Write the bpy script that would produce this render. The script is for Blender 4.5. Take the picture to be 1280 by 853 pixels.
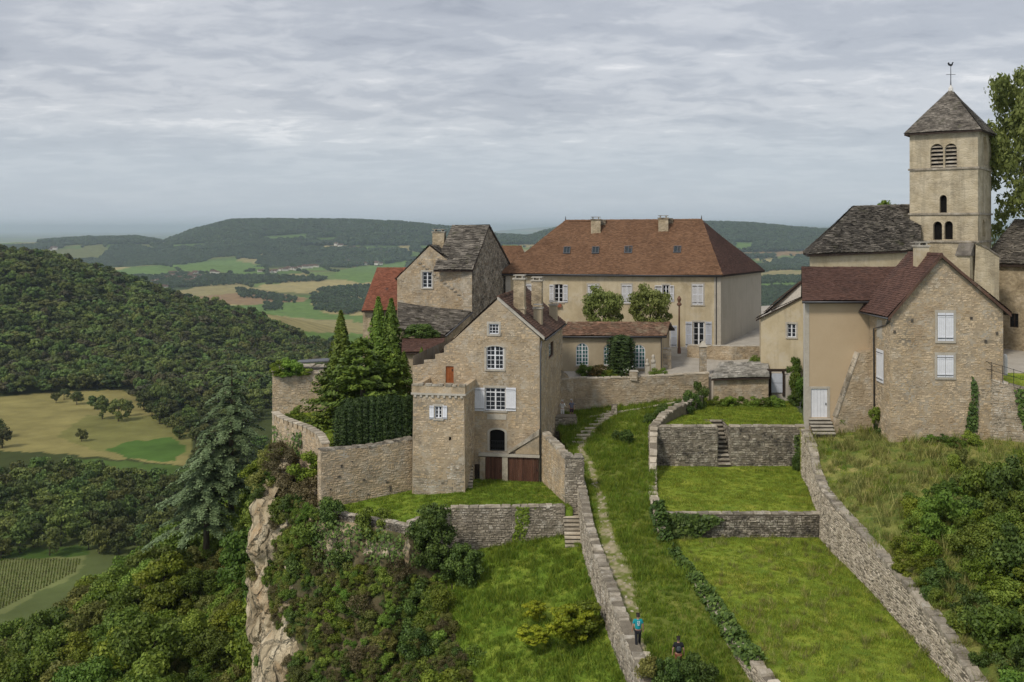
import bpy, math, random
import numpy as np
from mathutils import Vector, Matrix
from mathutils.geometry import tessellate_polygon

for o in list(bpy.data.objects): bpy.data.objects.remove(o)
scene = bpy.context.scene
COL = scene.collection
rnd = random.Random(11)
RNG = np.random.default_rng(7)

# ------------------------------------------------------------------ camera
F, HZ = 1244.44, 286.0            # focal length in photo pixels, horizon row
cam_d = bpy.data.cameras.new('camera'); cam = bpy.data.objects.new('camera', cam_d)
COL.objects.link(cam); scene.camera = cam
cam_d.sensor_width = 36.0; cam_d.lens = 35.0
cam_d.shift_y = -(426.5 - HZ) / 1280.0
cam.rotation_euler = (math.radians(90), 0, 0)
cam_d.clip_start = 0.5; cam_d.clip_end = 200000

# ------------------------------------------------------------------ light
SUN_EL, SUN_AZ = math.radians(46), math.radians(222)     # azimuth clockwise from +Y
world = bpy.data.worlds.new('World'); scene.world = world; world.use_nodes = True
wt = world.node_tree; wt.nodes.clear()
def WN(t, **k):
    n = wt.nodes.new(t)
    for a, b in k.items(): setattr(n, a, b)
    return n
WL = wt.links.new
w_out = WN('ShaderNodeOutputWorld'); w_bg = WN('ShaderNodeBackground')
w_bg2 = WN('ShaderNodeBackground'); w_add = WN('ShaderNodeMixShader')
sky = WN('ShaderNodeTexSky', sky_type='NISHITA', sun_disc=False, sun_elevation=SUN_EL, sun_rotation=SUN_AZ,
         altitude=400.0, air_density=1.0, dust_density=2.5, ozone_density=1.0)
w_bg.inputs[1].default_value = 0.11
WL(sky.outputs[0], w_bg.inputs[0])
tc = WN('ShaderNodeTexCoord'); sp = WN('ShaderNodeSeparateXYZ'); WL(tc.outputs['Generated'], sp.inputs[0])
def WM(op, a, b=None, clamp=False):
    n = WN('ShaderNodeMath', operation=op, use_clamp=clamp)
    for i, v in enumerate((a, b)):
        if v is None: continue
        if isinstance(v, (int, float)): n.inputs[i].default_value = v
        else: WL(v, n.inputs[i])
    return n.outputs[0]
zc = WM('ADD', WM('MAXIMUM', sp.outputs[2], 0.0), 0.15)
comb = WN('ShaderNodeCombineXYZ')
WL(WM('DIVIDE', sp.outputs[0], zc), comb.inputs[0]); WL(WM('DIVIDE', sp.outputs[1], zc), comb.inputs[1])
def wnoise(scale, loc, detail, rough, rot=0.0, dist=0.0):
    mp = WN('ShaderNodeMapping'); mp.inputs['Scale'].default_value = scale; mp.inputs['Location'].default_value = loc
    mp.inputs['Rotation'].default_value = (0, 0, rot)
    WL(comb.outputs[0], mp.inputs[0])
    n = WN('ShaderNodeTexNoise'); n.inputs['Scale'].default_value = 1.0
    n.inputs['Detail'].default_value = detail; n.inputs['Roughness'].default_value = rough
    n.inputs['Distortion'].default_value = dist
    WL(mp.outputs[0], n.inputs['Vector']); return n.outputs[0]
n1 = wnoise((1.25, 1.7, 1), (3.1, 1.7, 0), 7, 0.56, 0.25, 0.5)
n2 = wnoise((5.2, 7.0, 1), (7.7, 4.2, 0), 6, 0.6, -0.2, 0.4)
n3 = wnoise((0.35, 0.6, 1), (1.3, 9.2, 0), 3, 0.5)
cl = WM('ADD', WM('ADD', WM('MULTIPLY', n1, 0.46), WM('MULTIPLY', n2, 0.34)), WM('MULTIPLY', n3, 0.22))
ramp = WN('ShaderNodeValToRGB'); WL(cl, ramp.inputs[0])
cr = ramp.color_ramp; cr.interpolation = 'EASE'
cr.elements[0].position = 0.36; cr.elements[0].color = (0.255, 0.270, 0.305, 1)
cr.elements[1].position = 0.66; cr.elements[1].color = (0.585, 0.58, 0.585, 1)
e = cr.elements.new(0.47); e.color = (0.328, 0.342, 0.375, 1)
e = cr.elements.new(0.56); e.color = (0.412, 0.422, 0.446, 1)
hz = WN('ShaderNodeValToRGB'); WL(sp.outputs[2], hz.inputs[0])          # how far the cloud deck has thinned out towards the horizon
h = hz.color_ramp; h.interpolation = 'EASE'
h.elements[0].position = 0.0; h.elements[0].color = (1, 1, 1, 1)
h.elements[1].position = 0.13; h.elements[1].color = (0, 0, 0, 1)
e = h.elements.new(0.035); e.color = (.72, .72, .72, 1)
mix = WN('ShaderNodeMixRGB'); WL(hz.outputs[0], mix.inputs[0]); WL(ramp.outputs[0], mix.inputs[1])
mix.inputs[2].default_value = (0.362, 0.408, 0.458, 1)
WL(mix.outputs[0], w_bg2.inputs[0]); w_bg2.inputs[1].default_value = 1.0
w_add.inputs[0].default_value = 0.9
WL(w_bg.outputs[0], w_add.inputs[1]); WL(w_bg2.outputs[0], w_add.inputs[2]); WL(w_add.outputs[0], w_out.inputs[0])

sd = bpy.data.lights.new('sun', 'SUN'); sun = bpy.data.objects.new('sun', sd); COL.objects.link(sun)
sd.energy = 1.5; sd.angle = math.radians(10); sd.color = (1.0, 0.93, 0.82)
dirv = Vector((math.sin(SUN_AZ) * math.cos(SUN_EL), math.cos(SUN_AZ) * math.cos(SUN_EL), math.sin(SUN_EL)))
sun.rotation_euler = dirv.to_track_quat('Z', 'Y').to_euler()
sun.location = (-60, -60, 120)

vs = scene.view_settings
vs.view_transform = 'Standard'; vs.look = 'None'; vs.exposure = 0.6; vs.gamma = 1.0; vs.use_curve_mapping = False
scene.render.engine = 'CYCLES'
cy = scene.cycles
cy.max_bounces = 6; cy.diffuse_bounces = 3; cy.glossy_bounces = 2; cy.transmission_bounces = 3; cy.transparent_max_bounces = 6
cy.volume_bounces = 2; cy.caustics_reflective = False; cy.caustics_refractive = False
cy.use_denoising = True
try: cy.denoiser = 'OPENIMAGEDENOISE'; cy.denoising_input_passes = 'RGB_ALBEDO_NORMAL'
except Exception: pass

# ------------------------------------------------------------------ pixel helpers
def W(px, py, Y): return Vector(((px - 640) / F * Y, Y, (HZ - py) / F * Y))
def PL(px, Y): return Vector(((px - 640) / F * Y, Y))
def G(px, py, z):
    Y = F * (-z) / (py - HZ); return Vector(((px - 640) / F * Y, Y, z))

# ------------------------------------------------------------------ materials
MATS = {}
def new_mat(name):
    m = bpy.data.materials.new(name); m.use_nodes = True; m.node_tree.nodes.clear(); MATS[name] = m
    return m, m.node_tree.nodes, m.node_tree.links.new
def setin(n, key, v, L):
    if isinstance(v, bpy.types.NodeSocket): L(v, n.inputs[key])
    else: n.inputs[key].default_value = v
def rgb(c): return (c[0], c[1], c[2], 1)
def surf(name, cols, scale=1.5, detail=6, stain=None, stain_scale=0.35, stain_amt=(0.5, 0.68), tint=0.0, rough=0.9,
         bump=0.0, bump_scale=8.0, vor=None, vor_amt=0.25, stretch=(1, 1, 1), streak=None, spec=0.2, micro=0.0, bdist=0.06):
    """cols: colours mixed by noise; stain: second colour with patches of its own; tint: per-piece variation; vor: rubble cells"""
    m, N, L = new_mat(name)
    out = N.new('ShaderNodeOutputMaterial'); b = N.new('ShaderNodeBsdfPrincipled'); L(b.outputs[0], out.inputs[0])
    b.inputs['Roughness'].default_value = rough; b.inputs['Specular IOR Level'].default_value = spec
    geo = N.new('ShaderNodeNewGeometry'); mp = N.new('ShaderNodeMapping'); mp.inputs['Scale'].default_value = stretch
    L(geo.outputs['Position'], mp.inputs[0])
    def noise(sc, det=detail, rg=0.62, vec=None, off=0):
        n = N.new('ShaderNodeTexNoise'); n.inputs['Scale'].default_value = sc; n.inputs['Detail'].default_value = det
        n.inputs['Roughness'].default_value = rg
        if off:
            m2 = N.new('ShaderNodeMapping'); m2.inputs['Location'].default_value = (off, off * 1.7, off * .6)
            L(mp.outputs[0], m2.inputs[0]); L(m2.outputs[0], n.inputs['Vector'])
        else: L(vec or mp.outputs[0], n.inputs['Vector'])
        return n.outputs[0]
    r = N.new('ShaderNodeValToRGB'); L(noise(scale), r.inputs[0]); c = r.color_ramp
    lo, hi = 0.34, 0.66
    for i, col in enumerate(cols):
        p = lo + (hi - lo) * i / max(1, len(cols) - 1)
        el = c.elements[i] if i < 2 else c.elements.new(p)
        el.position = p; el.color = rgb(col)
    if len(cols) == 1: c.elements[1].color = rgb(cols[0])
    col = r.outputs[0]; hgt = None
    def mixc(a, bcol, fac, mode='MIX'):
        n = N.new('ShaderNodeMixRGB'); n.blend_type = mode
        for i, v in enumerate((fac, a, bcol)):
            if isinstance(v, bpy.types.NodeSocket): L(v, n.inputs[i])
            elif isinstance(v, (int, float)): n.inputs[i].default_value = v
            else: n.inputs[i].default_value = rgb(v)
        return n.outputs[0]
    def mapr(s, a, b2, c2=0.0, d=1.0):
        n = N.new('ShaderNodeMapRange'); L(s, n.inputs[0])
        for i, v in enumerate((a, b2, c2, d)): n.inputs[i + 1].default_value = v
        return n.outputs[0]
    if vor:
        v1 = N.new('ShaderNodeTexVoronoi'); v1.feature = 'DISTANCE_TO_EDGE'; m3 = N.new('ShaderNodeMapping')
        m3.inputs['Scale'].default_value = vor; L(geo.outputs['Position'], m3.inputs[0])
        ad = N.new('ShaderNodeMixRGB'); ad.blend_type = 'ADD'; ad.inputs[0].default_value = 0.25
        nn = N.new('ShaderNodeTexNoise'); nn.inputs['Scale'].default_value = 3.0; L(geo.outputs['Position'], nn.inputs['Vector'])
        L(m3.outputs[0], ad.inputs[1]); L(nn.outputs['Color'], ad.inputs[2])
        L(ad.outputs[0], v1.inputs['Vector']); v1.inputs['Scale'].default_value = 1.0
        v2 = N.new('ShaderNodeTexVoronoi'); L(ad.outputs[0], v2.inputs['Vector']); v2.inputs['Scale'].default_value = 1.0
        cellc = N.new('ShaderNodeSeparateColor'); L(v2.outputs['Color'], cellc.inputs[0])
        k = mapr(cellc.outputs[0], 0, 1, 1 - vor_amt, 1 + vor_amt)
        kk = N.new('ShaderNodeCombineXYZ'); [L(k, kk.inputs[i]) for i in range(3)]
        col = mixc(col, kk.outputs[0], 1.0, 'MULTIPLY')
        hgt = mapr(v1.outputs['Distance'], 0.0, 0.12)
    if tint:
        at = N.new('ShaderNodeAttribute'); at.attribute_name = 'tint'
        k = mapr(at.outputs['Fac'], 0, 1, 1 - tint, 1 + tint)
        kk = N.new('ShaderNodeCombineXYZ'); [L(k, kk.inputs[i]) for i in range(3)]
        col = mixc(col, kk.outputs[0], 1.0, 'MULTIPLY')
    if stain is not None:
        sts = stain if isinstance(stain, list) else [stain]
        for i, s in enumerate(sts):
            col = mixc(col, s, mapr(noise(stain_scale * (1 + .8 * i), 8, 0.7, off=13.7 * (i + 1)), stain_amt[0], stain_amt[1], 0, 0.9))
    if streak is not None:
        m4 = N.new('ShaderNodeMapping'); m4.inputs['Scale'].default_value = (1.2, 1.2, 0.12); L(geo.outputs['Position'], m4.inputs[0])
        col = mixc(col, streak, mapr(noise(1.0, 6, .65, m4.outputs[0]), 0.5, 0.72, 0, 0.75))
    if micro:
        k = mapr(noise(14.0, 3, 0.7), 0.3, 0.7, 1 - micro, 1 + micro)
        kk = N.new('ShaderNodeCombineXYZ'); [L(k, kk.inputs[i]) for i in range(3)]
        col = mixc(col, kk.outputs[0], 1.0, 'MULTIPLY')
    L(col, b.inputs['Base Color'])
    if bump or hgt is not None:
        bp = N.new('ShaderNodeBump'); bp.inputs['Strength'].default_value = bump or 0.4; bp.inputs['Distance'].default_value = bdist
        nz = noise(bump_scale, 5, 0.65)
        if hgt is not None:
            a2 = N.new('ShaderNodeMath'); a2.operation = 'ADD'; L(hgt, a2.inputs[0]); L(nz, a2.inputs[1]); nz = a2.outputs[0]
        L(nz, bp.inputs['Height']); L(bp.outputs[0], b.inputs['Normal'])
    return m

def leafmat(name, dark, mid, light, var=0.35, trans=0.25, rough=0.55):
    m, N, L = new_mat(name)
    out = N.new('ShaderNodeOutputMaterial')
    at = N.new('ShaderNodeAttribute'); at.attribute_name = 'tint'
    oi = N.new('ShaderNodeObjectInfo')
    r = N.new('ShaderNodeValToRGB'); L(at.outputs['Fac'], r.inputs[0])
    r.color_ramp.elements[0].color = rgb(dark); r.color_ramp.elements[1].color = rgb(light)
    e = r.color_ramp.elements.new(0.5); e.color = rgb(mid)
    hs = N.new('ShaderNodeHueSaturation'); L(r.outputs[0], hs.inputs['Color'])
    mr = N.new('ShaderNodeMapRange'); L(oi.outputs['Random'], mr.inputs[0]); mr.inputs[3].default_value = 1 - var; mr.inputs[4].default_value = 1 + var
    L(mr.outputs[0], hs.inputs['Value'])
    wn = N.new('ShaderNodeTexWhiteNoise'); wn.noise_dimensions = '1D'; L(oi.outputs['Random'], wn.inputs['W'])
    mh = N.new('ShaderNodeMapRange'); L(wn.outputs['Value'], mh.inputs[0]); mh.inputs[3].default_value = 0.5 - .022 * var / .35; mh.inputs[4].default_value = 0.5 + .018 * var / .35
    L(mh.outputs[0], hs.inputs['Hue'])
    d = N.new('ShaderNodeBsdfPrincipled'); d.inputs['Roughness'].default_value = rough; d.inputs['Specular IOR Level'].default_value = 0.25
    L(hs.outputs[0], d.inputs['Base Color'])
    t = N.new('ShaderNodeBsdfTranslucent'); L(hs.outputs[0], t.inputs[0])
    mx = N.new('ShaderNodeMixShader'); mx.inputs[0].default_value = trans
    L(d.outputs[0], mx.inputs[1]); L(t.outputs[0], mx.inputs[2]); L(mx.outputs[0], out.inputs[0])
    return m

def plain(name, c, rough=0.6, metal=0.0, spec=0.4):
    m, N, L = new_mat(name)
    out = N.new('ShaderNodeOutputMaterial'); b = N.new('ShaderNodeBsdfPrincipled'); L(b.outputs[0], out.inputs[0])
    geo = N.new('ShaderNodeNewGeometry'); n = N.new('ShaderNodeTexNoise'); n.inputs['Scale'].default_value = 6; n.inputs['Detail'].default_value = 5
    L(geo.outputs['Position'], n.inputs['Vector'])
    r = N.new('ShaderNodeValToRGB'); L(n.outputs[0], r.inputs[0])
    r.color_ramp.elements[0].position = .3; r.color_ramp.elements[1].position = .7
    r.color_ramp.elements[0].color = rgb([x * .86 for x in c]); r.color_ramp.elements[1].color = rgb([min(1, x * 1.08) for x in c])
    L(r.outputs[0], b.inputs['Base Color'])
    b.inputs['Roughness'].default_value = rough; b.inputs['Metallic'].default_value = metal; b.inputs['Specular IOR Level'].default_value = spec
    return m

LICHEN, PALE, DARKST = (0.11, 0.10, 0.085), (0.50, 0.46, 0.38), (0.055, 0.05, 0.043)
surf('stone_warm', [(0.289, 0.224, 0.143), (0.400, 0.317, 0.212), (0.496, 0.405, 0.287)], 1.1, 8, [(.17, .152, .12), (.47, .43, .355)], .45, (.50, .69), tint=.15, bump=.5, bump_scale=9, micro=.16)
surf('stone_gold', [(0.341, 0.255, 0.155), (0.455, 0.349, 0.221), (0.533, 0.426, 0.290)], 1.0, 8, [(.17, .152, .12), (.47, .43, .355)], .5, (.50, .69), tint=.20, bump=.5, bump_scale=9, micro=.16)
surf('stone_house', [(0.351, 0.262, 0.159), (0.466, 0.363, 0.232), (0.548, 0.439, 0.302)], 0.8, 8, [(.30, .215, .14), (.21, .185, .145), (.50, .46, .38)], .3, (.53, .72), tint=.17, bump=.4, bump_scale=9, micro=.14)
surf('mortar_warm', [(0.328, 0.255, 0.171), (0.432, 0.349, 0.241)], 1.4, 7, [(.17, .152, .12), (.47, .43, .355)], .45, (.50, .69), bump=.4, bump_scale=14, micro=.15)
surf('stone_grey', [(0.217, 0.188, 0.142), (0.335, 0.293, 0.227), (0.454, 0.404, 0.329)], 1.3, 8, [(0.082, 0.073, 0.061), (0.510, 0.477, 0.411)], .6, (.54, .68), tint=.30, bump=.5, bump_scale=9, micro=.2)
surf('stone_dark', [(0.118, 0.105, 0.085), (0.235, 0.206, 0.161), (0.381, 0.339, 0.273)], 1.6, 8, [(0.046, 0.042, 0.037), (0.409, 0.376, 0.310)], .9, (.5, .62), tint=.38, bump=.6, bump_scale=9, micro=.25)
surf('stone_pale', [(0.344, 0.296, 0.218), (0.444, 0.386, 0.299), (0.544, 0.484, 0.388)], 1.3, 7, [(0.165, 0.147, 0.116)], .8, (.56, .72), tint=.22, bump=.45, bump_scale=9, micro=.18)
surf('mortar_grey', [(0.145, 0.124, 0.095), (0.217, 0.188, 0.142)], 2.0, 6, bump=.4, micro=.2)
surf('mortar_dark', [(.075, .065, .05), (.15, .13, .10)], 2.0, 6, bump=.4, micro=.2)
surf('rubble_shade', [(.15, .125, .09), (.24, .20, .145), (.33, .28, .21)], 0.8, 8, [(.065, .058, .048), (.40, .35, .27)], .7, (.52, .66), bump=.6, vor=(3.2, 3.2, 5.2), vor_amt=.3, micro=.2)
surf('rubble_warm', [(0.300, 0.238, 0.152), (0.398, 0.323, 0.214), (0.490, 0.410, 0.295)], .8, 8, [(0.131, 0.111, 0.084)], .4, (.54, .72), bump=.5, vor=(3.0, 3.0, 5.5), vor_amt=.2, micro=.12)
surf('rubble_tower', [(0.375, 0.311, 0.205), (0.466, 0.397, 0.275), (0.541, 0.471, 0.343)], .7, 8, [(0.196, 0.164, 0.118)], .38, (.53, .72), bump=.4, vor=(1.5, 1.5, 3.6), vor_amt=.09, streak=(0.222, 0.193, 0.142), micro=.08)
surf('render_cream', [(0.456, 0.376, 0.241), (0.522, 0.441, 0.294), (0.573, 0.495, 0.353)], .55, 8, [(0.324, 0.262, 0.165), (0.545, 0.491, 0.388)], .32, (.52, .7), streak=(0.342, 0.282, 0.188), bump=.12, micro=.05)
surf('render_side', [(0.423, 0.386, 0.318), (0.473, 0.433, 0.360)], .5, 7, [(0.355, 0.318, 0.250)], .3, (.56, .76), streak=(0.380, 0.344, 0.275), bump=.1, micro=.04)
surf('render_tan', [(0.457, 0.352, 0.227), (0.483, 0.378, 0.249)], .5, 6, [(0.411, 0.314, 0.205)], .3, (.58, .8), bump=.1, micro=.04)
surf('render_hall', [(0.387, 0.318, 0.215), (0.450, 0.378, 0.264)], .6, 7, [(0.294, 0.239, 0.163)], .4, (.56, .76), streak=(0.340, 0.279, 0.189), bump=.1, micro=.05)
surf('stone_trim', [(0.393, 0.359, 0.297), (0.472, 0.434, 0.366)], 2.0, 5, [(0.212, 0.191, 0.157)], .9, (.58, .75), bump=.25, micro=.08)
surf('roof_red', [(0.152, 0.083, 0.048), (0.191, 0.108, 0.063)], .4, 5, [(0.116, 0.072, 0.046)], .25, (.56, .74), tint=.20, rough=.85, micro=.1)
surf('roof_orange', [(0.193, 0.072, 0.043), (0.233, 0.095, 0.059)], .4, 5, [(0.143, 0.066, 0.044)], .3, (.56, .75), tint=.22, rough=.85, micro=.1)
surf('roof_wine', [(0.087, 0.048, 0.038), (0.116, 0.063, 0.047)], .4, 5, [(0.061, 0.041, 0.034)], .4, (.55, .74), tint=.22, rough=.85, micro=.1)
surf('roof_brown', [(.075, .046, .034), (.135, .078, .054)], .9, 6, [(.20, .165, .12)], .6, (.6, .72), tint=.35, rough=.9, micro=.15)
surf('roof_hall', [(0.131, 0.084, 0.058), (0.225, 0.131, 0.086)], .9, 6, [(0.288, 0.237, 0.162)], .7, (.54, .68), tint=.38, rough=.9, micro=.15)
surf('lauze', [(0.094, 0.082, 0.069), (0.155, 0.138, 0.115), (0.222, 0.198, 0.167)], 1.1, 7, [(0.045, 0.040, 0.034), (0.075, 0.076, 0.039)], .6, (.56, .70), tint=.38, rough=.9, bump=.4, micro=.2)
surf('lauze_light', [(.26, .245, .215), (.38, .36, .32), (.48, .46, .42)], 1.1, 7, [(.12, .115, .10)], .8, (.54, .68), tint=.35, rough=.9, bump=.4, micro=.2)
surf('shaded_riser', [(.06, .052, .042), (.11, .095, .075)], 2.0, 5, micro=.2)  # dark colour carries the shade under step treads and in wall holes
surf('rock', [(0.304, 0.239, 0.145), (0.466, 0.385, 0.252), (0.611, 0.527, 0.371)], .55, 10, [(0.162, 0.132, 0.084), (0.399, 0.265, 0.137)], .28, (.54, .70), bump=.95, bump_scale=1.6, bdist=.4, vor=(.8, .8, .36), vor_amt=.13, streak=(0.158, 0.127, 0.079), stretch=(1, 1, .55), micro=.2)
surf('soil_slope', [(.075, .062, .032), (.115, .095, .05), (.17, .135, .075)], .7, 8, [(.055, .075, .02)], .5, (.48, .62), bump=.6, micro=.25)
surf('gravel', [(0.338, 0.307, 0.259), (0.413, 0.383, 0.330)], .9, 6, [(0.270, 0.240, 0.195)], .5, (.55, .75), bump=.2, micro=.12)
surf('wood_white', [(.66, .67, .70), (.74, .75, .78)], 3, 5, rough=.55, spec=.35, micro=.05)
surf('wood_blue', [(.52, .55, .62), (.60, .63, .70)], 3, 5, rough=.6, micro=.05)
surf('wood_brown', [(.075, .034, .022), (.125, .060, .040)], 3.0, 6, [(.19, .12, .085)], 1.5, (.56, .75), stretch=(3, 3, .35), tint=.28, rough=.75, micro=.15)
surf('wood_orange', [(.24, .072, .022), (.30, .095, .03)], 3, 5, rough=.6, micro=.08)
surf('wood_dark', [(.03, .02, .015), (.055, .038, .028)], 3, 5, rough=.7)
surf('bark', [(.075, .06, .042), (.15, .125, .09)], 4, 6, stretch=(1, 1, .3), bump=.6)
plain('frame_white', (.74, .75, .77), .5); plain('zinc', (.10, .10, .105), .45, .3); plain('iron', (.03, .03, .032), .5, .5)
plain('rust', (.16, .085, .055), .8); plain('dark_void', (.012, .011, .010), .9, spec=.05); plain('white_stone', (.66, .64, .60), .8)
plain('skin', (.45, .26, .18), .55); plain('hair_dark', (.022, .015, .011), .6); plain('hair_grey', (.45, .43, .41), .6)
plain('cloth_teal', (.004, .27, .31), .8); plain('cloth_black', (.012, .012, .016), .8); plain('cloth_white', (.72, .70, .66), .8)
plain('cloth_grey', (.15, .155, .21), .8); plain('cloth_rust', (.19, .07, .035), .8); plain('shoe', (.06, .05, .05), .7); plain('cloth_print', (.62, .72, .74), .8)
plain('cloth_grape', (.09, .05, .07), .8); plain('cloth_pack', (.05, .065, .07), .8)
plain('terracotta', (.30, .10, .055), .8); plain('flower_white', (.75, .73, .70), .7); plain('limewash_and_lit_wall', (.62, .58, .52), .9)
plain('cloth_navy', (.02, .025, .05), .8); plain('car_black', (.012, .012, .014), .25)
def glassmat(name, c):
    m, N, L = new_mat(name); out = N.new('ShaderNodeOutputMaterial'); b = N.new('ShaderNodeBsdfPrincipled'); L(b.outputs[0], out.inputs[0])
    b.inputs['Base Color'].default_value = rgb(c); b.inputs['Roughness'].default_value = .08; b.inputs['Specular IOR Level'].default_value = .35
glassmat('glass', (.012, .014, .016)); glassmat('glass_green', (.035, .105, .10)); glassmat('skylight_glass', (.03, .04, .045))
def grassmat(name, cols, patch, pscale, pamt):
    return surf(name, cols, .55, 9, patch, pscale, pamt, rough=.95, bump=.9, bump_scale=7, micro=.28, spec=.1)
grassmat('turf', [(0.124, 0.182, 0.022), (0.192, 0.255, 0.031), (0.287, 0.318, 0.046)], [(0.337, 0.272, 0.061), (0.093, 0.155, 0.022)], .3, (.53, .72))
grassmat('turf_lush', [(0.102, 0.169, 0.017), (0.157, 0.228, 0.028), (0.230, 0.277, 0.039)], [(0.254, 0.209, 0.045), (0.083, 0.130, 0.017)], .35, (.56, .75))
grassmat('turf_dry', [(0.090, 0.122, 0.024), (0.159, 0.179, 0.042), (0.262, 0.261, 0.078)], [(0.331, 0.285, 0.102), (0.069, 0.122, 0.022)], .45, (.5, .64))

def terrain_mat(name, attr='col'):
    m, N, L = new_mat(name); out = N.new('ShaderNodeOutputMaterial'); b = N.new('ShaderNodeBsdfPrincipled'); L(b.outputs[0], out.inputs[0])
    b.inputs['Roughness'].default_value = 1.0; b.inputs['Specular IOR Level'].default_value = .05
    at = N.new('ShaderNodeAttribute'); at.attribute_name = attr
    geo = N.new('ShaderNodeNewGeometry')
    def noise(s, d=6):
        n = N.new('ShaderNodeTexNoise'); n.inputs['Scale'].default_value = s; n.inputs['Detail'].default_value = d; n.inputs['Roughness'].default_value = .65
        L(geo.outputs['Position'], n.inputs['Vector']); return n.outputs[0]
    k = N.new('ShaderNodeMapRange'); L(noise(.035, 9), k.inputs[0]); k.inputs[1].default_value = .3; k.inputs[2].default_value = .7; k.inputs[3].default_value = .72; k.inputs[4].default_value = 1.28
    v = N.new('ShaderNodeVectorMath'); v.operation = 'SCALE'; L(at.outputs['Color'], v.inputs[0]); L(k.outputs[0], v.inputs['Scale'])
    L(v.outputs[0], b.inputs['Base Color'])
terrain_mat('terrain'); terrain_mat('path_ground')
leafmat('leaf_broad', (0.078, 0.132, 0.018), (0.147, 0.226, 0.032), (0.274, 0.360, 0.057), .42)
leafmat('leaf_forest', (0.052, 0.083, 0.019), (0.095, 0.138, 0.030), (0.166, 0.209, 0.042), .48, .12)
leafmat('leaf_far', (0.028, 0.054, 0.021), (0.048, 0.080, 0.028), (0.079, 0.116, 0.040), .3, .05)
leafmat('leaf_forest_olive', (0.053, 0.067, 0.015), (0.092, 0.108, 0.025), (0.142, 0.160, 0.038), .4, .12)
leafmat('leaf_forest_rust', (0.043, 0.043, 0.017), (0.071, 0.069, 0.026), (0.108, 0.104, 0.042), .35, .12)
leafmat('leaf_plane', (0.111, 0.141, 0.034), (0.194, 0.230, 0.061), (0.312, 0.349, 0.108), .12, .35)
leafmat('leaf_lime', (0.075, 0.111, 0.011), (0.149, 0.200, 0.020), (0.245, 0.283, 0.034), .3)
leafmat('leaf_olive', (0.090, 0.104, 0.023), (0.160, 0.171, 0.039), (0.256, 0.259, 0.067), .4)
leafmat('leaf_brown', (0.079, 0.068, 0.028), (0.132, 0.112, 0.048), (0.191, 0.165, 0.079), .2)
leafmat('leaf_yew', (0.019, 0.035, 0.010), (0.034, 0.060, 0.014), (0.057, 0.094, 0.021), .15, .1)
leafmat('leaf_conifer', (0.069, 0.117, 0.017), (0.129, 0.197, 0.028), (0.231, 0.306, 0.042), .2, .15)
leafmat('leaf_cedar', (0.079, 0.121, 0.052), (0.146, 0.209, 0.095), (0.246, 0.331, 0.156), .1, .1)
leafmat('leaf_ivy', (0.037, 0.072, 0.014), (0.068, 0.114, 0.022), (0.130, 0.194, 0.036), .2, .1)
leafmat('leaf_gold', (0.165, 0.219, 0.013), (0.315, 0.359, 0.024), (0.480, 0.491, 0.039), .12)
leafmat('leaf_rose', (.06, .07, .02), (.13, .11, .03), (.20, .12, .05), .15)
leafmat('grass_blade', (0.134, 0.204, 0.021), (0.225, 0.301, 0.034), (0.358, 0.396, 0.057), .35, .3)
leafmat('grass_lush', (0.100, 0.174, 0.016), (0.163, 0.246, 0.026), (0.262, 0.318, 0.040), .3, .3)
leafmat('grass_dry', (0.137, 0.169, 0.035), (0.259, 0.263, 0.075), (0.416, 0.391, 0.138), .35, .3)

# ------------------------------------------------------------------ object helpers
def M(n): return MATS[n]
def tag(o, label=None, cat=None, group=None, kind=None):
    if label: o['label'] = label
    if cat: o['category'] = cat
    if group: o['group'] = group
    if kind: o['kind'] = kind
    return o
def wloc(o):
    l = Vector(o.location)
    return l + wloc(o.parent) + o.matrix_parent_inverse.translation if o.parent else l
def put(o, parent=None):
    COL.objects.link(o)
    if parent is not None:
        o.parent = parent; o.matrix_parent_inverse = Matrix.Translation(-wloc(parent))
    return o
def thing(name, label, cat, loc, group=None):
    o = bpy.data.objects.new(name, None); o.empty_display_size = .5; o.location = loc; COL.objects.link(o)
    return tag(o, label, cat, group)
def np_mesh(name, V, Fc, mat, tint=None, smooth=False):
    """V (n,3), Fc (m,k) arrays"""
    me = bpy.data.meshes.new(name); V = np.asarray(V, np.float32); Fc = np.asarray(Fc, np.int32); m, k = Fc.shape
    me.vertices.add(len(V)); me.vertices.foreach_set('co', V.ravel())
    me.loops.add(m * k); me.loops.foreach_set('vertex_index', Fc.ravel())
    me.polygons.add(m); me.polygons.foreach_set('loop_start', np.arange(0, m * k, k, dtype=np.int32))
    if smooth: me.polygons.foreach_set('use_smooth', np.ones(m, bool))
    me.update(calc_edges=True)
    if tint is not None:
        a = me.attributes.new('tint', 'FLOAT', 'FACE'); a.data.foreach_set('value', np.asarray(tint, np.float32))
    if mat: me.materials.append(M(mat))
    return me

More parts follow.
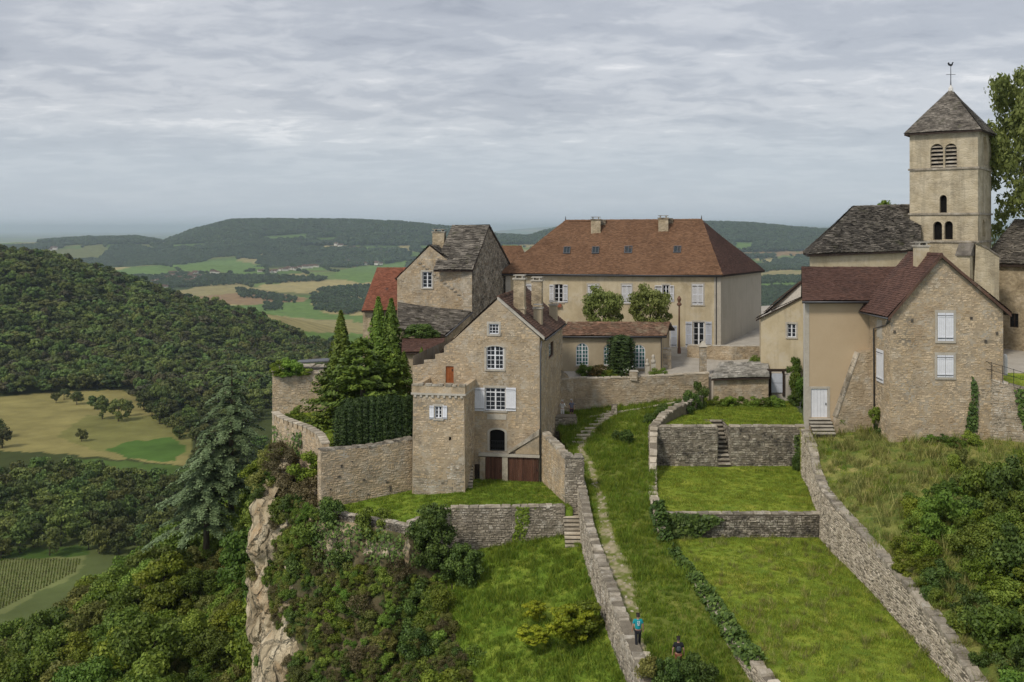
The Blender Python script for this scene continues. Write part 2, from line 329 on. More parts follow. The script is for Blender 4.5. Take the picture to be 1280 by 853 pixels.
class MB:
    def __init__(s): s.v = []; s.f = []; s.t = []
    def face(s, pts, t=.5):
        i = len(s.v); s.v += [tuple(p) for p in pts]; s.f.append(tuple(range(i, i + len(pts)))); s.t.append(t)
    def hexa(s, b, t, tint=.5, skip_bottom=False):
        """b: 4 bottom points, t: 4 top points, same order"""
        i = len(s.v); s.v += [tuple(p) for p in b] + [tuple(p) for p in t]
        fs = [(i + 4, i + 5, i + 6, i + 7), (i, i + 1, i + 5, i + 4), (i + 1, i + 2, i + 6, i + 5), (i + 2, i + 3, i + 7, i + 6), (i + 3, i, i + 4, i + 7)]
        if not skip_bottom: fs.append((i + 3, i + 2, i + 1, i))
        s.f += fs; s.t += [tint] * len(fs)
    def box(s, x0, x1, y0, y1, z0, z1, t=.5):
        s.hexa([(x0, y0, z0), (x1, y0, z0), (x1, y1, z0), (x0, y1, z0)], [(x0, y0, z1), (x1, y0, z1), (x1, y1, z1), (x0, y1, z1)], t)
    def fbox(s, fc, u0, u1, v0, v1, n0, n1, t=.5):
        P = fc.pt
        s.hexa([P(u0, v0, n1), P(u1, v0, n1), P(u1, v0, n0), P(u0, v0, n0)], [P(u0, v1, n1), P(u1, v1, n1), P(u1, v1, n0), P(u0, v1, n0)], t)
    def slab(s, pts, th, t=.5):
        """extrude polygon straight down by th"""
        n = len(pts); i = len(s.v); s.v += [tuple(p) for p in pts] + [(p[0], p[1], p[2] - th) for p in pts]
        s.f.append(tuple(range(i, i + n))); s.f.append(tuple(range(i + 2 * n - 1, i + n - 1, -1))); s.t += [t, t]
        for k in range(n):
            s.f.append((i + k, i + n + k, i + n + (k + 1) % n, i + (k + 1) % n)); s.t.append(t)
    def tube(s, pts, rad, n=8, t=.5, cap=True):
        pts = [Vector(p) for p in pts]; rad = rad if isinstance(rad, (list, tuple)) else [rad] * len(pts)
        base = len(s.v); prev = None
        for k, p in enumerate(pts):
            d = (pts[min(k + 1, len(pts) - 1)] - pts[max(k - 1, 0)]).normalized()
            a = prev if prev is not None else (Vector((1, 0, 0)) if abs(d.x) < .9 else Vector((0, 1, 0)))
            a = (a - d * a.dot(d)).normalized(); prev = a; b = d.cross(a)
            for j in range(n):
                th = 2 * math.pi * j / n; s.v.append(tuple(p + (a * math.cos(th) + b * math.sin(th)) * rad[k]))
        for k in range(len(pts) - 1):
            for j in range(n):
                s.f.append((base + k * n + j, base + k * n + (j + 1) % n, base + (k + 1) * n + (j + 1) % n, base + (k + 1) * n + j)); s.t.append(t)
        if cap:
            s.f.append(tuple(base + j for j in range(n - 1, -1, -1))); s.f.append(tuple(base + (len(pts) - 1) * n + j for j in range(n))); s.t += [t, t]
    def mesh(s, name, mat, smooth=False):
        me = bpy.data.meshes.new(name); me.from_pydata(s.v, [], s.f); me.update()
        a = me.attributes.new('tint', 'FLOAT', 'FACE'); a.data.foreach_set('value', np.asarray(s.t, np.float32))
        if mat: me.materials.append(M(mat))
        if smooth: me.polygons.foreach_set('use_smooth', np.ones(len(me.polygons), bool))
        return me
    def build(s, name, mat, parent=None, smooth=False, kind=None):
        o = bpy.data.objects.new(name, s.mesh(name, mat, smooth)); put(o, parent)
        if kind: o['kind'] = kind
        return o

class Fac:
    """vertical facade plane through plan points A (left) and B (right) as seen from outside"""
    def __init__(s, A, B):
        s.A = Vector((A[0], A[1])); s.B = Vector((B[0], B[1])); s.O = Vector((A[0], A[1], 0)); d = s.B - s.A; s.len = d.length
        s.U = Vector((d.x, d.y, 0)).normalized(); s.N = Vector((s.U.y, -s.U.x, 0))
    def pt(s, u, v, n=0.0): return s.O + s.U * u + Vector((0, 0, v)) + s.N * n
    def uv(s, px, py):
        d = Vector(((px - 640) / F, 1, (HZ - py) / F)); P = d * (s.O.dot(s.N) / d.dot(s.N)); return ((P - s.O).dot(s.U), P.z)
    def rect(s, x0, y0, x1, y1):
        a = s.uv(x0, y1); b = s.uv(x1, y0); c = s.uv((x0 + x1) / 2, y1); d = s.uv((x0 + x1) / 2, y0)
        return (a[0], b[0], c[1], d[1])
def rect_poly(r, arch=0.0):
    u0, u1, v0, v1 = r
    if not arch: return [(u0, v0), (u1, v0), (u1, v1), (u0, v1)]
    c, w = (u0 + u1) / 2, (u1 - u0) / 2; rise = arch * w; vs_ = v1 - rise
    return [(u0, v0), (u1, v0)] + [(c + w * math.cos(a), vs_ + rise * math.sin(a)) for a in [math.pi * k / 10 for k in range(11)]]
def panel(mb, fc, outer, holes=(), depth=.28, t=.5):
    polys = [[Vector((p[0], p[1], 0)) for p in outer]] + [[Vector((p[0], p[1], 0)) for p in h] for h in holes]
    flat = [p for pl in polys for p in pl]
    i = len(mb.v); mb.v += [tuple(fc.pt(p.x, p.y)) for p in flat]
    for tri in tessellate_polygon(polys): mb.f.append(tuple(i + k for k in tri)); mb.t.append(t)
    for h in holes:
        n = len(h)
        for k in range(n):
            a, b = h[k], h[(k + 1) % n]
            mb.face([fc.pt(*a), fc.pt(*b), fc.pt(b[0], b[1], -depth), fc.pt(a[0], a[1], -depth)], t)

# ---- facade furniture
def window(th, fc, r, nx=2, ny=3, arch=0.0, frame='frame_white', glass='glass', depth=.16, bar=.035, fr=.075, surround=None, sill=True, name='window', transom=None, mid=True):
    u0, u1, v0, v1 = r; poly = rect_poly(r, arch); mb = MB()
    w = u1 - u0; vt = v1
    rise = arch * w / 2
    mb.fbox(fc, u0, u0 + fr, v0, v1 - rise, -depth, -depth + .07); mb.fbox(fc, u1 - fr, u1, v0, v1 - rise, -depth, -depth + .07)
    mb.fbox(fc, u0 + fr, u1 - fr, v0, v0 + fr * 1.3, -depth, -depth + .07)
    if not arch: mb.fbox(fc, u0 + fr, u1 - fr, v1 - fr, v1, -depth, -depth + .07)
    else:
        for k in range(2, len(poly) - 1):
            a, b = poly[k], poly[k + 1]; cu, cv = (u0 + u1) / 2, v1 - rise
            q = lambda p: (p[0] + (cu - p[0]) * fr * 2 / w, p[1] + (cv - p[1]) * fr * 2 / w)
            a2, b2 = q(a), q(b); P = fc.pt
            mb.hexa([P(*a, -depth), P(*b, -depth), P(*b2, -depth), P(*a2, -depth)], [P(*a, -depth + .07), P(*b, -depth + .07), P(*b2, -depth + .07), P(*a2, -depth + .07)])
    def topat(u):
        if not arch: return v1 - fr
        x = min(1, abs((u - (u0 + u1) / 2) / (w / 2))); return v1 - rise + rise * math.sqrt(1 - x * x)
    for k in range(1, nx):
        u = u0 + w * k / nx; b = fr * .8 if (mid and nx % 2 == 0 and k == nx // 2) else bar / 2
        mb.fbox(fc, u - b, u + b, v0 + fr * 1.3, topat(u), -depth + .003, -depth + .055)
    for k in range(1, ny):
        v = v0 + (v1 - v0) * k / ny; b = bar / 2
        if transom and k == transom: b = fr * .6
        hw = w / 2
        if arch and v > v1 - rise: hw = w / 2 * math.sqrt(max(0, 1 - ((v - v1 + rise) / rise) ** 2))
        c = (u0 + u1) / 2
        mb.fbox(fc, c - hw + fr * .9, c + hw - fr * .9, v - b, v + b, -depth + .005, -depth + .05)
    wo = mb.build(name, frame, th)
    g = MB(); g.face([fc.pt(p[0], p[1], -depth + .012) for p in poly]); g.build('pane', glass, wo)
    if surround:
        s = MB(); a = .17
        s.fbox(fc, u0 - a, u0, v0, v1 - rise * .5, -.02, .03); s.fbox(fc, u1, u1 + a, v0, v1 - rise * .5, -.02, .03)
        if not arch: s.fbox(fc, u0 - a, u1 + a, v1, v1 + a * 1.1, -.02, .035)
        else:
            for k in range(1, len(poly) - 1):
                p, q = poly[k], poly[k + 1]; cu, cv = (u0 + u1) / 2, v1 - rise
                ex = lambda z: (cu + (z[0] - cu) * (1 + 2 * a / w), cv + (z[1] - cv) * (1 + a / max(rise, .3)) if z[1] > cv else z[1])
                if k < 2: continue
                P = fc.pt; p2, q2 = ex(p), ex(q)
                s.hexa([P(*p, -.02), P(*q, -.02), P(*q2, -.02), P(*p2, -.02)], [P(*p, .03), P(*q, .03), P(*q2, .03), P(*p2, .03)])
        s.build('surround', surround, wo)
    if sill:
        s = MB(); s.fbox(fc, u0 - .15, u1 + .15, v0 - .13, v0, -.1, .09); s.build('sill', 'stone_trim', wo)
    return poly
def shutter(th, fc, r, mat='wood_white', louv=False, nn=.035):
    u0, u1, v0, v1 = r; mb = MB(); g = .012
    if not louv:
        k = max(2, int(round((u1 - u0) / .16))); w = (u1 - u0) / k
        for i in range(k): mb.fbox(fc, u0 + i * w + .004, u0 + (i + 1) * w - .004, v0 + g, v1 - g, nn, nn + .035)
        for f in (.14, .86): mb.fbox(fc, u0 + .03, u1 - .03, v0 + (v1 - v0) * f - .05, v0 + (v1 - v0) * f + .05, nn + .035, nn + .06)
    else:
        mb.fbox(fc, u0, u0 + .07, v0, v1, nn, nn + .05); mb.fbox(fc, u1 - .07, u1, v0, v1, nn, nn + .05)
        for f in (0, .48, .96): mb.fbox(fc, u0 + .07, u1 - .07, v0 + (v1 - v0) * f, v0 + (v1 - v0) * f + .08, nn, nn + .05)
        z = v0 + .1
        while z < v1 - .12: mb.fbox(fc, u0 + .07, u1 - .07, z, z + .05, nn + .005, nn + .03); z += .085
    o = mb.build('shutter', mat, th)
    for f in (.1, .9):
        h = MB(); z = v0 + (v1 - v0) * f; h.fbox(fc, u0 - .02, u1 - .04, z - .018, z + .018, nn + .062, nn + .075); h.build('hinge', 'iron', o)
    return o
def plank_door(th, fc, r, mat, name='door', n=None, depth=.15, frame=None):
    u0, u1, v0, v1 = r; d = bpy.data.objects.new(name, None); d.location = fc.pt((u0 + u1) / 2, v0, -depth); put(d, th)
    d.matrix_parent_inverse = Matrix.Translation(-th.location)
    n = n or max(3, int((u1 - u0) / .2)); w = (u1 - u0) / n
    for i in range(n):
        mb = MB(); mb.fbox(fc, u0 + i * w + .008, u0 + (i + 1) * w - .008, v0, v1, -depth, -depth + .05 + rnd.random() * .012, rnd.random()); mb.build('plank', mat, d)
    mb = MB(); mb.fbox(fc, u1 - .16, u1 - .10, v0 + 1.0, v0 + 1.18, -depth + .06, -depth + .12); mb.build('handle', 'iron', d)
    if frame:
        s = MB(); a = .18
        s.fbox(fc, u0 - a, u0, v0, v1, -.02, .035); s.fbox(fc, u1, u1 + a, v0, v1, -.02, .035); s.fbox(fc, u0 - a, u1 + a, v1, v1 + a, -.02, .04); s.build('surround', frame, d)
    return d
def stones(mb, fc, u0, u1, top, base, rh=.2, rw=.36, proud=.03, holes=(), gap=.018, seed=0, skip=.05):
    r = random.Random(seed); us = np.linspace(u0, u1, 40)
    vmin = min(base(u) for u in us); vmax = max(top(u) for u in us); v = vmin
    while v < vmax:
        hh = rh * r.uniform(.55, 1.5); u = u0 - r.random() * rw
        while u < u1:
            ww = rw * r.uniform(.45, 1.65); a, b = max(u, u0), min(u + ww, u1); u += ww
            if b - a < .08 or r.random() < skip: continue
            c = (a + b) / 2
            if v + hh > min(top(a), top(b), top(c)) + .05 or v + hh * .5 < base(c): continue
            if any(a < H[1] + .02 and b > H[0] - .02 and v < H[3] + .02 and v + hh > H[2] - .02 for H in holes): continue
            pr = proud * r.uniform(.2, 1.6); j = lambda s: r.uniform(-s, s) * 2.4; g = gap
            dv_ = r.uniform(-.12, .12) * rh; v_ = v + dv_
            A = [(a + g + j(.012), v_ + g + j(.012)), (b - g + j(.012), v_ + g + j(.012)), (b - g + j(.012), v_ + hh - g + j(.012)), (a + g + j(.012), v_ + hh - g + j(.012))]
            ins = min(.03, hh * .18); ca, cb = (a + b) / 2, v + hh / 2
            B = [(p[0] - math.copysign(ins, p[0] - ca), p[1] - math.copysign(ins, p[1] - cb)) for p in A]
            i = len(mb.v); mb.v += [tuple(fc.pt(p[0], p[1], -.004)) for p in A] + [tuple(fc.pt(p[0], p[1], pr + j(.006))) for p in B]
            t = r.random(); fs = [(i + 4, i + 5, i + 6, i + 7)] + [(i + k, i + (k + 1) % 4, i + 4 + (k + 1) % 4, i + 4 + k) for k in range(4)]
            mb.f += fs; mb.t += [t] * 5
        v += hh
def tile_roof(mb, bl, br, tr, tl, tw=.28, thh=.24, lift=.035, jit=.015, seed=0, rag=0.0):
    """rows of overlapping tiles on the sloping quad (top edge may shrink to a point)"""
    r = random.Random(seed); bl, br, tr, tl = map(Vector, (bl, br, tr, tl))
    n = (br - bl).cross(tl - bl)
    if n.length < 1e-6: n = (br - bl).cross(tr - bl)
    n.normalize()
    if n.z < 0: n = -n
    L_ = max((tl - bl).length, (tr - br).length); rows = max(2, int(L_ / thh))
    for k in range(rows):
        t0, t1 = k / rows, min(1, (k + 1.25) / rows)
        a0, b0, a1, b1 = bl.lerp(tl, t0), br.lerp(tr, t0), bl.lerp(tl, t1), br.lerp(tr, t1)
        w = (b0 - a0).length
        if w < .15: continue
        m = max(1, int(w / tw)); cuts = [0.0]; off = (.5 if k % 2 else 0) / m
        for q in range(1, m + 1):
            c = q / m - off + r.uniform(-.25, .25) * rag / m * 2
            if .02 < c < .985: cuts.append(c)
        cuts.append(1.0)
        for q in range(len(cuts) - 1):
            s0, s1 = cuts[q], cuts[q + 1]; dl = lift * r.uniform(.7, 1.5 + rag)
            d0 = r.uniform(-jit, jit) * (1 + 3 * rag)
            sl = (a1 - a0).normalized() * d0
            wv = lambda s_, t_: n * (.06 + .045 * (math.sin(s_ * w * .62 + seed + t_ * 2.2) + math.sin(s_ * w * .27 + t_ * 5 + seed * 1.7)))
            p0, p1, p2, p3 = a0.lerp(b0, s0) + sl + wv(s0, t0), a0.lerp(b0, s1) + sl + wv(s1, t0), a1.lerp(b1, s1) + wv(s1, t1), a1.lerp(b1, s0) + wv(s0, t1)
            i = len(mb.v); q0, q1 = p0 + n * dl, p1 + n * dl
            mb.v += [tuple(q0), tuple(q1), tuple(p2 + n * .004), tuple(p3 + n * .004), tuple(p0 - n * .02), tuple(p1 - n * .02)]
            t = r.random() if r.random() > .05 else r.choice((-.5, 1.6, 1.9)); mb.f += [(i, i + 1, i + 2, i + 3), (i + 4, i + 5, i + 1, i)]; mb.t += [t, t]
def ridge_caps(mb, a, b, w=.16, step=.38, seed=0):
    r = random.Random(seed); a, b = Vector(a), Vector(b); L_ = (b - a).length; n = max(2, int(L_ / step)); d = (b - a).normalized(); s = d.cross(Vector((0, 0, 1))).normalized(); up = s.cross(d)
    for k in range(n):
        p, q = a.lerp(b, k / n), a.lerp(b, (k + 1.05) / n); o = up * (.02 + r.random() * .03)
        mb.hexa([p - s * w - up * .08, p + s * w - up * .08, q + s * w - up * .08, q - s * w - up * .08], [p - s * w * .45 + up * .07 + o, p + s * w * .45 + up * .07 + o, q + s * w * .45 + up * .05 + o, q - s * w * .45 + up * .05 + o], r.random())
def roof_part(th, quads, mat, name='roof', tw=.28, thh=.24, thick=.14, rag=0.0, ridges=(), under='wood_dark', lift=.035):
    """quads: list of (bl,br,tr,tl); a solid slab plus the tile courses on it"""
    s = MB()
    qs = []
    for q in quads:
        b0, b1, t1, t0 = [Vector(p) for p in q]
        nn_ = (b1 - b0).cross(t1 - b0)
        if (t1 - t0).length > .05 and abs(nn_.z) > 1e-6: t0.z = b0.z - (nn_.x * (t0.x - b0.x) + nn_.y * (t0.y - b0.y)) / nn_.z
        qs.append((b0, b1, t1, t0))
    quads = qs
    for q in quads:
        pts = [Vector((p.x, p.y, p.z - .03)) for p in q]
        if (pts[2] - pts[3]).length < .05: pts = pts[:3]
        s.slab(pts, thick)
    ro = s.build(name, under, th)
    t = MB()
    for i, q in enumerate(quads): tile_roof(t, *q, tw=tw, thh=thh, rag=rag, seed=i + len(t.v), lift=lift)
    t.build('tiles', mat, ro, kind='stuff')
    if ridges:
        c = MB()
        for i, (a, b) in enumerate(ridges): ridge_caps(c, a, b, seed=i)
        c.build('ridge_tiles', mat, ro, kind='stuff')
    return ro
def chimney(th, base, w, d, h, mat, ang=0.0, pots=1, cap='stone_trim', below=1.2):
    c, s = math.cos(ang), math.sin(ang)
    def bx(mb, hw, hd, z0, z1, ox=0, oy=0):
        P = [(ox + x, oy + y) for x, y in ((-hw, -hd), (hw, -hd), (hw, hd), (-hw, hd))]
        Q = [(base[0] + x * c - y * s, base[1] + x * s + y * c) for x, y in P]
        mb.hexa([(x, y, base[2] + z0) for x, y in Q], [(x, y, base[2] + z1) for x, y in Q], rnd.random())
    mb = MB(); bx(mb, w / 2, d / 2, -below, h - .18); bx(mb, w / 2 + .06, d / 2 + .06, .25, .42) if h > 2 else None
    o = mb.build('chimney', mat, th)
    m2 = MB(); bx(m2, w / 2 + .08, d / 2 + .08, h - .18, h - .06); 
    for i in range(pots):
        for q in (-1, 1): bx(m2, .05, d / 2, h - .06, h + .14, (i - (pots - 1) / 2) * w * .8 / pots + q * w * .3 / pots)
    bx(m2, w / 2 + .02, d / 2 + .05, h + .14, h + .2); m2.build('chimney_cap', cap, o)
    return o
def pipe(th, pts, r=.05, mat='zinc', name='downpipe'):
    mb = MB(); mb.tube(pts, r, 6); return mb.build(name, mat, th, True)

# ---- free standing walls
COPE = []
for k in range(6):
    r = random.Random(k); mb = MB(); j = lambda s: r.uniform(-s, s)
    b = [(-.5 + j(.04), -.5 + j(.06), -.5), (.5 + j(.04), -.5 + j(.06), -.5), (.5 + j(.04), .5 + j(.06), -.5), (-.5 + j(.04), .5 + j(.06), -.5)]
    t = [(p[0] * .92 + j(.05), p[1] * .88 + j(.06), .45 + j(.14)) for p in b]
    mb.hexa(b, t, r.random()); COPE.append(mb)
COPE_ME = {}
def cope_mesh(k, mat):
    if (k, mat) not in COPE_ME: COPE_ME[(k, mat)] = COPE[k].mesh('coping_stone', mat)
    return COPE_ME[(k, mat)]
def wall_run(name, label, pts, thick=.55, stone='stone_grey', core='mortar_grey', rh=.2, rw=.36, proud=.04, cope=None, cope_len=.6, cope_h=.16,
             ends=True, seed=1, cat='wall', ragged=0.0, group=None, deep=.6):
    """pts: (x, y, z_base, z_top) left to right as seen from the built face; thickness goes behind"""
    r = random.Random(seed)
    th = thing(name, label, cat, (pts[0][0], pts[0][1], pts[0][2]), group)
    cm, sm = MB(), MB(); N_ = []
    for i in range(len(pts) - 1): N_.append(Fac(pts[i], pts[i + 1]).N)
    offs = []
    for i in range(len(pts)):
        a = N_[max(0, i - 1)]; b = N_[min(len(N_) - 1, i)]; n = (a + b).normalized(); n = n / max(.5, n.dot(a)); offs.append(n)
    for i in range(len(pts) - 1):
        A, B = pts[i], pts[i + 1]; fc = Fac(A, B); n0, n1 = offs[i] * thick, offs[i + 1] * thick
        cm.hexa([(A[0], A[1], A[2] - deep), (B[0], B[1], B[2] - deep), (B[0] - n1.x, B[1] - n1.y, B[2] - deep), (A[0] - n0.x, A[1] - n0.y, A[2] - deep)],
                [(A[0], A[1], A[3]), (B[0], B[1], B[3]), (B[0] - n1.x, B[1] - n1.y, B[3]), (A[0] - n0.x, A[1] - n0.y, A[3])])
        L_ = fc.len
        tp = lambda u: A[3] + (B[3] - A[3]) * min(1, max(0, u / L_)); bs = lambda u: A[2] - .25 + (B[2] - A[2]) * min(1, max(0, u / L_))
        stones(sm, fc, 0, L_, tp, bs, rh * .78, rw * .74, proud * .85, seed=seed * 31 + i, gap=.014, skip=.1)
        if cope:
            d = math.hypot(B[0] - A[0], B[1] - A[1]); u = 0.0; ang = math.atan2(B[1] - A[1], B[0] - A[0]); pitch = math.atan2(B[3] - A[3], d)
            while u < d - .15:
                l = min(cope_len * r.uniform(.6, 1.5), d - u + .1); f = (u + l / 2) / d; u += l
                if ragged and r.random() < ragged: continue
                o = bpy.data.objects.new('coping_stone', cope_mesh(r.randrange(6), cope)); COL.objects.link(o)
                m = offs[i].lerp(offs[i + 1], f) * thick * .5
                o.location = Vector((A[0] + (B[0] - A[0]) * f - m.x, A[1] + (B[1] - A[1]) * f - m.y, A[3] + (B[3] - A[3]) * f + cope_h * .4 + r.uniform(-.02, .02) - (r.random() * .1 if ragged else 0)))
                o.rotation_euler = (r.uniform(-.04, .04), -pitch + r.uniform(-.03, .03), ang + r.uniform(-.05, .05))
                o.scale = (l * .98, thick * r.uniform(1.02, 1.2), cope_h * r.uniform(.8, 1.25)); o.parent = th; o.matrix_parent_inverse = Matrix.Translation(-th.location)
    if ends:
        for (P, Q, w) in ((pts[0], offs[0], 0), (pts[-1], offs[-1], 1)):
            back = (P[0] - Q.x * thick, P[1] - Q.y * thick); fc = Fac(back, P) if w == 0 else Fac(P, back)
            stones(sm, fc, 0, fc.len, lambda u: P[3], lambda u: P[2] - .25, rh, rw * .8, proud, seed=seed * 17 + w)
    cm.build('core', core, th); sm.build('stones', stone, th, kind='stuff')
    return th
def steps(name, label, c0, dirv, width, n, tread, rise, mat='stone_pale', cat='steps', thick=None, parent=None):
    """c0 bottom-centre front edge, climbing along dirv"""
    th = parent or thing(name, label, cat, c0); d = Vector((dirv[0], dirv[1], 0)).normalized(); s = Vector((-d.y, d.x, 0))
    for k in range(n):
        mb = MB(); p = Vector(c0) + d * (tread * k) + Vector((0, 0, rise * (k + 1))); w = width / 2 * rnd.uniform(.97, 1.03); q = p + d * (tread * 1.35); h = (thick or rise * 1.02)
        h = min(h, .1); mb.hexa([x - Vector((0, 0, h)) for x in (p - s * w, p + s * w, q + s * w, q - s * w)], [x + Vector((0, 0, rnd.uniform(-.012, .012))) for x in (p - s * w, p + s * w, q + s * w, q - s * w)], rnd.random())
        so_ = mb.build('step', mat, th); rb = MB(); p2 = p + d * .09; z0 = Vector((0, 0, rise * 1.3 + .05)); z1 = Vector((0, 0, h + .002)); w *= .97; rb.hexa([x - z0 for x in (p2 - s * w, p2 + s * w, q + s * w, q - s * w)], [x - z1 for x in (p2 - s * w, p2 + s * w, q + s * w, q - s * w)]); rb.build('shaded_riser', 'shaded_riser', so_)  # riser coloured dark as if shaded by the overhanging tread
    return th

# ------------------------------------------------------------------ foliage
def leaves(P, Nrm, size, tint, aspect=.6, wob=.55, rng=RNG):
    """rhombic leaf-spray quads at P with rough normals Nrm -> verts, faces, tint"""
    n = len(P); Nn = Nrm + rng.normal(0, wob, (n, 3)); Nn /= np.linalg.norm(Nn, axis=1, keepdims=True) + 1e-9
    a = rng.normal(0, 1, (n, 3)); a -= Nn * (a * Nn).sum(1, keepdims=True); a /= np.linalg.norm(a, axis=1, keepdims=True) + 1e-9
    b = np.cross(Nn, a); s = (size * rng.uniform(.6, 1.4, n))[:, None]
    V = np.stack([P - a * s, P + b * s * aspect, P + a * s, P - b * s * aspect], 1).reshape(-1, 3)
    return V, np.arange(4 * n).reshape(n, 4), tint
def sph(n, rng=RNG):
    v = rng.normal(0, 1, (n, 3)); return v / np.linalg.norm(v, axis=1, keepdims=True)
def clump_cloud(C_, R_, per, rng=RNG, up=.25, fill=.5):
    """points on fuzzy shells of blobs; C_ (k,3) centres, R_ (k,3) radii"""
    k = len(C_); D = sph(k * per, rng); D[:, 2] = D[:, 2] * .85 + up * rng.random(k * per)
    D /= np.linalg.norm(D, axis=1, keepdims=True)
    rr = rng.random(k * per) ** fill
    idx = np.repeat(np.arange(k), per); P = C_[idx] + D * R_[idx] * rr[:, None]
    return P, D, idx
def crown(name, mat, rx, ry, rz, cz, nblob, per, leaf, blob=(.28, .42), seed=0, flat=0.75, shape='round', wob=.5, tv=(.2, .16)):
    rng = np.random.default_rng(seed); D = sph(nblob, rng)
    if shape == 'round': D[:, 2] = np.abs(D[:, 2]) * np.where(rng.random(nblob) < .78, 1, -.75)
    rad = rng.uniform(.55, .95, nblob)[:, None]
    C_ = D * rad * np.array([rx, ry, rz]) + np.array([0, 0, cz])
    C_ += rng.normal(0, .05, C_.shape) * np.array([rx, ry, rz])
    m = (rx + ry) / 2; R_ = (rng.uniform(blob[0], blob[1], nblob)[:, None] * m) * np.array([1, 1, flat])
    P, Nn, idx = clump_cloud(C_, R_, per, rng, .3, .4)
    ct = rng.uniform(-tv[0], tv[0], nblob)[idx]
    V, Fc, t = leaves(P, Nn, leaf, np.clip(.5 + ct + rng.normal(0, tv[1], len(P)), 0, 1), wob=wob, rng=rng)
    return np_mesh(name, V, Fc, mat, t)
def trunk_mesh(h, r, seed, limbs=5, spread=1.6, mat='bark'):
    rg = random.Random(seed); mb = MB(); pts = [Vector((0, 0, -.4))]
    for k in range(1, 5): pts.append(Vector((rg.uniform(-.1, .1) * h * .25 * k / 4, rg.uniform(-.1, .1) * h * .25 * k / 4, h * k / 4)))
    mb.tube(pts, [r * 1.35, r, r * .85, r * .65, r * .3], 7)
    for k in range(limbs):
        f = rg.uniform(.35, .9); i = int(f * 4); p = pts[i].lerp(pts[min(4, i + 1)], f * 4 - i); a = 2 * math.pi * k / limbs + rg.uniform(-.4, .4)
        q = p + Vector((math.cos(a) * spread * rg.uniform(.5, 1), math.sin(a) * spread * rg.uniform(.5, 1), h * rg.uniform(.15, .4)))
        mb.tube([p, p.lerp(q, .5) + Vector((0, 0, .1 * h * .3)), q], [r * .45, r * .3, r * .1], 5)
    return mb.mesh('trunk', mat, True)
TREES = {}
def make_tree_kind(key, mat, H, R, variants=3, nblob=26, per=150, leaf=.26, trunk_r=.16, rz=None, blob=(.28, .42), crown_at=.58):
    L_ = []
    for v in range(variants):
        rz_ = rz or H * .42
        L_.append((trunk_mesh(H * .72, trunk_r, v + 5, 6, R * .6), crown('crown', mat, R, R, rz_, H * crown_at, nblob, per, leaf, blob, seed=sum(map(ord, key)) * 7 + v)))
    TREES[key] = L_
def tree(key, loc, s, label, group=None, name='tree', cat='tree', sz=None, rot=None, rg=rnd):
    tm, cm = rg.choice(TREES[key]); r = bpy.data.objects.new(name, None); r.location = loc; r.rotation_euler = (0, 0, rg.uniform(0, 6.28) if rot is None else rot); r.scale = (s, s, sz or s * rg.uniform(.9, 1.12)); COL.objects.link(r)
    tag(r, label, cat, group)
    a = bpy.data.objects.new('trunk', tm); COL.objects.link(a); a.parent = r
    b = bpy.data.objects.new('crown', cm); COL.objects.link(b); b.parent = r
    return r
BUSH = {}
def make_bush_kind(key, mat, variants=3, nblob=16, per=110, leaf=.1, blob=(.3, .5), flat=.8):
    """unit bush: radius 1, height about 1.7, base at z=0"""
    BUSH[key] = [crown('bush_foliage', mat, .85, .85, .8, .72, nblob, per, leaf, blob, seed=sum(map(ord, key)) * 3 + v, flat=flat, shape='all') for v in range(variants)]
def bush(key, loc, r, label, group=None, h=None, name='bush', cat='bush', ry=None, rot=None, rg=rnd):
    o = bpy.data.objects.new(name, rg.choice(BUSH[key])); o.location = loc; o.scale = (r, ry or r, h if h else r * rg.uniform(.8, 1.05)); o.rotation_euler = (0, 0, rg.uniform(0, 6.28) if rot is None else rot); COL.objects.link(o)
    return tag(o, label, cat, group)

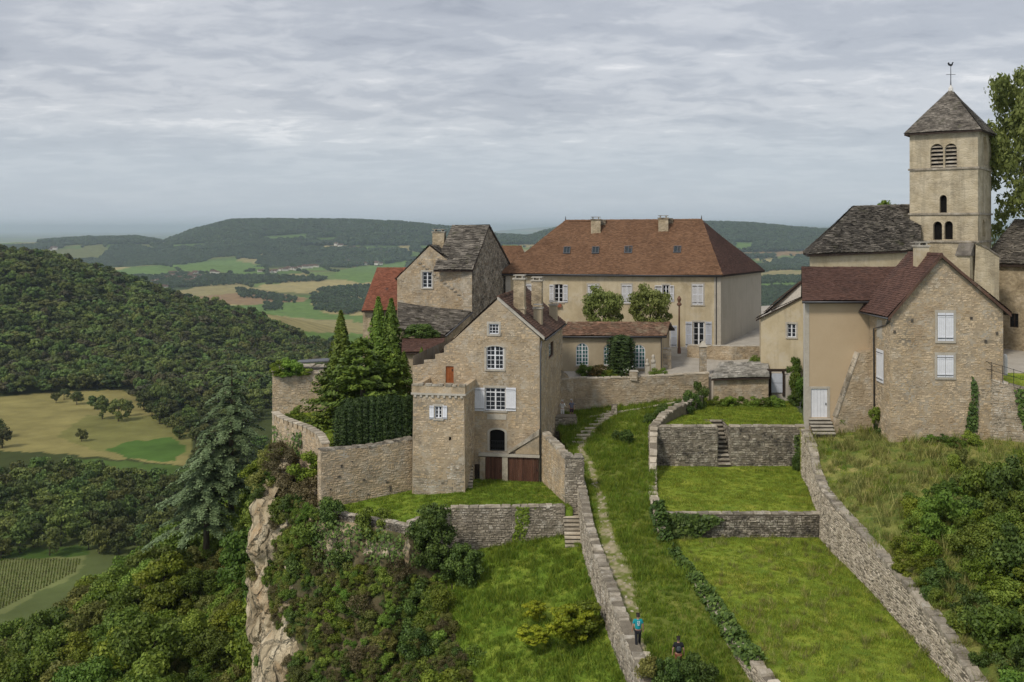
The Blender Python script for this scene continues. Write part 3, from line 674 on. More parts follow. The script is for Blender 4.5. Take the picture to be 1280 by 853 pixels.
# ---- scattered stuff (instances on points)
def scatter(name, P, S, protos, label, cat, rotz=None, tilt=.0, sz=None, parent=None):
    P = np.asarray(P, np.float32); n = len(P); me = bpy.data.meshes.new(name); me.vertices.add(n); me.vertices.foreach_set('co', P.ravel()); me.update()
    rz = RNG.uniform(0, 6.28, n) if rotz is None else rotz
    R_ = np.stack([RNG.normal(0, tilt, n) if tilt else np.zeros(n), RNG.normal(0, tilt, n) if tilt else np.zeros(n), rz], 1).astype(np.float32)
    S3 = np.asarray(S, np.float32); S3 = np.stack([S3, S3, S3 if sz is None else sz], 1).astype(np.float32) if S3.ndim == 1 else S3
    a = me.attributes.new('rot', 'FLOAT_VECTOR', 'POINT'); a.data.foreach_set('vector', R_.ravel())
    a = me.attributes.new('scl', 'FLOAT_VECTOR', 'POINT'); a.data.foreach_set('vector', S3.ravel())
    a = me.attributes.new('idx', 'INT', 'POINT'); a.data.foreach_set('value', RNG.integers(0, len(protos), n).astype(np.int32))
    o = bpy.data.objects.new(name, me); put(o, parent)
    col = bpy.data.collections.new(name + '_kinds')
    for k, m_ in enumerate(protos): col.objects.link(bpy.data.objects.new('%s_kind_%02d' % (name, k), m_))
    ng = bpy.data.node_groups.new(name + '_scatter', 'GeometryNodeTree')
    ng.interface.new_socket('Geometry', in_out='INPUT', socket_type='NodeSocketGeometry'); ng.interface.new_socket('Geometry', in_out='OUTPUT', socket_type='NodeSocketGeometry')
    gi = ng.nodes.new('NodeGroupInput'); go = ng.nodes.new('NodeGroupOutput'); ip = ng.nodes.new('GeometryNodeInstanceOnPoints')
    ci = ng.nodes.new('GeometryNodeCollectionInfo'); ci.inputs[0].default_value = col; ci.inputs['Separate Children'].default_value = True; ci.inputs['Reset Children'].default_value = True
    def attr(nm, t):
        x = ng.nodes.new('GeometryNodeInputNamedAttribute'); x.data_type = t; x.inputs[0].default_value = nm; return [s for s in x.outputs if s.enabled][0]
    L = ng.links.new; L(gi.outputs[0], ip.inputs['Points']); L(ci.outputs[0], ip.inputs['Instance']); ip.inputs['Pick Instance'].default_value = True
    L(attr('idx', 'INT'), ip.inputs['Instance Index']); L(attr('scl', 'FLOAT_VECTOR'), ip.inputs['Scale'])
    er = ng.nodes.new('FunctionNodeEulerToRotation'); L(attr('rot', 'FLOAT_VECTOR'), er.inputs[0]); L(er.outputs[0], ip.inputs['Rotation'])
    L(ip.outputs[0], go.inputs[0])
    md = o.modifiers.new('scatter', 'NODES'); md.node_group = ng
    tag(o, label, cat if parent is None else None, kind='stuff'); return o
def tuft_mesh(mat, n, h, w, spread, seed):
    rng = np.random.default_rng(seed); a = rng.uniform(0, 6.28, n); r = spread * np.sqrt(rng.random(n)); x, y = r * np.cos(a), r * np.sin(a)
    d = rng.uniform(0, 6.28, n); hh = h * rng.uniform(.5, 1.3, n); lean = hh * rng.uniform(.2, .9, n); la = rng.uniform(0, 6.28, n)
    V = np.stack([np.stack([x - w * np.cos(d), y - w * np.sin(d), np.full(n, -.03)], 1), np.stack([x + w * np.cos(d), y + w * np.sin(d), np.full(n, -.03)], 1),
                  np.stack([x + lean * np.cos(la), y + lean * np.sin(la), hh], 1)], 1).reshape(-1, 3)
    return np_mesh('tuft', V, np.arange(3 * n).reshape(n, 3), mat, rng.random(n))

# ---- value noise (numpy)
def vnoise(x, y, seed=0):
    x = np.asarray(x, float); y = np.asarray(y, float); xi = np.floor(x).astype(np.int64); yi = np.floor(y).astype(np.int64); fx = x - xi; fy = y - yi
    fx = fx * fx * (3 - 2 * fx); fy = fy * fy * (3 - 2 * fy)
    def hsh(a, b):
        h_ = (a * 374761393 + b * 668265263 + seed * 974711) & 0x7fffffff; h_ = ((h_ ^ (h_ >> 13)) * 1274126177) & 0x7fffffff; return ((h_ ^ (h_ >> 16)) & 0xffff) / 65535.0
    return (hsh(xi, yi) * (1 - fx) + hsh(xi + 1, yi) * fx) * (1 - fy) + (hsh(xi, yi + 1) * (1 - fx) + hsh(xi + 1, yi + 1) * fx) * fy
def fbm(x, y, o=4, seed=0):
    s = 0; a = .5; t = 0
    for k in range(o): s = s + a * vnoise(x * 2 ** k, y * 2 ** k, seed + k); t += a; a *= .5
    return s / t
def sstep(a, b, x): t = np.clip((x - a) / (b - a), 0, 1); return t * t * (3 - 2 * t)
def inpoly(px, py, poly):
    px = np.asarray(px); py = np.asarray(py); c = np.zeros(px.shape, bool); n = len(poly)
    for i in range(n):
        x0, y0 = poly[i]; x1, y1 = poly[(i + 1) % n]
        if y0 == y1: continue
        c ^= ((y0 > py) != (y1 > py)) & (px < (x1 - x0) * (py - y0) / (y1 - y0) + x0)
    return c
def project(P): return 640 + F * P[..., 0] / P[..., 1], HZ - F * P[..., 2] / P[..., 1]

# ================================================================== TERRAIN
def zpath(Y): return np.interp(Y, [36, 50, 53, 64.6, 79, 85, 90, 96, 100], [-24.2, -22.85, -22.5, -21.5, -20.0, -19.2, -18.4, -17.8, -17.4])
XE_Y = [0, 40, 60, 80, 105, 130, 200, 320, 600]; XE_X = [8, 2, -9, -19, -22, -20, -6, 40, 200]
CREST_PX = [-300, -100, 0, 47, 95, 142, 190, 237, 285, 332, 364, 399, 440, 500]; CREST_PY = [282, 290, 301, 311, 330, 349, 363, 372, 388, 410, 423, 436, 452, 470]
RID_PX = [-400, -100, 50, 110, 170, 205, 240, 290, 400, 500, 560, 620, 660, 690, 720, 750, 900, 940, 1000, 1060, 1200, 1600]
RID_PY = [305, 308, 302, 297.5, 297.5, 303, 289, 276, 275, 278, 285, 294, 296, 288, 281, 278.5, 278.5, 280.5, 286, 290, 287, 285]
def height(x, y):
    x = np.asarray(x, float); y = np.asarray(y, float); ys = np.maximum(y, 1.0)
    zv = np.interp(y, [0, 900, 1500, 2200, 60000], [-125, -127, -172, -228, -232])
    zv = zv + (fbm(x / 420, y / 420, 3, 5) - .5) * np.interp(y, [0, 600, 2500, 9000], [4, 8, 26, 40])
    # wooded hill on the left of the valley
    px = 640 + F * x / np.maximum(y, 300)
    crest = -(np.interp(640 + F * x / 1050, CREST_PX, CREST_PY) - HZ) / F * 1050 - 25
    foot = np.interp(px, [-200, 0, 200, 330, 420], [760, 740, 735, 690, 660])
    up = sstep(0, 1, np.clip((y - foot) / (1050 - foot), 0, 1)) * (1 - sstep(1080, 1900, y))
    zh = zv + (np.maximum(crest, zv) - zv) * up * sstep(-1300 + 0 * x, -1299, x)
    z = zh + up * (fbm(x / 60, y / 60, 3, 9) - .5) * 10
    # distant ridge
    pr = 640 + F * x / np.maximum(y, 4000)
    rc = (HZ - np.interp(pr, RID_PX, RID_PY)) / F * 7200 - 14
    ru = sstep(5300, 7200, y) * (1 - sstep(7600, 10500, y))
    z = z + (np.maximum(rc, z) - z) * ru + ru * (fbm(x / 300, y / 300, 3, 3) - .5) * 22
    # low swells in front of the ridge
    sw = sstep(3000, 4300, y) * (1 - sstep(4600, 5600, y)); z = z + sw * 60 * fbm(x / 900, y / 700, 2, 21)
    # far hills beyond the plain
    fr = sstep(26000, 34000, y) * (1 - sstep(36000, 50000, y)); z = z + fr * (240 + 150 * fbm(x / 6000 + 3, y / 9000, 3, 31)) * sstep(-2500, 3500, x + .02 * y)
    # slope below the village spur
    xe = np.interp(y, XE_Y, XE_X); d = xe - x
    f0 = np.interp(y, [55, 80, 95, 118, 160, 260], [-46, -41.5, -40, -33, -31, -34])
    zs = f0 - .55 * np.maximum(d, 0) - .0015 * np.maximum(d, 0) ** 2 + (fbm(x / 14, y / 14, 3, 2) - .5) * 4
    far_drop = np.maximum(0, y - 142) * .55
    zr = -33.0 - far_drop + 0 * x
    zn = np.where(d > 0, np.maximum(zs, zs), np.minimum(zr, f0 + .0 * d))
    zn = np.where(d > 0, zs - far_drop * np.exp(-np.maximum(d, 0) / 25), zn)
    return np.where(y < 1400, np.maximum(z, zn), z)

NT, NR = 470, 900
th_ = np.radians(np.concatenate([np.linspace(-75, -31, 50, endpoint=False), np.linspace(-31, 31, NT - 100), np.linspace(31, 75, 51)[1:]])); NT = len(th_)
rr_ = np.concatenate([np.geomspace(22, 330, 160, endpoint=False), np.geomspace(330, 1200, 360, endpoint=False), np.geomspace(1200, 72000, 380)])
TT, RR = np.meshgrid(th_, rr_); TX, TY = RR * np.sin(TT), RR * np.cos(TT); TZ = height(TX, TY)
TV = np.stack([TX, TY, TZ], -1)
ii = np.arange(NR * NT).reshape(NR, NT); TF = np.stack([ii[:-1, :-1], ii[:-1, 1:], ii[1:, 1:], ii[1:, :-1]], -1).reshape(-1, 4)
ter_me = np_mesh('terrain', TV.reshape(-1, 3), TF, 'terrain', smooth=True)
PXT, PYT = project(TV)
GREEN, GREEN2, TAN, BROWN, STRAW, OLIVE, WOODG = (.115, .185, .045), (.09, .145, .036), (.27, .23, .10), (.25, .165, .085), (.33, .275, .12), (.125, .135, .045), (.045, .065, .022)
colr = np.zeros(TV.shape); 
# patchwork of fields on the plain: jittered cells in map space
def patchwork(x, y):
    u = (x * .92 + y * .38) / 150 + 2.2 * fbm(x / 900, y / 900, 2, 41); v = (-x * .38 + y * .92) / 330 + 1.4 * fbm(x / 700, y / 700, 2, 42)
    i, j = np.floor(u).astype(int), np.floor(v).astype(int); h_ = ((i * 73856093) ^ (j * 19349663)) & 0xffff
    pal = np.array([GREEN, GREEN2, OLIVE, GREEN2, TAN, GREEN, OLIVE, WOODG, STRAW, (.13, .18, .05)])
    return pal[h_ % len(pal)]
farm = TY > 1250
colr[:] = OLIVE
colr[farm] = patchwork(TX[farm], TY[farm])
colr[(TY > 5200) & (TZ > -105) & (TY < 11000)] = np.array((.04, .06, .024))
far_f = TY > 10500; colr[far_f] = patchwork(TX[far_f] / 4, TY[far_f] / 4) * .8
colr[TY < 1250] = np.array((.05, .062, .02)); colr[TY < 420] = np.array((.10, .125, .042))
FIELDS = [
 ([(-80, 502), (60, 491), (150, 487), (208, 518), (245, 548), (236, 583), (60, 566), (-80, 562)], (.235, .205, .075)),
 ([(110, 520), (205, 520), (245, 548), (240, 570), (130, 566), (70, 545)], (.175, .170, .055)),
 ([(134, 562), (168, 551), (215, 547), (236, 560), (218, 577), (162, 575)], (.070, .130, .026)),
 ([(90, 573), (245, 584), (245, 597), (100, 588)], (.075, .12, .028)),
 ([(-80, 692), (112, 684), (100, 716), (0, 770), (-80, 780)], (.16, .18, .065)),
 ([(-80, 690), (112, 682), (112, 694), (-80, 706)], (.060, .105, .022)),
 ([(215, 366), (250, 358), (330, 360), (330, 368), (240, 375)], TAN), ([(235, 372), (325, 364), (386, 373), (372, 382), (300, 381), (240, 380)], BROWN),
 ([(322, 357), (396, 350), (463, 350), (463, 358), (402, 368), (335, 364)], STRAW), ([(292, 386), (340, 378), (385, 377), (405, 392), (472, 396), (472, 404), (330, 396)], GREEN),
 ([(320, 392), (400, 400), (440, 400), (440, 408), (345, 404)], TAN), ([(410, 346), (440, 334), (510, 327), (510, 350), (450, 354)], GREEN),
 ([(118, 339), (200, 333), (216, 342), (150, 347)], GREEN), ([(232, 330), (290, 325), (332, 332), (300, 342), (245, 338)], GREEN),
 ([(322, 296), (384, 292), (386, 300), (330, 302)], GREEN2), ([(392, 298), (420, 296), (420, 303), (394, 304)], GREEN2),
 ([(50, 312), (140, 309), (125, 324), (80, 326)], OLIVE), ([(215, 306), (260, 304), (255, 310), (215, 312)], GREEN2),
 ([(918, 303), (942, 303), (940, 314), (918, 315)], GREEN), ([(925, 316), (1012, 314), (1012, 320), (925, 321)], BROWN), ([(945, 342), (1012, 337), (1012, 345), (945, 348)], TAN), ([(945, 356), (1012, 354), (1012, 359), (945, 360)], GREEN),
 ([(330, 400), (470, 404), (470, 418), (380, 416)], TAN), ([(352, 414), (470, 418), (470, 450), (400, 444), (370, 428)], GREEN),
]
jx = (fbm(TX / 9, TY / 9, 3, 91) - .5) * 9 * 700 / np.maximum(TY, 300); jy = (fbm(TX / 7 + 50, TY / 16, 3, 92) - .5) * 5 * 700 / np.maximum(TY, 300)
for poly, c in FIELDS: colr[inpoly(PXT + jx, PYT + jy, poly) & (TY > 200)] = c
ca = ter_me.attributes.new('col', 'FLOAT_VECTOR', 'POINT'); ca.data.foreach_set('vector', colr.reshape(-1, 3).astype(np.float32).ravel())
terrain = bpy.data.objects.new('terrain', ter_me); COL.objects.link(terrain); tag(terrain, 'wide valley and plain of fields and slopes below the village', None, kind='structure')

# ---- spur: ruled ground sheets between two boundary lines
def resample(pts, n):
    pts = np.array(pts, float); d = np.r_[0, np.cumsum(np.linalg.norm(np.diff(pts[:, :2], axis=0), axis=1))]; t = np.linspace(0, d[-1], n)
    return np.stack([np.interp(t, d, pts[:, k]) for k in range(pts.shape[1])], 1)
SHEETS = {}
def sheet(name, left, right, nu, nv, mat, label, zf=None, bump=.05, seed=0, skirt=2.0, col=None, cut=None):
    A, B = resample(left, nv), resample(right, nv); t = np.linspace(0, 1, nu)[None, :, None]
    P = A[:, None, :] * (1 - t) + B[:, None, :] * t
    if zf is not None: P[..., 2] = zf(P[..., 0], P[..., 1])
    P[..., 2] += (fbm(P[..., 0] / 1.7, P[..., 1] / 1.7, 3, seed) - .5) * 2 * bump + (fbm(P[..., 0] / 6, P[..., 1] / 6, 2, seed + 3) - .5) * 2 * bump
    SHEETS[name] = P
    n0, n1 = P.shape[:2]; ix = np.arange(n0 * n1).reshape(n0, n1); fc = np.stack([ix[:-1, :-1], ix[:-1, 1:], ix[1:, 1:], ix[1:, :-1]], -1).reshape(-1, 4)
    V = P.reshape(-1, 3)
    if cut is not None:
        cf_ = V[fc].mean(1); fc = fc[~((cf_[:, 0] > cut[0]) & (cf_[:, 0] < cut[1]) & (cf_[:, 1] > cut[2]) & (cf_[:, 1] < cut[3]))]
    border = np.r_[ix[0, :], ix[1:, -1], ix[-1, -2::-1], ix[-2:0:-1, 0]]; k = len(border); V2 = V[border].copy(); V2[:, 2] -= skirt; o0 = len(V); V = np.vstack([V, V2]); q = np.arange(k)
    sk = np.stack([border, o0 + q, o0 + (q + 1) % k, border[(q + 1) % k]], 1)
    if cut is not None:
        bc = V[border]; sk = sk[~((bc[:, 0] > cut[0] - .15) & (bc[:, 0] < cut[1] + .15) & (bc[:, 1] > cut[2]) & (bc[:, 1] < cut[3]))]
    fc = np.vstack([fc, sk])
    me = np_mesh(name, V, fc, mat, smooth=True)
    if col is not None:
        cc = np.vstack([col(P).reshape(-1, 3), np.tile((.1, .09, .06), (k, 1))]); a = me.attributes.new('col', 'FLOAT_VECTOR', 'POINT'); a.data.foreach_set('vector', cc.astype(np.float32).ravel())
    o = bpy.data.objects.new(name, me); COL.objects.link(o); tag(o, label, kind='structure'); return o
def on_sheet(name, n, rng=RNG, pref=None):
    P = SHEETS[name]; a, b = P.shape[:2]; area = np.linalg.norm(np.cross(P[1:, :-1] - P[:-1, :-1], P[:-1, 1:] - P[:-1, :-1]), axis=-1).ravel(); p = area / area.sum()
    k = rng.choice(len(p), n, p=p); i, j = k // (b - 1), k % (b - 1); u, v = rng.random(n)[:, None], rng.random(n)[:, None]
    return (P[i, j] * (1 - u) + P[i, j + 1] * u) * (1 - v) + (P[i + 1, j] * (1 - u) + P[i + 1, j + 1] * u) * v
def z_on(name, x, y):
    P = SHEETS[name]; d = (P[..., 0] - x) ** 2 + (P[..., 1] - y) ** 2; k = np.argmin(d); return P.reshape(-1, 3)[k, 2]

LC = -21.85; LB = -20.3; LA = -17.05; HL = -21.1
sheet('lower_lawn', [(14.2, 34, -22.2), (12.4, 50, -22.0), (11.7, 58, -21.9), (11.1, 64, LC), (10.7, 70.45, LC)], [(20.9, 34, -22.2), (21.2, 48, -22.0), (21.6, 60, LC), (21.7, 70.45, LC)], 60, 150, 'turf', 'lower garden lawn between two stone walls', bump=.07, seed=1)
sheet('middle_lawn', [(10.6, 70.6, LB), (11.2, 78, LB), (12.0, 85.05, LB)], [(21.7, 70.6, LB), (22.9, 77, LB), (25.0, 85.05, LB)], 60, 90, 'turf', 'middle terrace lawn behind the low retaining wall', bump=.06, seed=2)
sheet('upper_lawn', [(12.0, 85.3, LA), (13.6, 90, LA), (17.0, 95, LA), (18.0, 99, LA)], [(25.2, 85.3, LA), (26.2, 90, LA), (27.0, 95, LA), (28, 99, LA)], 110, 70, 'turf', 'upper terrace lawn below the stone hut', bump=.07, seed=3, cut=(17.5, 18.72, 84, 89.0))
# path slope between the garden walls
TRACK = [(764, 516), (738, 540), (724, 560), (738, 580), (750, 620), (757, 660), (762, 690), (772, 715), (782, 745), (795, 790), (805, 830), (812, 860)]
def path_z(x, y): return zpath(y) + .05 * (x - 7) * sstep(86, 97, y) + .03 * (x - 8)
trk = np.array([(lambda Y: ((px - 640) / F * Y, Y))(min(np.linspace(36, 98, 1200), key=lambda Y: abs(HZ - F * float(path_z((px - 640) / F * Y, Y)) / Y - py))) for px, py in TRACK])
def dtrack(P):
    d = np.full(P.shape[:2], 99.); x, y = P[..., 0], P[..., 1]
    for (ax, ay), (bx, by) in zip(trk[:-1], trk[1:]):
        vx, vy = bx - ax, by - ay; t = np.clip(((x - ax) * vx + (y - ay) * vy) / (vx * vx + vy * vy), 0, 1); d = np.minimum(d, np.hypot(x - ax - t * vx, y - ay - t * vy))
    return d
def path_col(P):
    x, y = P[..., 0], P[..., 1]; d = dtrack(P); n = fbm(x * 1.3, y * 1.3, 4, 51); n2 = fbm(x / 2.5, y / 2.5, 3, 52); n3 = fbm(x * 3, y * 3, 3, 53)
    g = np.array((.145, .175, .036)) * (.7 + .6 * n[..., None]) + np.array((.05, .03, .012)) * sstep(.5, .75, n2)[..., None]
    w = np.interp(y, [45, 56, 63, 68, 80, 98], [.25, .35, .95, .45, .3, .28]); m = .85 * np.clip(sstep(1.5, .4, d / w) * sstep(.36, .66, n * .5 + n3 * .5 + .05 * (np.abs(y - 64) < 5)), 0, 1)[..., None]
    return g * (1 - m) + np.array((.36, .30, .205)) * (.6 + .8 * n3[..., None]) * m
sheet('sloping_path', [(9.0, 36, 0), (6.9, 51, 0), (6.1, 59.5, 0), (5.6, 71, 0), (5.5, 78, 0), (5.0, 84, 0), (4.4, 91, 0), (4.2, 97, 0)],
      [(14.6, 36, 0), (12.2, 50.6, 0), (11.6, 58, 0), (11.2, 62, 0), (10.5, 66.4, 0), (10.7, 73.4, 0), (11.4, 80, 0), (12.2, 85, 0), (13.8, 90, 0), (19.5, 98.5, 0)], 150, 420, 'path_ground', 'grassy slope with a worn stony footpath between walls', zf=path_z, bump=.09, seed=4, col=path_col)
sheet('house_lawn', [(-4.6, 74.8, HL), (-4.6, 84, HL)], [(4.6, 75.2, HL), (2.6, 84, HL)], 36, 36, 'turf_lush', 'small green lawn before the cellar doors', bump=.05, seed=5)
sheet('terrace_lawn', [(-15.2, 76.9, -21.9), (-11, 74.4, -21.9), (-7.4, 72.2, -21.85), (-4.4, 74.9, HL - .05)], [(-15.4, 78.6, -21.8), (-11.6, 80.6, -21.6), (-8.2, 82, -21.3), (-4.4, 84, HL - .05)], 30, 40, 'turf_lush', 'triangular lawn at the foot of the big terrace wall', bump=.06, seed=6)
MEAD_L = [(3.4, 38, -29.2), (1.2, 46, -28.4), (-1.0, 53, -27.6), (-2.6, 60, -26.8), (-4.0, 66, -26.0), (-5.0, 71, -25.2), (-5.0, 75.3, -24.4)]
MEAD_R = [(8.6, 38, -25.6), (7.2, 46, -25.0), (6.2, 53, -24.3), (5.7, 60, -23.95), (5.3, 66, -23.6), (5.2, 71, -23.3), (5.2, 75.3, -23.0)]
sheet('meadow', MEAD_L, MEAD_R, 70, 160, 'turf_lush', 'sloping meadow below the lawn wall', bump=.09, seed=7)
sheet('terrace_garden', [(-21.6, 92.6, -17.9), (-18.9, 88.2, -17.9), (-16.9, 84.8, -17.9), (-14.4, 78.9, -17.9)], [(-20, 103, -17.4), (-12, 103, -17.4), (-8.4, 92, -17.8), (-8.4, 82.4, -17.9)], 30, 30, 'turf', 'upper terrace garden inside the crenellated wall', bump=.04, seed=8)
def plat_z(x, y): return np.interp(y, [96, 103, 113, 130, 150], [-14.9, -14.6, -13.5, -13, -13]) + np.clip((x - 22) * .085, 0, 2.6) * sstep(86, 100, y) - sstep(-5, -16, x) * 2.5
sheet('village_ground', [(-15.5, 103, 0), (-15.5, 150, 0)], [(-4, 103, 0), (-4, 150, 0)], 20, 30, 'turf', 'ground among the upper houses', zf=plat_z, seed=9, skirt=18)
sheet('courtyard', [(-4.2, 102.8, 0), (4, 97.9, 0), (10, 97.8, 0), (19.8, 98.6, 0), (27.5, 98, 0)], [(-4.2, 150, 0), (4, 150, 0), (10, 150, 0), (24, 150, 0), (60, 150, 0)], 60, 60, 'gravel', 'pale gravel courtyard round the mansion', zf=plat_z, bump=.02, seed=10, skirt=4)
# right-hand bank above the long wall
WR_Y = [34, 44, 46.5, 50.2, 57, 66, 70, 74, 78, 81.5]; WR_T = [-22.0, -21.4, -21.0, -20.1, -19.4, -18.75, -18.4, -17.9, -16.9, -16.5]; WR_X = [21.2, 21.3, 21.4, 21.5, 21.6, 21.65, 21.7, 22.35, 23.2, 23.7]
def bank_z(x, y):
    wt_ = np.interp(y, WR_Y, WR_T) - .15; d = np.maximum(0, x - np.interp(y, WR_Y, WR_X))
    s = np.interp(y, [34, 60, 70, 80], [.34, .30, .16, .06]); z = wt_ + s * np.minimum(d, 14) + (fbm(x / 3, y / 3, 3, 61) - .45) * .9 * sstep(0, 2.5, d)
    t = sstep(71, 75.5, y) * sstep(24.5, 28, x); z = z * (1 - t) + (-16.35 + .05 * (x - 29)) * t
    return z
sheet('grass_bank', [(21.5, 34, 0), (21.7, 50, 0), (21.9, 66, 0), (22.0, 70, 0), (22.7, 74, 0), (23.5, 78, 0), (24.0, 83, 0)], [(62, 34, 0), (62, 50, 0), (62, 66, 0), (62, 70, 0), (62, 74, 0), (62, 78, 0), (62, 83, 0)], 130, 120, 'turf_dry', 'rough grass bank rising from the long wall to the house', zf=bank_z, bump=.1, seed=11, skirt=6)
sheet('church_road', [(36.5, 87.5, -12.55), (36.5, 104, -12.2)], [(70, 84, -12.5), (70, 104, -12.1)], 30, 20, 'gravel', 'pale road passing between cottage and church', bump=.02, seed=13, skirt=3)
sheet('church_yard', [(37.0, 78.2, -13.1), (36.5, 87.6, -12.6)], [(70, 73, -13.1), (70, 84.1, -12.55)], 30, 30, 'turf', 'grass yard above the retaining wall by the church', bump=.04, seed=12, skirt=4)

# ---- cliff below the spur
CL = [(-20.5, 112, -19.5, .1), (-22.2, 100, -19.2, .05), (-21.8, 92, -19.0, .03), (-20.3, 87.5, -19.2, .02), (-20.2, 84.5, -20.0, .0), (-21.2, 82.5, -22.2, .0), (-20.6, 80.6, -22.6, .02), (-18.6, 80.0, -22.2, .14), (-16.8, 78.6, -21.4, .30), (-15.3, 76.6, -22.1, .40), (-11, 74.1, -22.1, .44), (-7.4, 71.9, -22.2, .50),
      (-5.4, 71.4, -25.0, .55), (-4.3, 66, -26.1, .62), (-2.9, 60, -26.9, .66), (-1.3, 53, -27.7, .7), (.9, 46, -28.5, .7), (3.1, 38, -29.3, .7), (5, 30, -30, .7)]
NCL = 620; cp = resample(CL, NCL); dxy = np.gradient(cp[:, :2], axis=0); nrm = np.stack([dxy[:, 1], -dxy[:, 0]], 1); nrm /= np.linalg.norm(nrm, axis=1, keepdims=True) + 1e-9
ker = np.ones(31) / 31; nrm = np.stack([np.convolve(np.pad(nrm[:, k], 15, 'edge'), ker, 'valid') for k in range(2)], 1); nrm /= np.linalg.norm(nrm, axis=1, keepdims=True)
if nrm[240] @ np.array([-1, -.5]) < 0: nrm = -nrm
drop = np.linspace(0, 1, 230) ** 1.1 * 34
S_, D_ = np.meshgrid(np.arange(NCL) * .134, drop, indexing='ij')
def cliff_off(S, D):
    rough = (fbm(S / 3.2, D / 4.5, 5, 71) - .5) * 2.0 + (fbm(S / .9, D / 1.5, 5, 72) - .5) * 1.3 - .45 * sstep(.06, .0, np.abs(fbm(S / 1.6, D / 7, 3, 76) - .5))
    ledge = np.abs((D / 3.1 + fbm(S / 5, D / 9, 2, 73) * 1.6) % 1 - .5) * .8
    return (rough + ledge) * sstep(0, 1.2, D)
off = cp[:, None, 3] * D_ + cliff_off(S_, D_)
CP = np.stack([cp[:, None, 0] + nrm[:, None, 0] * off, cp[:, None, 1] + nrm[:, None, 1] * off, cp[:, None, 2] - D_], -1)
CP = np.concatenate([(CP[:, :1] - np.concatenate([nrm[:, None, :] * 1.5, np.zeros((NCL, 1, 1))], -1)), CP], 1)
SHEETS['cliff'] = CP
n0, n1 = CP.shape[:2]; ix = np.arange(n0 * n1).reshape(n0, n1); cf = np.stack([ix[:-1, :-1], ix[:-1, 1:], ix[1:, 1:], ix[1:, :-1]], -1).reshape(-1, 4)
cliff = bpy.data.objects.new('cliff', np_mesh('cliff', CP.reshape(-1, 3), cf, 'rock')); COL.objects.link(cliff); tag(cliff, 'pale limestone cliff under the village walls', kind='structure')
cliff.data.materials.append(M('soil_slope'))
cc_ = CP.reshape(-1, 3)[cf].mean(1); cpx, cpy = 640 + F * cc_[:, 0] / cc_[:, 1], HZ - F * cc_[:, 2] / cc_[:, 1]
nz_ = fbm(cc_[:, 0] / 1.1 + cc_[:, 1] / 2, cc_[:, 2] / 1.4, 4, 75) * 26
bare = (cpx < 338 + nz_ * 1.7) | ((cpx > 385) & (cpx < 512) & (cpy > 640) & (cpy < 684 + nz_) & (fbm(cc_[:, 0] * .7, cc_[:, 1] * .7, 3, 77) > .45))
cliff.data.polygons.foreach_set('material_index', np.where(bare, 0, 1).astype(np.int32))

# ================================================================== GARDEN WALLS
wp = [(x + .0, y, lawn, t) for x, y, t, lawn in zip(WR_X, WR_Y, WR_T, [-22.3, -22.1, -22.05, -22, -21.9, LC, LC, LB, LB, LB])]
wall_run('garden_wall', 'long pale stone wall with stepped coping between lawns and rough bank', wp[::-1], .6, 'stone_pale', 'mortar_grey', .17, .34, .05, 'stone_grey', .6, .17, seed=3)
T1 = LA + .12
wall_run('terrace_wall', 'tall blackened terrace wall to the left of the garden steps', [(11.75, 85, LB, T1), (17.55, 85, LB, T1)], .6, 'stone_dark', 'mortar_grey', .21, .42, .05, 'stone_grey', .8, .12, seed=4)
wall_run('terrace_wall', 'tall blackened terrace wall between garden steps and tan house', [(18.65, 85, LB, T1), (25.0, 85, LB, T1)], .6, 'stone_dark', 'mortar_grey', .21, .42, .05, 'stone_grey', .8, .12, seed=5)
steps('garden_steps', 'narrow stone steps climbing through the gap between blackened terrace walls', (18.1, 84.7, LB), (0, 1), 1.05, 11, .36, .297, 'stone_grey')
wall_run('garden_wall', 'grey cheek wall lining the right of the garden steps', [(18.7, 89.2, LB, T1 - .15), (18.7, 85.65, LB, T1 - .15)], .4, 'stone_dark', 'mortar_dark', .2, .35, .03, seed=6)
wall_run('garden_wall', 'grey cheek wall lining the left of the garden steps', [(17.5, 85.65, LB, T1 - .15), (17.5, 89.2, LB, T1 - .15)], .4, 'stone_dark', 'mortar_dark', .2, .35, .03, seed=36)
wall_run('low_terrace_wall', 'low dark mossy wall between the middle and lower lawns', [(10.9, 70.4, LC, LB + .1), (21.7, 70.4, LC, LB + .1)], .5, 'stone_dark', 'mortar_dark', .19, .34, .06, 'stone_grey', .7, .11, seed=7)
lw = [(11.8, 85, -19.3, T1), (11.0, 80, -20.0, LB + .2), (10.45, 76, -20.4, LB + .2), (10.2, 72.5, -20.8, LB + .15), (10.05, 69.5, -21.1, LB - .2), (10.1, 66.4, -21.5, LC + .2), (10.5, 64, -21.7, LC + .2), (10.9, 62.2, -21.9, LC + .2), (11.3, 58.2, -22.3, LC + .15), (11.6, 53, -22.7, LC + .1), (12.0, 50, -22.9, LC), (12.9, 44, -23.4, LC - .1), (14.2, 36, -24.2, LC - .3)]
wall_run('garden_wall', 'curving pale wall between the grassy footpath and the lawns', lw, .6, 'stone_pale', 'mortar_grey', .17, .32, .05, 'stone_pale', .55, .14, seed=8, ragged=.12)
uw = [(17.6, 95.2, -17.0, -15.9), (16.0, 92.8, -17.3, -16.0), (14.4, 90, -17.8, -16.1), (13.0, 87.6, -18.4, -16.3), (11.9, 85.3, -19.1, T1 + .15)]
wall_run('ruined_wall', 'ruined rubble wall climbing from terrace corner to the stone hut', uw, .7, 'stone_pale', 'mortar_grey', .2, .34, .08, 'stone_grey', .35, .14, seed=9, ragged=.35)
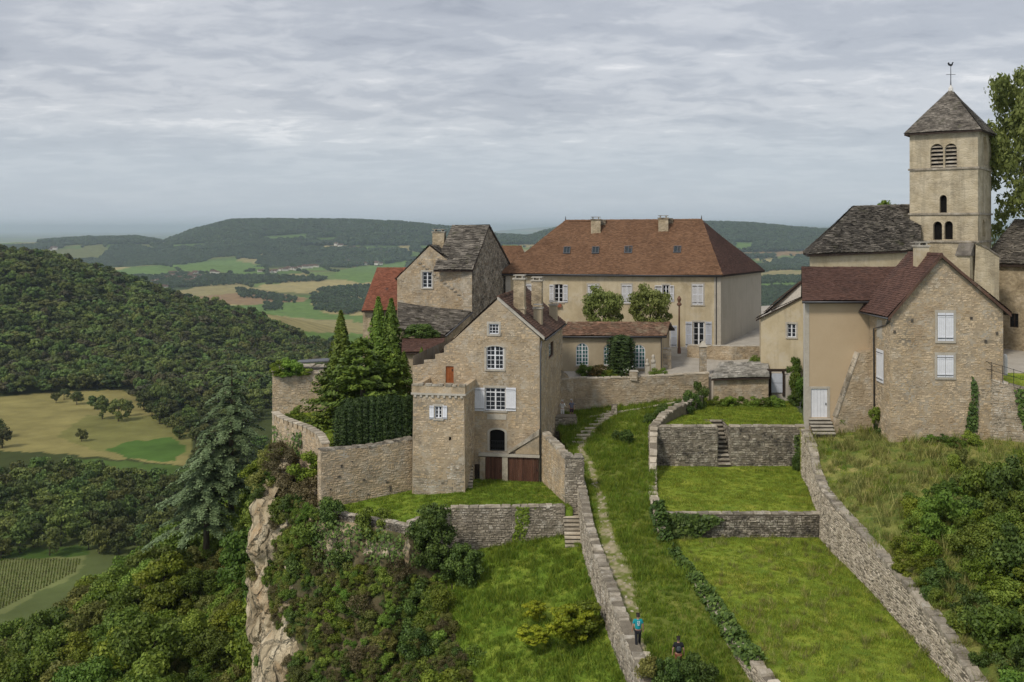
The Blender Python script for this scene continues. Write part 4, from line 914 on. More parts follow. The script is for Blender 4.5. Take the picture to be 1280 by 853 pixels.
pw = [(5.05, 77.5, -22.9, -19.6), (5.1, 73, -23.2, -20.2), (5.15, 69, -23.4, -20.75), (5.3, 66, -23.6, -21.0), (5.5, 62.5, -23.85, -21.3), (5.7, 59.5, -24.0, -21.45), (6.0, 55, -24.3, -21.9), (6.35, 51.5, -24.4, -22.35), (6.8, 48.5, -24.8, -22.9), (7.6, 44, -25.2, -23.2), (8.9, 37, -25.8, -23.9)]
wall_run('path_wall', 'leaning weathered wall holding the footpath above the meadow', pw, .6, 'stone_grey', 'mortar_grey', .19, .36, .06, 'stone_grey', .5, .13, seed=10, ragged=.4)
wall_run('corner_pier', 'square stone pier at the top of the meadow wall', [(4.05, 76.3, HL, -17.55), (5.5, 76.3, -22.4, -17.55)], .9, 'stone_grey', 'mortar_grey', .2, .36, .04, 'stone_dark', .7, .14, seed=11, cat='pier')
wall_run('yard_wall', 'tall pale wall between the cellar lawn and the footpath', [(2.45, 83, HL, -17.1), (3.2, 80, HL, -17.3), (4.05, 76.35, HL, -17.6)], .7, 'stone_gold', 'mortar_warm', .19, .36, .03, 'stone_grey', .6, .2, seed=12, ragged=.12)
wall_run('parapet', 'broad low parapet block in front of the two visitors', [(2.75, 92.3, -19.4, -17.45), (6.0, 92.3, -18.7, -17.45)], 1.4, 'stone_grey', 'mortar_grey', .2, .4, .03, seed=13, cat='parapet', deep=1.6)
wall_run('lawn_wall', 'retaining wall with ivy streak below the cellar lawn', [(-4.6, 74.75, -24.4, HL + .1), (0, 74.9, -23.6, HL + .12), (4.0, 75.1, -23.0, HL + .15)], .6, 'stone_grey', 'mortar_grey', .2, .36, .05, 'stone_grey', .8, .1, seed=14)
wall_run('lawn_parapet', 'low mossy parapet edging the triangular lawn above the cliff', [(-15.2, 76.8, -22.3, -21.65), (-11, 74.3, -22.3, -21.6), (-7.4, 72.1, -22.4, -21.55)], .45, 'stone_dark', 'mortar_dark', .16, .3, .05, 'stone_grey', .6, .1, seed=15)
wall_run('lawn_wall', 'short return wall behind the round dark bushes', [(-7.3, 72.1, -24.0, -21.3), (-4.6, 74.7, -24.4, HL + .05)], .5, 'stone_grey', 'mortar_grey', .2, .36, .05, 'stone_grey', .6, .1, seed=16)
steps('meadow_steps', 'worn stone steps from lawn corner down to the meadow', (4.55, 72.6, -23.35), (0, 1), 1.35, 9, .34, .205, 'stone_pale')
# big terrace wall under the yews
wall_run('terrace_wall', 'broad rubble terrace wall under the clipped yew hedge', [(-14.9, 77.6, -22.0, -17.35), (-11.5, 79.5, -21.7, -17.45), (-8.15, 81.3, -21.4, -17.2)], .8, 'stone_gold', 'mortar_warm', .2, .36, .025, 'stone_dark', .7, .12, seed=17)
wall_run('crenellated_wall', 'curved crenellated wall of the upper terrace above the cliff', [(-22.2, 92.2, -20.5, -17.45), (-21.0, 89.8, -20.5, -17.45), (-19.4, 87.6, -20.5, -17.45), (-17.7, 85.4, -21, -17.45), (-16.1, 82.4, -21.2, -17.45), (-14.95, 78.6, -21.8, -17.45)], .6, 'stone_gold', 'mortar_warm', .2, .36, .03, seed=18, deep=1.5)
mp_ = resample([(-22.2, 92.2), (-21.0, 89.8), (-19.4, 87.6), (-17.7, 85.4), (-16.1, 82.4), (-14.95, 78.6)], 17)
cw = [o for o in bpy.data.objects if o.name.startswith('crenellated_wall') and o.type == 'EMPTY'][-1]
for i in range(16):
    a, b = Vector(mp_[i]), Vector(mp_[i + 1]); fc = Fac(a, b); mb = MB(); mb.fbox(fc, 0.0, fc.len * .72, -17.46, -17.05, -.55, .02, rnd.random()); m = mb.build('merlon', 'stone_gold', cw)
    c2 = MB(); c2.fbox(fc, -.04, fc.len * .76, -17.05, -16.95, -.6, .07, rnd.random()); c2.build('cap_stone', 'stone_pale', m)
wall_run('ruined_tower', 'square ruined stone tower overgrown on top at the cliff edge', [(-23.1, 96, -19.5, -13.75), (-18.0, 96, -18.3, -13.9)], 5.0, 'stone_gold', 'mortar_warm', .2, .38, .03, 'stone_grey', .6, .15, seed=19, cat='tower', deep=2)
rt = [o for o in bpy.data.objects if o.name.startswith('ruined_tower') and o.type == 'EMPTY'][-1]
mb = MB(); mb.slab([(-21, 96.5, -13.0), (-17.6, 96.3, -12.75), (-17.6, 98.5, -12.75), (-21, 98.5, -13.0)], .1); mb.build('shelter_roof', 'zinc', rt)
bw = bpy.data.objects['terrace_wall.002']; bf = Fac((-14.9, 77.6), (-8.15, 81.3))
for px, py, w_, h_ in ((427, 583, .16, .26), (424, 596, .24, .15), (455, 600, .2, .14), (484, 603, .2, .15), (488, 611, .12, .4), (413, 612, .12, .12), (460, 618, .12, .12), (440, 577, .1, .1)):
    u, v = bf.uv(px, py); mb = MB(); mb.fbox(bf, u - w_ / 2, u + w_ / 2, v - h_ / 2, v + h_ / 2, .0, .045); mb.build('putlog_shade', 'shaded_riser', bw)  # raised dark blocks; their colour stands in for the shade inside putlog holes
# courtyard wall
Cw = [(3.2, 95.6, -18.0, -14.55), (6.0, 97.2, -17.7, -14.65), (11.5, 97.4, -17.5, -14.6), (19.4, 98.2, -16.9, -14.25)]
wall_run('courtyard_wall', 'long brown rubble wall below the hall courtyard behind two visitors', Cw, .6, 'stone_warm', 'mortar_warm', .19, .36, .03, 'stone_pale', .8, .1, seed=20)
wall_run('courtyard_wall', 'raised curving wall end against the gabled house', [(2.95, 92.2, -18.2, -12.6), (3.4, 94, -18.0, -12.9), (4.3, 96.2, -18, -13.3), (5.6, 97.3, -17.8, -14.5)], .6, 'stone_warm', 'mortar_warm', .19, .36, .03, 'stone_grey', .6, .1, seed=21)
wall_run('gate_pillar', 'stubby square stone pillar on the courtyard wall by clipped hedge', [(11.55, 97.25, -14.6, -13.95), (12.25, 97.25, -14.6, -13.95)], .6, 'stone_pale', 'mortar_warm', .25, .5, .02, 'stone_trim', .8, .08, seed=22, cat='pillar', deep=.2)
wall_run('boundary_wall', 'square pale stone block wall beside the hall gable', [(14.95, 103.2, -15.0, -12.5), (16.5, 103.2, -15.0, -12.5)], .8, 'stone_grey', 'mortar_warm', .3, .6, .02, 'stone_trim', .8, .12, seed=23, deep=.3)
wall_run('boundary_wall', 'low garden wall along the mansion french window', [(19.1, 108.5, -14.4, -12.7), (23.6, 106.5, -14.4, -12.6), (28.0, 106.5, -14.0, -12.6)], .5, 'stone_warm', 'mortar_warm', .2, .4, .03, 'stone_trim', .7, .08, seed=24)
wall_run('gate_pillar', 'slim stone gate pillar with pointed cap beside the stone hut', [(18.95, 100.2, -15.0, -11.9), (19.6, 100.2, -15.0, -11.9)], .6, 'stone_grey', 'mortar_warm', .3, .5, .015, seed=25, cat='pillar', deep=.3)
gp = [o for o in bpy.data.objects if o.name.startswith('gate_pillar') and o.type == 'EMPTY'][-1]
mb = MB(); mb.hexa([(18.85, 100.1, -11.9), (19.7, 100.1, -11.9), (19.7, 100.9, -11.9), (18.85, 100.9, -11.9)], [(19.2, 100.45, -11.35), (19.35, 100.45, -11.35), (19.35, 100.55, -11.35), (19.2, 100.55, -11.35)]); mb.build('cap_stone', 'stone_trim', gp)
wall_run('boundary_wall', 'pale low wall by the mansion gate opening', [(29.9, 105.6, -13.8, -12.45), (31.6, 105.4, -13.8, -12.4)], .5, 'stone_pale', 'mortar_warm', .2, .4, .02, 'stone_trim', .7, .08, seed=26)
# right hand retaining wall + railing
wall_run('retaining_wall', 'stained rubble retaining wall right of the stone house', [(35.4, 76.0, -16.6, -11.15), (38.2, 74.4, -16.6, -12.0), (43, 72.5, -17.2, -12.3)], .7, 'stone_grey', 'mortar_warm', .19, .34, .035, 'stone_grey', .7, .1, seed=27, deep=1.5)
fr_ = thing('iron_railing', 'thin black iron railing on top of the retaining wall', 'railing', (35.5, 76, -11.1))
rp = [Vector((35.6, 75.7, -11.05)), Vector((38.2, 74.1, -11.85)), Vector((43, 72.2, -12.1))]
for k in range(9):
    t = k / 8 * 2; p = rp[int(min(t, 1.99))].lerp(rp[int(min(t, 1.99)) + 1], t - int(min(t, 1.99))); mb = MB(); mb.tube([p - Vector((0, 0, .15)), p + Vector((0, 0, 1.15))], .022, 5); mb.build('post', 'iron', fr_)
for hz_ in (.55, 1.1):
    mb = MB(); mb.tube([p + Vector((0, 0, hz_)) for p in rp], .018, 5); mb.build('rail', 'iron', fr_)

# kerb and stepping stones on the grass slope
sg = thing('garden_steps', 'line of flat stepping stones curving across the grass slope', 'steps', (6.6, 86, -19))
for k in range(11):
    f = k / 10; px, py = np.interp(f, [0, .3, .6, 1], [722, 733, 750, 765]), np.interp(f, [0, .3, .6, 1], [553, 540, 527, 515])
    Y = min(np.linspace(80, 98, 400), key=lambda Y: abs(HZ - F * float(path_z((px - 640) / F * Y, Y)) / Y - py)); x = (px - 640) / F * Y; z = float(path_z(x, Y)) + .05
    mb = MB(); a = .5 + rnd.random() * .15; mb.hexa([(x - a, Y - .17, z - .12), (x + a, Y - .1, z - .12), (x + a, Y + .2, z - .12), (x - a, Y + .15, z - .12)], [(x - a, Y - .17, z + .04), (x + a, Y - .1, z + .05), (x + a, Y + .2, z + .05), (x - a, Y + .15, z + .04)], rnd.random()); mb.build('step', 'stone_pale', sg)
kb = thing('kerb', 'pale stone kerb along the foot of the courtyard wall', 'kerb', (8, 95.5, -17.5))
kp = [(7.4, 94.4), (10.0, 95.2), (13, 96.0), (16.2, 97.0)]
kr = resample(kp, 14)
for i in range(13):
    a, b = kr[i], kr[i + 1]; mb = MB(); fc = Fac(a, b); z0, z1 = float(path_z(*a)) + .16, float(path_z(*b)) + .16
    P = fc.pt; mb.hexa([P(.01, z0 - .3, .15), P(fc.len - .01, z1 - .3, .15), P(fc.len - .01, z1 - .3, -.2), P(.01, z0 - .3, -.2)], [P(.01, z0, .15), P(fc.len - .01, z1, .15), P(fc.len - .01, z1, -.2), P(.01, z0, -.2)], rnd.random()); mb.build('kerb_stone', 'stone_pale', kb)
wall_run('stone_post', 'small stone post where kerb meets the stepping stones', [(9.5, 94.7, -17.8, -16.75), (10.0, 94.7, -17.8, -16.75)], .4, 'stone_pale', 'mortar_grey', .3, .5, .02, seed=30, cat='post', deep=.3)
# flat slabs beside the walker at the wall's end
sl = thing('wall_end_slabs', 'broken pale slabs at the lower end of the footpath wall', 'slabs', (6.9, 51.5, -22.6))
for (x, y, a, b, dz) in ((6.95, 52.4, .35, .28, .12), (7.05, 51.6, .35, .3, .08), (7.2, 50.6, .42, .55, .06), (7.35, 49.5, .5, .6, .02), (7.6, 48.3, .5, .6, -.05)):
    z = float(path_z(x, y)) + dz + .1; mb = MB(); mb.hexa([(x - a, y - b, z - .5), (x + a, y - b, z - .5), (x + a, y + b, z - .5), (x - a, y + b, z - .5)], [(x - a, y - b, z), (x + a * .9, y - b, z - .03), (x + a, y + b, z), (x - a * .9, y + b, z + .03)], rnd.random()); mb.build('slab', 'stone_pale', sl)

# ================================================================== BUILDINGS
def V3(p, z): return Vector((p[0], p[1], z))
def uvpoly(fc, pix): return [fc.uv(*p) for p in pix]
def stone_cover(th, fc, outline, holes, mat, rh=.17, rw=.36, proud=.02, seed=1, parent=None):
    """stones over a facade outline given in uv (function of top by interpolation of outline's upper edge)"""
    us = [p[0] for p in outline]; u0, u1 = min(us), max(us); vb = min(p[1] for p in outline)
    def top(u):
        best = -1e9
        n = len(outline)
        for i in range(n):
            a, b = outline[i], outline[(i + 1) % n]
            if abs(a[0] - b[0]) < 1e-6: continue
            if min(a[0], b[0]) - 1e-6 <= u <= max(a[0], b[0]) + 1e-6: best = max(best, a[1] + (b[1] - a[1]) * (u - a[0]) / (b[0] - a[0]))
        return best
    mb = MB(); stones(mb, fc, u0, u1, top, lambda u: vb, rh * .9, rw * .66, proud * .75, holes=holes, seed=seed, gap=.008, skip=.3); return mb.build('stones', mat, parent or th, kind='stuff')
def grow(r, a): return (r[0] - a, r[1] + a, r[2] - a, r[3] + a)

# ---------------------------------------------------------------- gabled manor house in the middle
th = thing('gabled_house', 'tall gabled stone house with white paned windows above the cellar lawn', 'house', (-2, 84, HL))
A, B, Cc = PL(516, 84.6), PL(675, 83.0), PL(703, 97.5); fr = Fac(A, B); sd_ = Fac(B, Cc)
out = uvpoly(fr, [(516, 625), (516, 457), (530, 455), (530, 450), (544, 449), (544, 443), (555, 441), (555, 433), (568, 424), (621.5, 375), (674.5, 422), (675, 625)])
r_att, r_mid, r_big = fr.rect(611, 405, 623.5, 418), fr.rect(608, 433, 629.5, 462), fr.rect(606.5, 485, 632, 513.5)
r_arch, r_org = fr.rect(612, 537, 631, 564), fr.rect(557, 458, 567, 479)
r_c1, r_c2, r_c3 = fr.rect(607.5, 571, 628, 604), fr.rect(635.5, 571, 673.5, 603), fr.rect(591, 580, 600.5, 607)
holes = [rect_poly(r_att), rect_poly(r_mid, .25), rect_poly(r_big), rect_poly(r_arch, .45), rect_poly(r_org)]
mb = MB(); panel(mb, fr, out, holes, .3)
zc0 = fr.uv(675, 422)[1]; zb = HL - .5
r_sw = sd_.rect(686, 428, 692, 447); z_e = zc0
panel(mb, sd_, [(0, zb), (sd_.len, zb), (sd_.len, z_e), (0, z_e)], [rect_poly(r_sw)], .25)
D = Vector((A.x, A.y)) + (Cc - B); left = Fac(D, A); back = Fac(Cc, D)
zl = fr.uv(568, 424)[1] - 1.5
panel(mb, left, [(0, zb), (left.len, zb), (left.len, zl), (0, zl)]); panel(mb, back, [(0, zb), (back.len, zb), (back.len, zl), (back.len * .42, fr.uv(621.5, 375)[1]), (0, z_e)])
wl = mb.build('wall', 'mortar_warm', th)
hs = [grow(r_att, .05), grow(r_mid, .2), grow(r_big, .05), grow(r_arch, .2), grow(r_org, .05), r_c1, r_c2, r_c3]
stone_cover(th, fr, out, hs, 'stone_gold', .17, .38, .018, 2, wl)
stone_cover(th, sd_, [(0, zb), (sd_.len, zb), (sd_.len, z_e - .1), (0, z_e - .1)], [grow(r_sw, .05)], 'stone_gold', .17, .38, .018, 3, wl)
window(th, fr, r_att, 3, 3, surround='stone_trim', sill=True, mid=False); window(th, fr, r_mid, 4, 5, .25, surround='stone_trim', transom=3)
window(th, fr, r_big, 4, 5, surround='stone_trim', transom=4)
shutter(th, fr, fr.rect(593.5, 484.5, 606, 514)); shutter(th, fr, fr.rect(632.5, 484.5, 645, 514))
mb = MB(); mb.fbox(fr, *fr.rect(609, 518, 633, 524.5), -.02, .04); mb.build('stone_panel', 'stone_trim', th)
window(th, sd_, r_sw, 1, 1, 0, 'wood_brown', 'glass', surround=None, sill=False)
plank_door(th, fr, r_org, 'wood_orange', n=4)
# arched door to the balcony
ob = MB(); ob.face([fr.pt(p[0], p[1], -.28) for p in rect_poly(r_arch, .45)]); ao = ob.build('archway', 'dark_void', th)
sr = MB()
pl = rect_poly(r_arch, .45)
for k in range(len(pl)):
    p, q = pl[k], pl[(k + 1) % len(pl)]
    if k == 0: continue
    cu, cv = (r_arch[0] + r_arch[1]) / 2, (r_arch[2] + r_arch[3]) / 2; ex = lambda z: (cu + (z[0] - cu) * 1.28, cv + (z[1] - cv) * (1.16 if z[1] > cv else 1.0)); P = fr.pt; p2, q2 = ex(p), ex(q)
    sr.hexa([P(*p, -.05), P(*q, -.05), P(*q2, -.05), P(*p2, -.05)], [P(*p, .04), P(*q, .04), P(*q2, .04), P(*p2, .04)])
sr.build('surround', 'stone_trim', ao)
rl = MB(); u0, u1, v0, v1 = r_arch; vm = v0 + (v1 - v0) * .46
for z in (v0 + .08, vm): rl.fbox(fr, u0, u1, z - .025, z + .025, -.1, -.06)
for k in range(9):
    u = u0 + (u1 - u0) * (k + .5) / 9; rl.fbox(fr, u - .012, u + .012, v0 + .08, vm, -.09, -.07)
    rl.tube([fr.pt(u + .1 * math.cos(a), (v0 + vm) / 2 + .12 * math.sin(a), -.08) for a in [x * math.pi / 4 for x in range(9)]], .012, 4, cap=False)
rl.build('railing', 'iron', ao)
# cellar front: piers, lintel, plank doors
cel = Fac(fr.pt(0, 0, .05).xy, fr.pt(fr.len, 0, .05).xy)
for r_, n in ((r_c1, 8), (r_c2, 15)): plank_door(th, fr, r_, 'wood_brown', 'cellar_door', n, -.12)
plank_door(th, fr, r_c3, 'wood_dark', 'side_door', 3, -.1)
for (a, b, c, d, nm, mt) in ((600.5, 570.5, 607.2, 607, 'pier', 'stone_gold'), (628.3, 570.5, 635.2, 606, 'pier', 'stone_pale')):
    mb = MB(); mb.fbox(fr, *fr.rect(a, b, c, d), 0, .3); mb.build(nm, mt, th)
mb = MB(); mb.fbox(fr, *fr.rect(599, 566.5, 675, 570.3), 0, .36); mb.build('lintel', 'stone_trim', th)
# outside stair parapet climbing right
mb = MB(); a0, a1, b0, b1 = fr.uv(636, 566), fr.uv(674.5, 543), fr.uv(636, 563), fr.uv(674.5, 536)
P = fr.pt; mb.hexa([P(a0[0], a0[1], .02), P(a1[0], a1[1], .02), P(a1[0], a1[1], .45), P(a0[0], a0[1], .45)], [P(b0[0], b0[1], .02), P(b1[0], b1[1], .02), P(b1[0], b1[1], .45), P(b0[0], b0[1], .45)]); mb.build('stair_parapet', 'stone_grey', th)
mb = MB(); q = fr.uv(674.5, 566); mb.hexa([P(a0[0] + .6, a0[1], .02), P(q[0], a0[1], .02), P(q[0], a0[1], .35), P(a0[0] + .6, a0[1], .35)], [P(a0[0] + .65, a0[1] + .25, .02), P(a1[0], a1[1], .02), P(a1[0], a1[1], .35), P(a0[0] + .65, a0[1] + .25, .35)]); mb.build('stair_flank', 'stone_warm', th)
# roof
ap = fr.pt(*fr.uv(621.5, 374)); dv = Vector((Cc.x - B.x, Cc.y - B.y, 0)); apb = ap + dv
er = fr.pt(fr.len + .35, fr.uv(675, 424.5)[1], 0); el = fr.pt(fr.uv(566, 426)[0] - 1.2, fr.uv(566, 426)[1] - 1.0)
ins = dv.normalized() * .45
up_ = Vector((0, 0, .1))
roof_part(th, [(er + ins, er + dv, apb + up_, ap + ins + up_), (el + dv, el + ins, ap + ins + up_, apb + up_)], 'roof_brown', tw=.26, thh=.22, ridges=[(ap + ins + up_ * 1.6, apb + up_ * 1.6)])
mb = MB()
for (p, q) in ((ap, er),):   # coped gable verge
    d = (q - p); nrm_ = Vector((0, 0, .16)); f = -dv.normalized() * .02; g = dv.normalized() * .45
    mb.hexa([p + f - nrm_ * .3, q + f - nrm_ * .3, q + g - nrm_ * .3, p + g - nrm_ * .3], [p + f + nrm_, q + f + nrm_, q + g + nrm_, p + g + nrm_])
mb.build('gable_coping', 'stone_trim', th)
pipe(th, [er + ins * .4 + Vector((-.25, -.12, -.12)), er + Vector((-.3, -.15, -1)), Vector((er.x - .3, er.y - .15, HL))], .06)
pipe(th, [er + ins + Vector((.08, -.05, -.1)), er + dv + Vector((.08, -.05, -.1))], .07, name='gutter')
sl_ = (er + dv * .25).lerp(ap + dv * .25, .5)
def on_roof(f, t): return (er + dv * f).lerp(ap + dv * f, t)
c1 = on_roof(.16, .62); chimney(th, c1, .95, .8, 3.0, 'rubble_warm', -.19, 1); c2 = on_roof(.62, .50); chimney(th, c2, .95, .85, 2.9, 'rubble_warm', -.19, 1)
c3 = on_roof(.27, .28); chimney(th, c3, .7, .8, 1.5, 'render_hall', -.19, 0); c4 = on_roof(.78, .2); chimney(th, c4, .7, .8, 1.5, 'render_hall', -.19, 0)
# stairs left of the cellar
steps('cellar_stairs', 'narrow stone stairs squeezed between turret and cellar front', (-3.62, 80.7, HL - .1), (-.02, 1), .85, 13, .27, .2, 'stone_pale')

# ---------------------------------------------------------------- square turret
th = thing('square_turret', 'square stone turret with crenellated terrace top and small shuttered window', 'turret', (-6, 80, -22))
A, B = PL(516.5, 80.3), PL(580, 79.6); tf = Fac(A, B); dd = Vector((A.x - B.x, A.y - B.y)).normalized(); nb = Vector((-tf.N.x, -tf.N.y)) * 4.6
r_w, r_s = tf.rect(543.5, 508, 552.5, 523.5), tf.rect(561, 546.5, 564, 551)
zt, zb = tf.uv(548, 494)[1], -23.0
mb = MB(); panel(mb, tf, [(-.12, zb), (tf.len + .12, zb), (tf.len, zt), (0, zt)], [rect_poly(r_w), rect_poly(r_s)], .25)
tr_ = Fac(B, B + nb); tl_ = Fac(A + nb, A)
for f in (tr_, tl_): panel(mb, f, [(0, zb), (f.len, zb), (f.len, zt), (0, zt)])
mb.face([V3(A, zt), V3(B, zt), V3(B + nb, zt), V3(A + nb, zt)])
wl = mb.build('wall', 'mortar_warm', th)
stone_cover(th, tf, [(0, -20.1), (tf.len, -20.1), (tf.len, zt), (0, zt)], [grow(r_w, .05), r_s, (tf.len * .62, tf.len, -22, -18.7)] if True else [grow(r_w, .05), r_s], 'stone_gold', .17, .36, .02, 5, wl); stone_cover(th, tf, [(0, zb), (tf.len, zb), (tf.len, -18.7), (tf.len * .63, -18.9), (tf.len * .61, -20.1), (0, -20.1)], [], 'stone_grey', .17, .36, .028, 55, wl)
stone_cover(th, tr_, [(0, zb), (tr_.len, zb), (tr_.len, zt), (0, zt)], [], 'stone_gold', .17, .36, .02, 6, wl)
window(th, tf, r_w, 2, 3, surround='stone_trim', sill=True); shutter(th, tf, tf.rect(537, 507, 542.5, 524)); shutter(th, tf, tf.rect(553.5, 507, 559, 524))
mb = MB(); u0, u1, v0, v1 = r_s; mb.face([tf.pt(u0, v0, -.2), tf.pt(u1, v0, -.2), tf.pt(u1, v1, -.2), tf.pt(u0, v1, -.2)]); so = mb.build('slit', 'dark_void', th)
zp = tf.uv(548, 481)[1]; pw_ = tf.len + .3
mb = MB(); mb.fbox(tf, -.15, pw_ - .15, zt, zt + .16, -.35, .12); mb.build('string_course', 'stone_trim', th)
for f in (tr_, tl_): mb = MB(); mb.fbox(f, .35, f.len, zt, zt + .16, -.35, .12); mb.build('string_course', 'stone_trim', th)
mb = MB(); mb.fbox(tf, -.1, pw_ - .2, zt + .16, zp - .12, -.35, .08); po = mb.build('parapet', 'stone_gold', th)
for f in (tr_, tl_): mb = MB(); mb.fbox(f, .35, f.len, zt + .16, zp - .12, -.35, .08); mb.build('parapet', 'stone_gold', th)
n = 8
for k in range(n):
    mb = MB(); a = -.12 + (pw_ - .06) * k / n; mb.fbox(tf, a + .02, a + (pw_ - .06) / n - .02 - (.16 if k in (1, 4, 6) else 0), zp - .12, zp + (.05 if k % 3 else .0), -.38, .12, rnd.random()); mb.build('cap_stone', 'stone_grey', po)
for k in range(9):
    mb = MB(); u = -.05 + (tf.len + .1) * (k + .5) / 9; mb.fbox(tf, u - .09, u + .09, zt - .2, zt, 0, .1, rnd.random()); mb.build('corbel', 'stone_trim', th)

# ---------------------------------------------------------------- orangery hall
th = thing('orangery', 'low cream hall with arched green windows on the courtyard', 'building', (9, 102, -15))
A, B, C2 = PL(700, 102.2), PL(827, 102.2), PL(837, 108.8); f = Fac(A, B); f2 = Fac(B, C2)
ws = [f.rect(720, 429, 735.5, 457), f.rect(754.5, 430, 769, 457), f.rect(791, 431, 806.5, 460)]
zt = f.uv(770, 419)[1]; zb = -16.2
mb = MB(); panel(mb, f, [(0, zb), (f.len, zb), (f.len, zt), (0, zt)], [rect_poly(r, 1.0) for r in ws], .3)
rz_ = W(835, 404, 105.5).z
panel(mb, f2, [(0, zb), (f2.len, zb), (f2.len, zt), (f2.len / 2, rz_ - .1), (0, zt)])
mb.build('wall', 'render_hall', th)
for r in ws: window(th, f, r, 4, 6, 1.0, 'frame_white', 'glass_green', depth=.12, bar=.05, fr=.07, sill=True)
gr_ = f2.rect(830.5, 440, 835, 466); plank_door(th, f2, gr_, 'wood_blue', n=4, depth=-.06)
dv = Vector((C2.x - B.x, C2.y - B.y, 0)); e0 = V3(A, zt - .1) + Vector((-.3, -.35, 0)); e1 = V3(B, zt - .1) + Vector((.45, -.35, 0)); h0 = V3(A, rz_) + dv * .5; h1 = V3(B, rz_) + dv * .5 + Vector((.45, 0, 0))
b0, b1 = e0 + dv * 1.08, e1 + dv * 1.08
roof_part(th, [(e0, e1, h1, h0), (b1, b0, h0, h1)], 'roof_hall', tw=.26, thh=.2, rag=.3, ridges=[(h0 + Vector((0, 0, .05)), h1 + Vector((0, 0, .05)))])
pipe(th, [e1 + Vector((-.5, .1, -.05)), e1 + Vector((-.5, .25, -.4)), e1 + Vector((-.5, .25, -4.2))], .05); pipe(th, [e0 + Vector((0, -.06, -.05)), e1 + Vector((0, -.06, -.05))], .06, name='gutter')

# ---------------------------------------------------------------- mansion
th = thing('mansion', 'large cream mansion with hipped red tile roof and white shutters', 'mansion', (12, 114, -13.5))
A, B, Cq = PL(632, 116.8), PL(901, 113.0), PL(951.5, 125.5); f = Fac(A, B); fs = Fac(B, Cq); Dq = A + (Cq - B)
zt, zb = f.uv(880, 344)[1], -15.5
up = {'w2': f.rect(693, 355.5, 704, 378), 'w5': f.rect(828.5, 356.5, 836.5, 377), 'fr': f.rect(866.5, 402.5, 880.5, 433), 'fl': f.rect(826, 405, 837.5, 434)}
closed = [(652, 355.5, 664.5, 379), (735, 356, 748, 379), (777.5, 356, 789.5, 379), (865.5, 355.5, 879, 381)]
hl = [rect_poly(up[k], .12 if k in ('w2',) else 0) for k in up]
mb = MB(); panel(mb, f, [(0, zb), (f.len, zb), (f.len, zt), (0, zt)], hl, .25)
mb.build('wall', 'render_cream', th)
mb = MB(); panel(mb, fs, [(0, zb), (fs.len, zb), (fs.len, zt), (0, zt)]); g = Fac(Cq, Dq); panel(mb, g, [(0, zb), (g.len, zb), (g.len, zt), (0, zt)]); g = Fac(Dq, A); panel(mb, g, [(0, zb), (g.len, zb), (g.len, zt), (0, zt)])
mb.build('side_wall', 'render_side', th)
window(th, f, up['w2'], 2, 4, .12, surround='stone_trim'); window(th, f, up['w5'], 2, 4, surround='stone_trim'); window(th, f, up['fr'], 2, 4, surround='stone_trim', fr=.1); window(th, f, up['fl'], 2, 4, surround='stone_trim', fr=.1)
for rr in ((704.5, 356, 709.5, 378), (687, 356, 692, 378), (818.5, 357, 827.5, 377), (837.5, 357, 842.5, 377)): shutter(th, f, f.rect(*rr), 'wood_white', True)
for rr in ((857, 402, 865, 434), (882, 402, 889.5, 434), (838.5, 407, 846, 434)): shutter(th, f, f.rect(*rr), 'wood_blue', True)
for c in closed:
    m_ = (c[0] + c[2]) / 2; shutter(th, f, f.rect(c[0], c[1], m_ - .2, c[3]), 'wood_white', True, -.05 + .055); shutter(th, f, f.rect(m_ + .2, c[1], c[2], c[3]), 'wood_white', True, .005)
    r = f.rect(*c); s = MB(); s.fbox(f, r[0] - .16, r[0] - .02, r[2], r[3], -.02, .03); s.fbox(f, r[1] + .02, r[1] + .16, r[2], r[3], -.02, .03); s.fbox(f, r[0] - .16, r[1] + .16, r[3] + .01, r[3] + .2, -.02, .035); s.fbox(f, r[0] - .2, r[1] + .2, r[2] - .14, r[2] - .01, -.02, .08); s.build('surround', 'stone_trim', th)
# cornice + quoin strip
mb = MB(); mb.fbox(f, -.15, f.len + .15, zt - .28, zt, 0, .22); mb.build('cornice', 'stone_trim', th); mb = MB(); mb.fbox(fs, .25, fs.len + .15, zt - .28, zt, 0, .22); mb.build('cornice', 'stone_trim', th)
mb = MB(); mb.fbox(f, f.len - .75, f.len, zb, zt - .29, .0, .03); mb.build('quoin', 'stone_trim', th); mb = MB(); mb.fbox(f, 0, .6, zb, zt - .29, .0, .03); mb.build('quoin', 'stone_trim', th)
ov = .5; ax = (B - A).normalized(); sx = (Cq - B).normalized()
EA, EB, EC, ED = [V3(p, zt - .02) for p in (A - ax * ov - sx * ov, B + ax * ov * .6 - sx * ov, Cq + ax * ov * .6 + sx * ov, Dq - ax * ov + sx * ov)]
midl, midr = (EA + ED) / 2, (EB + EC) / 2
RA, RB = W(707, 276.5, 121.6), W(877, 275.3, 119.2)
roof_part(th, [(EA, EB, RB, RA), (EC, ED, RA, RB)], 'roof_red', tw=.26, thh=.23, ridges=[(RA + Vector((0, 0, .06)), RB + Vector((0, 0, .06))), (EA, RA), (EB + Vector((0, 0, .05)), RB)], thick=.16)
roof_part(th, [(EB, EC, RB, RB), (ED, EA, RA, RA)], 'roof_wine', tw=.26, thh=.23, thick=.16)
fin = MB()
for R_ in (RA, RB): fin.tube([R_, R_ + Vector((0, 0, .55))], [.09, .03], 6)
fin.build('finial', 'zinc', th)
nr = (EB - EA).cross(RA - EA).normalized()
def roof_pt(px, py):
    d = Vector(((px - 640) / F, 1, (HZ - py) / F)); return d * (EA.dot(nr) / d.dot(nr))
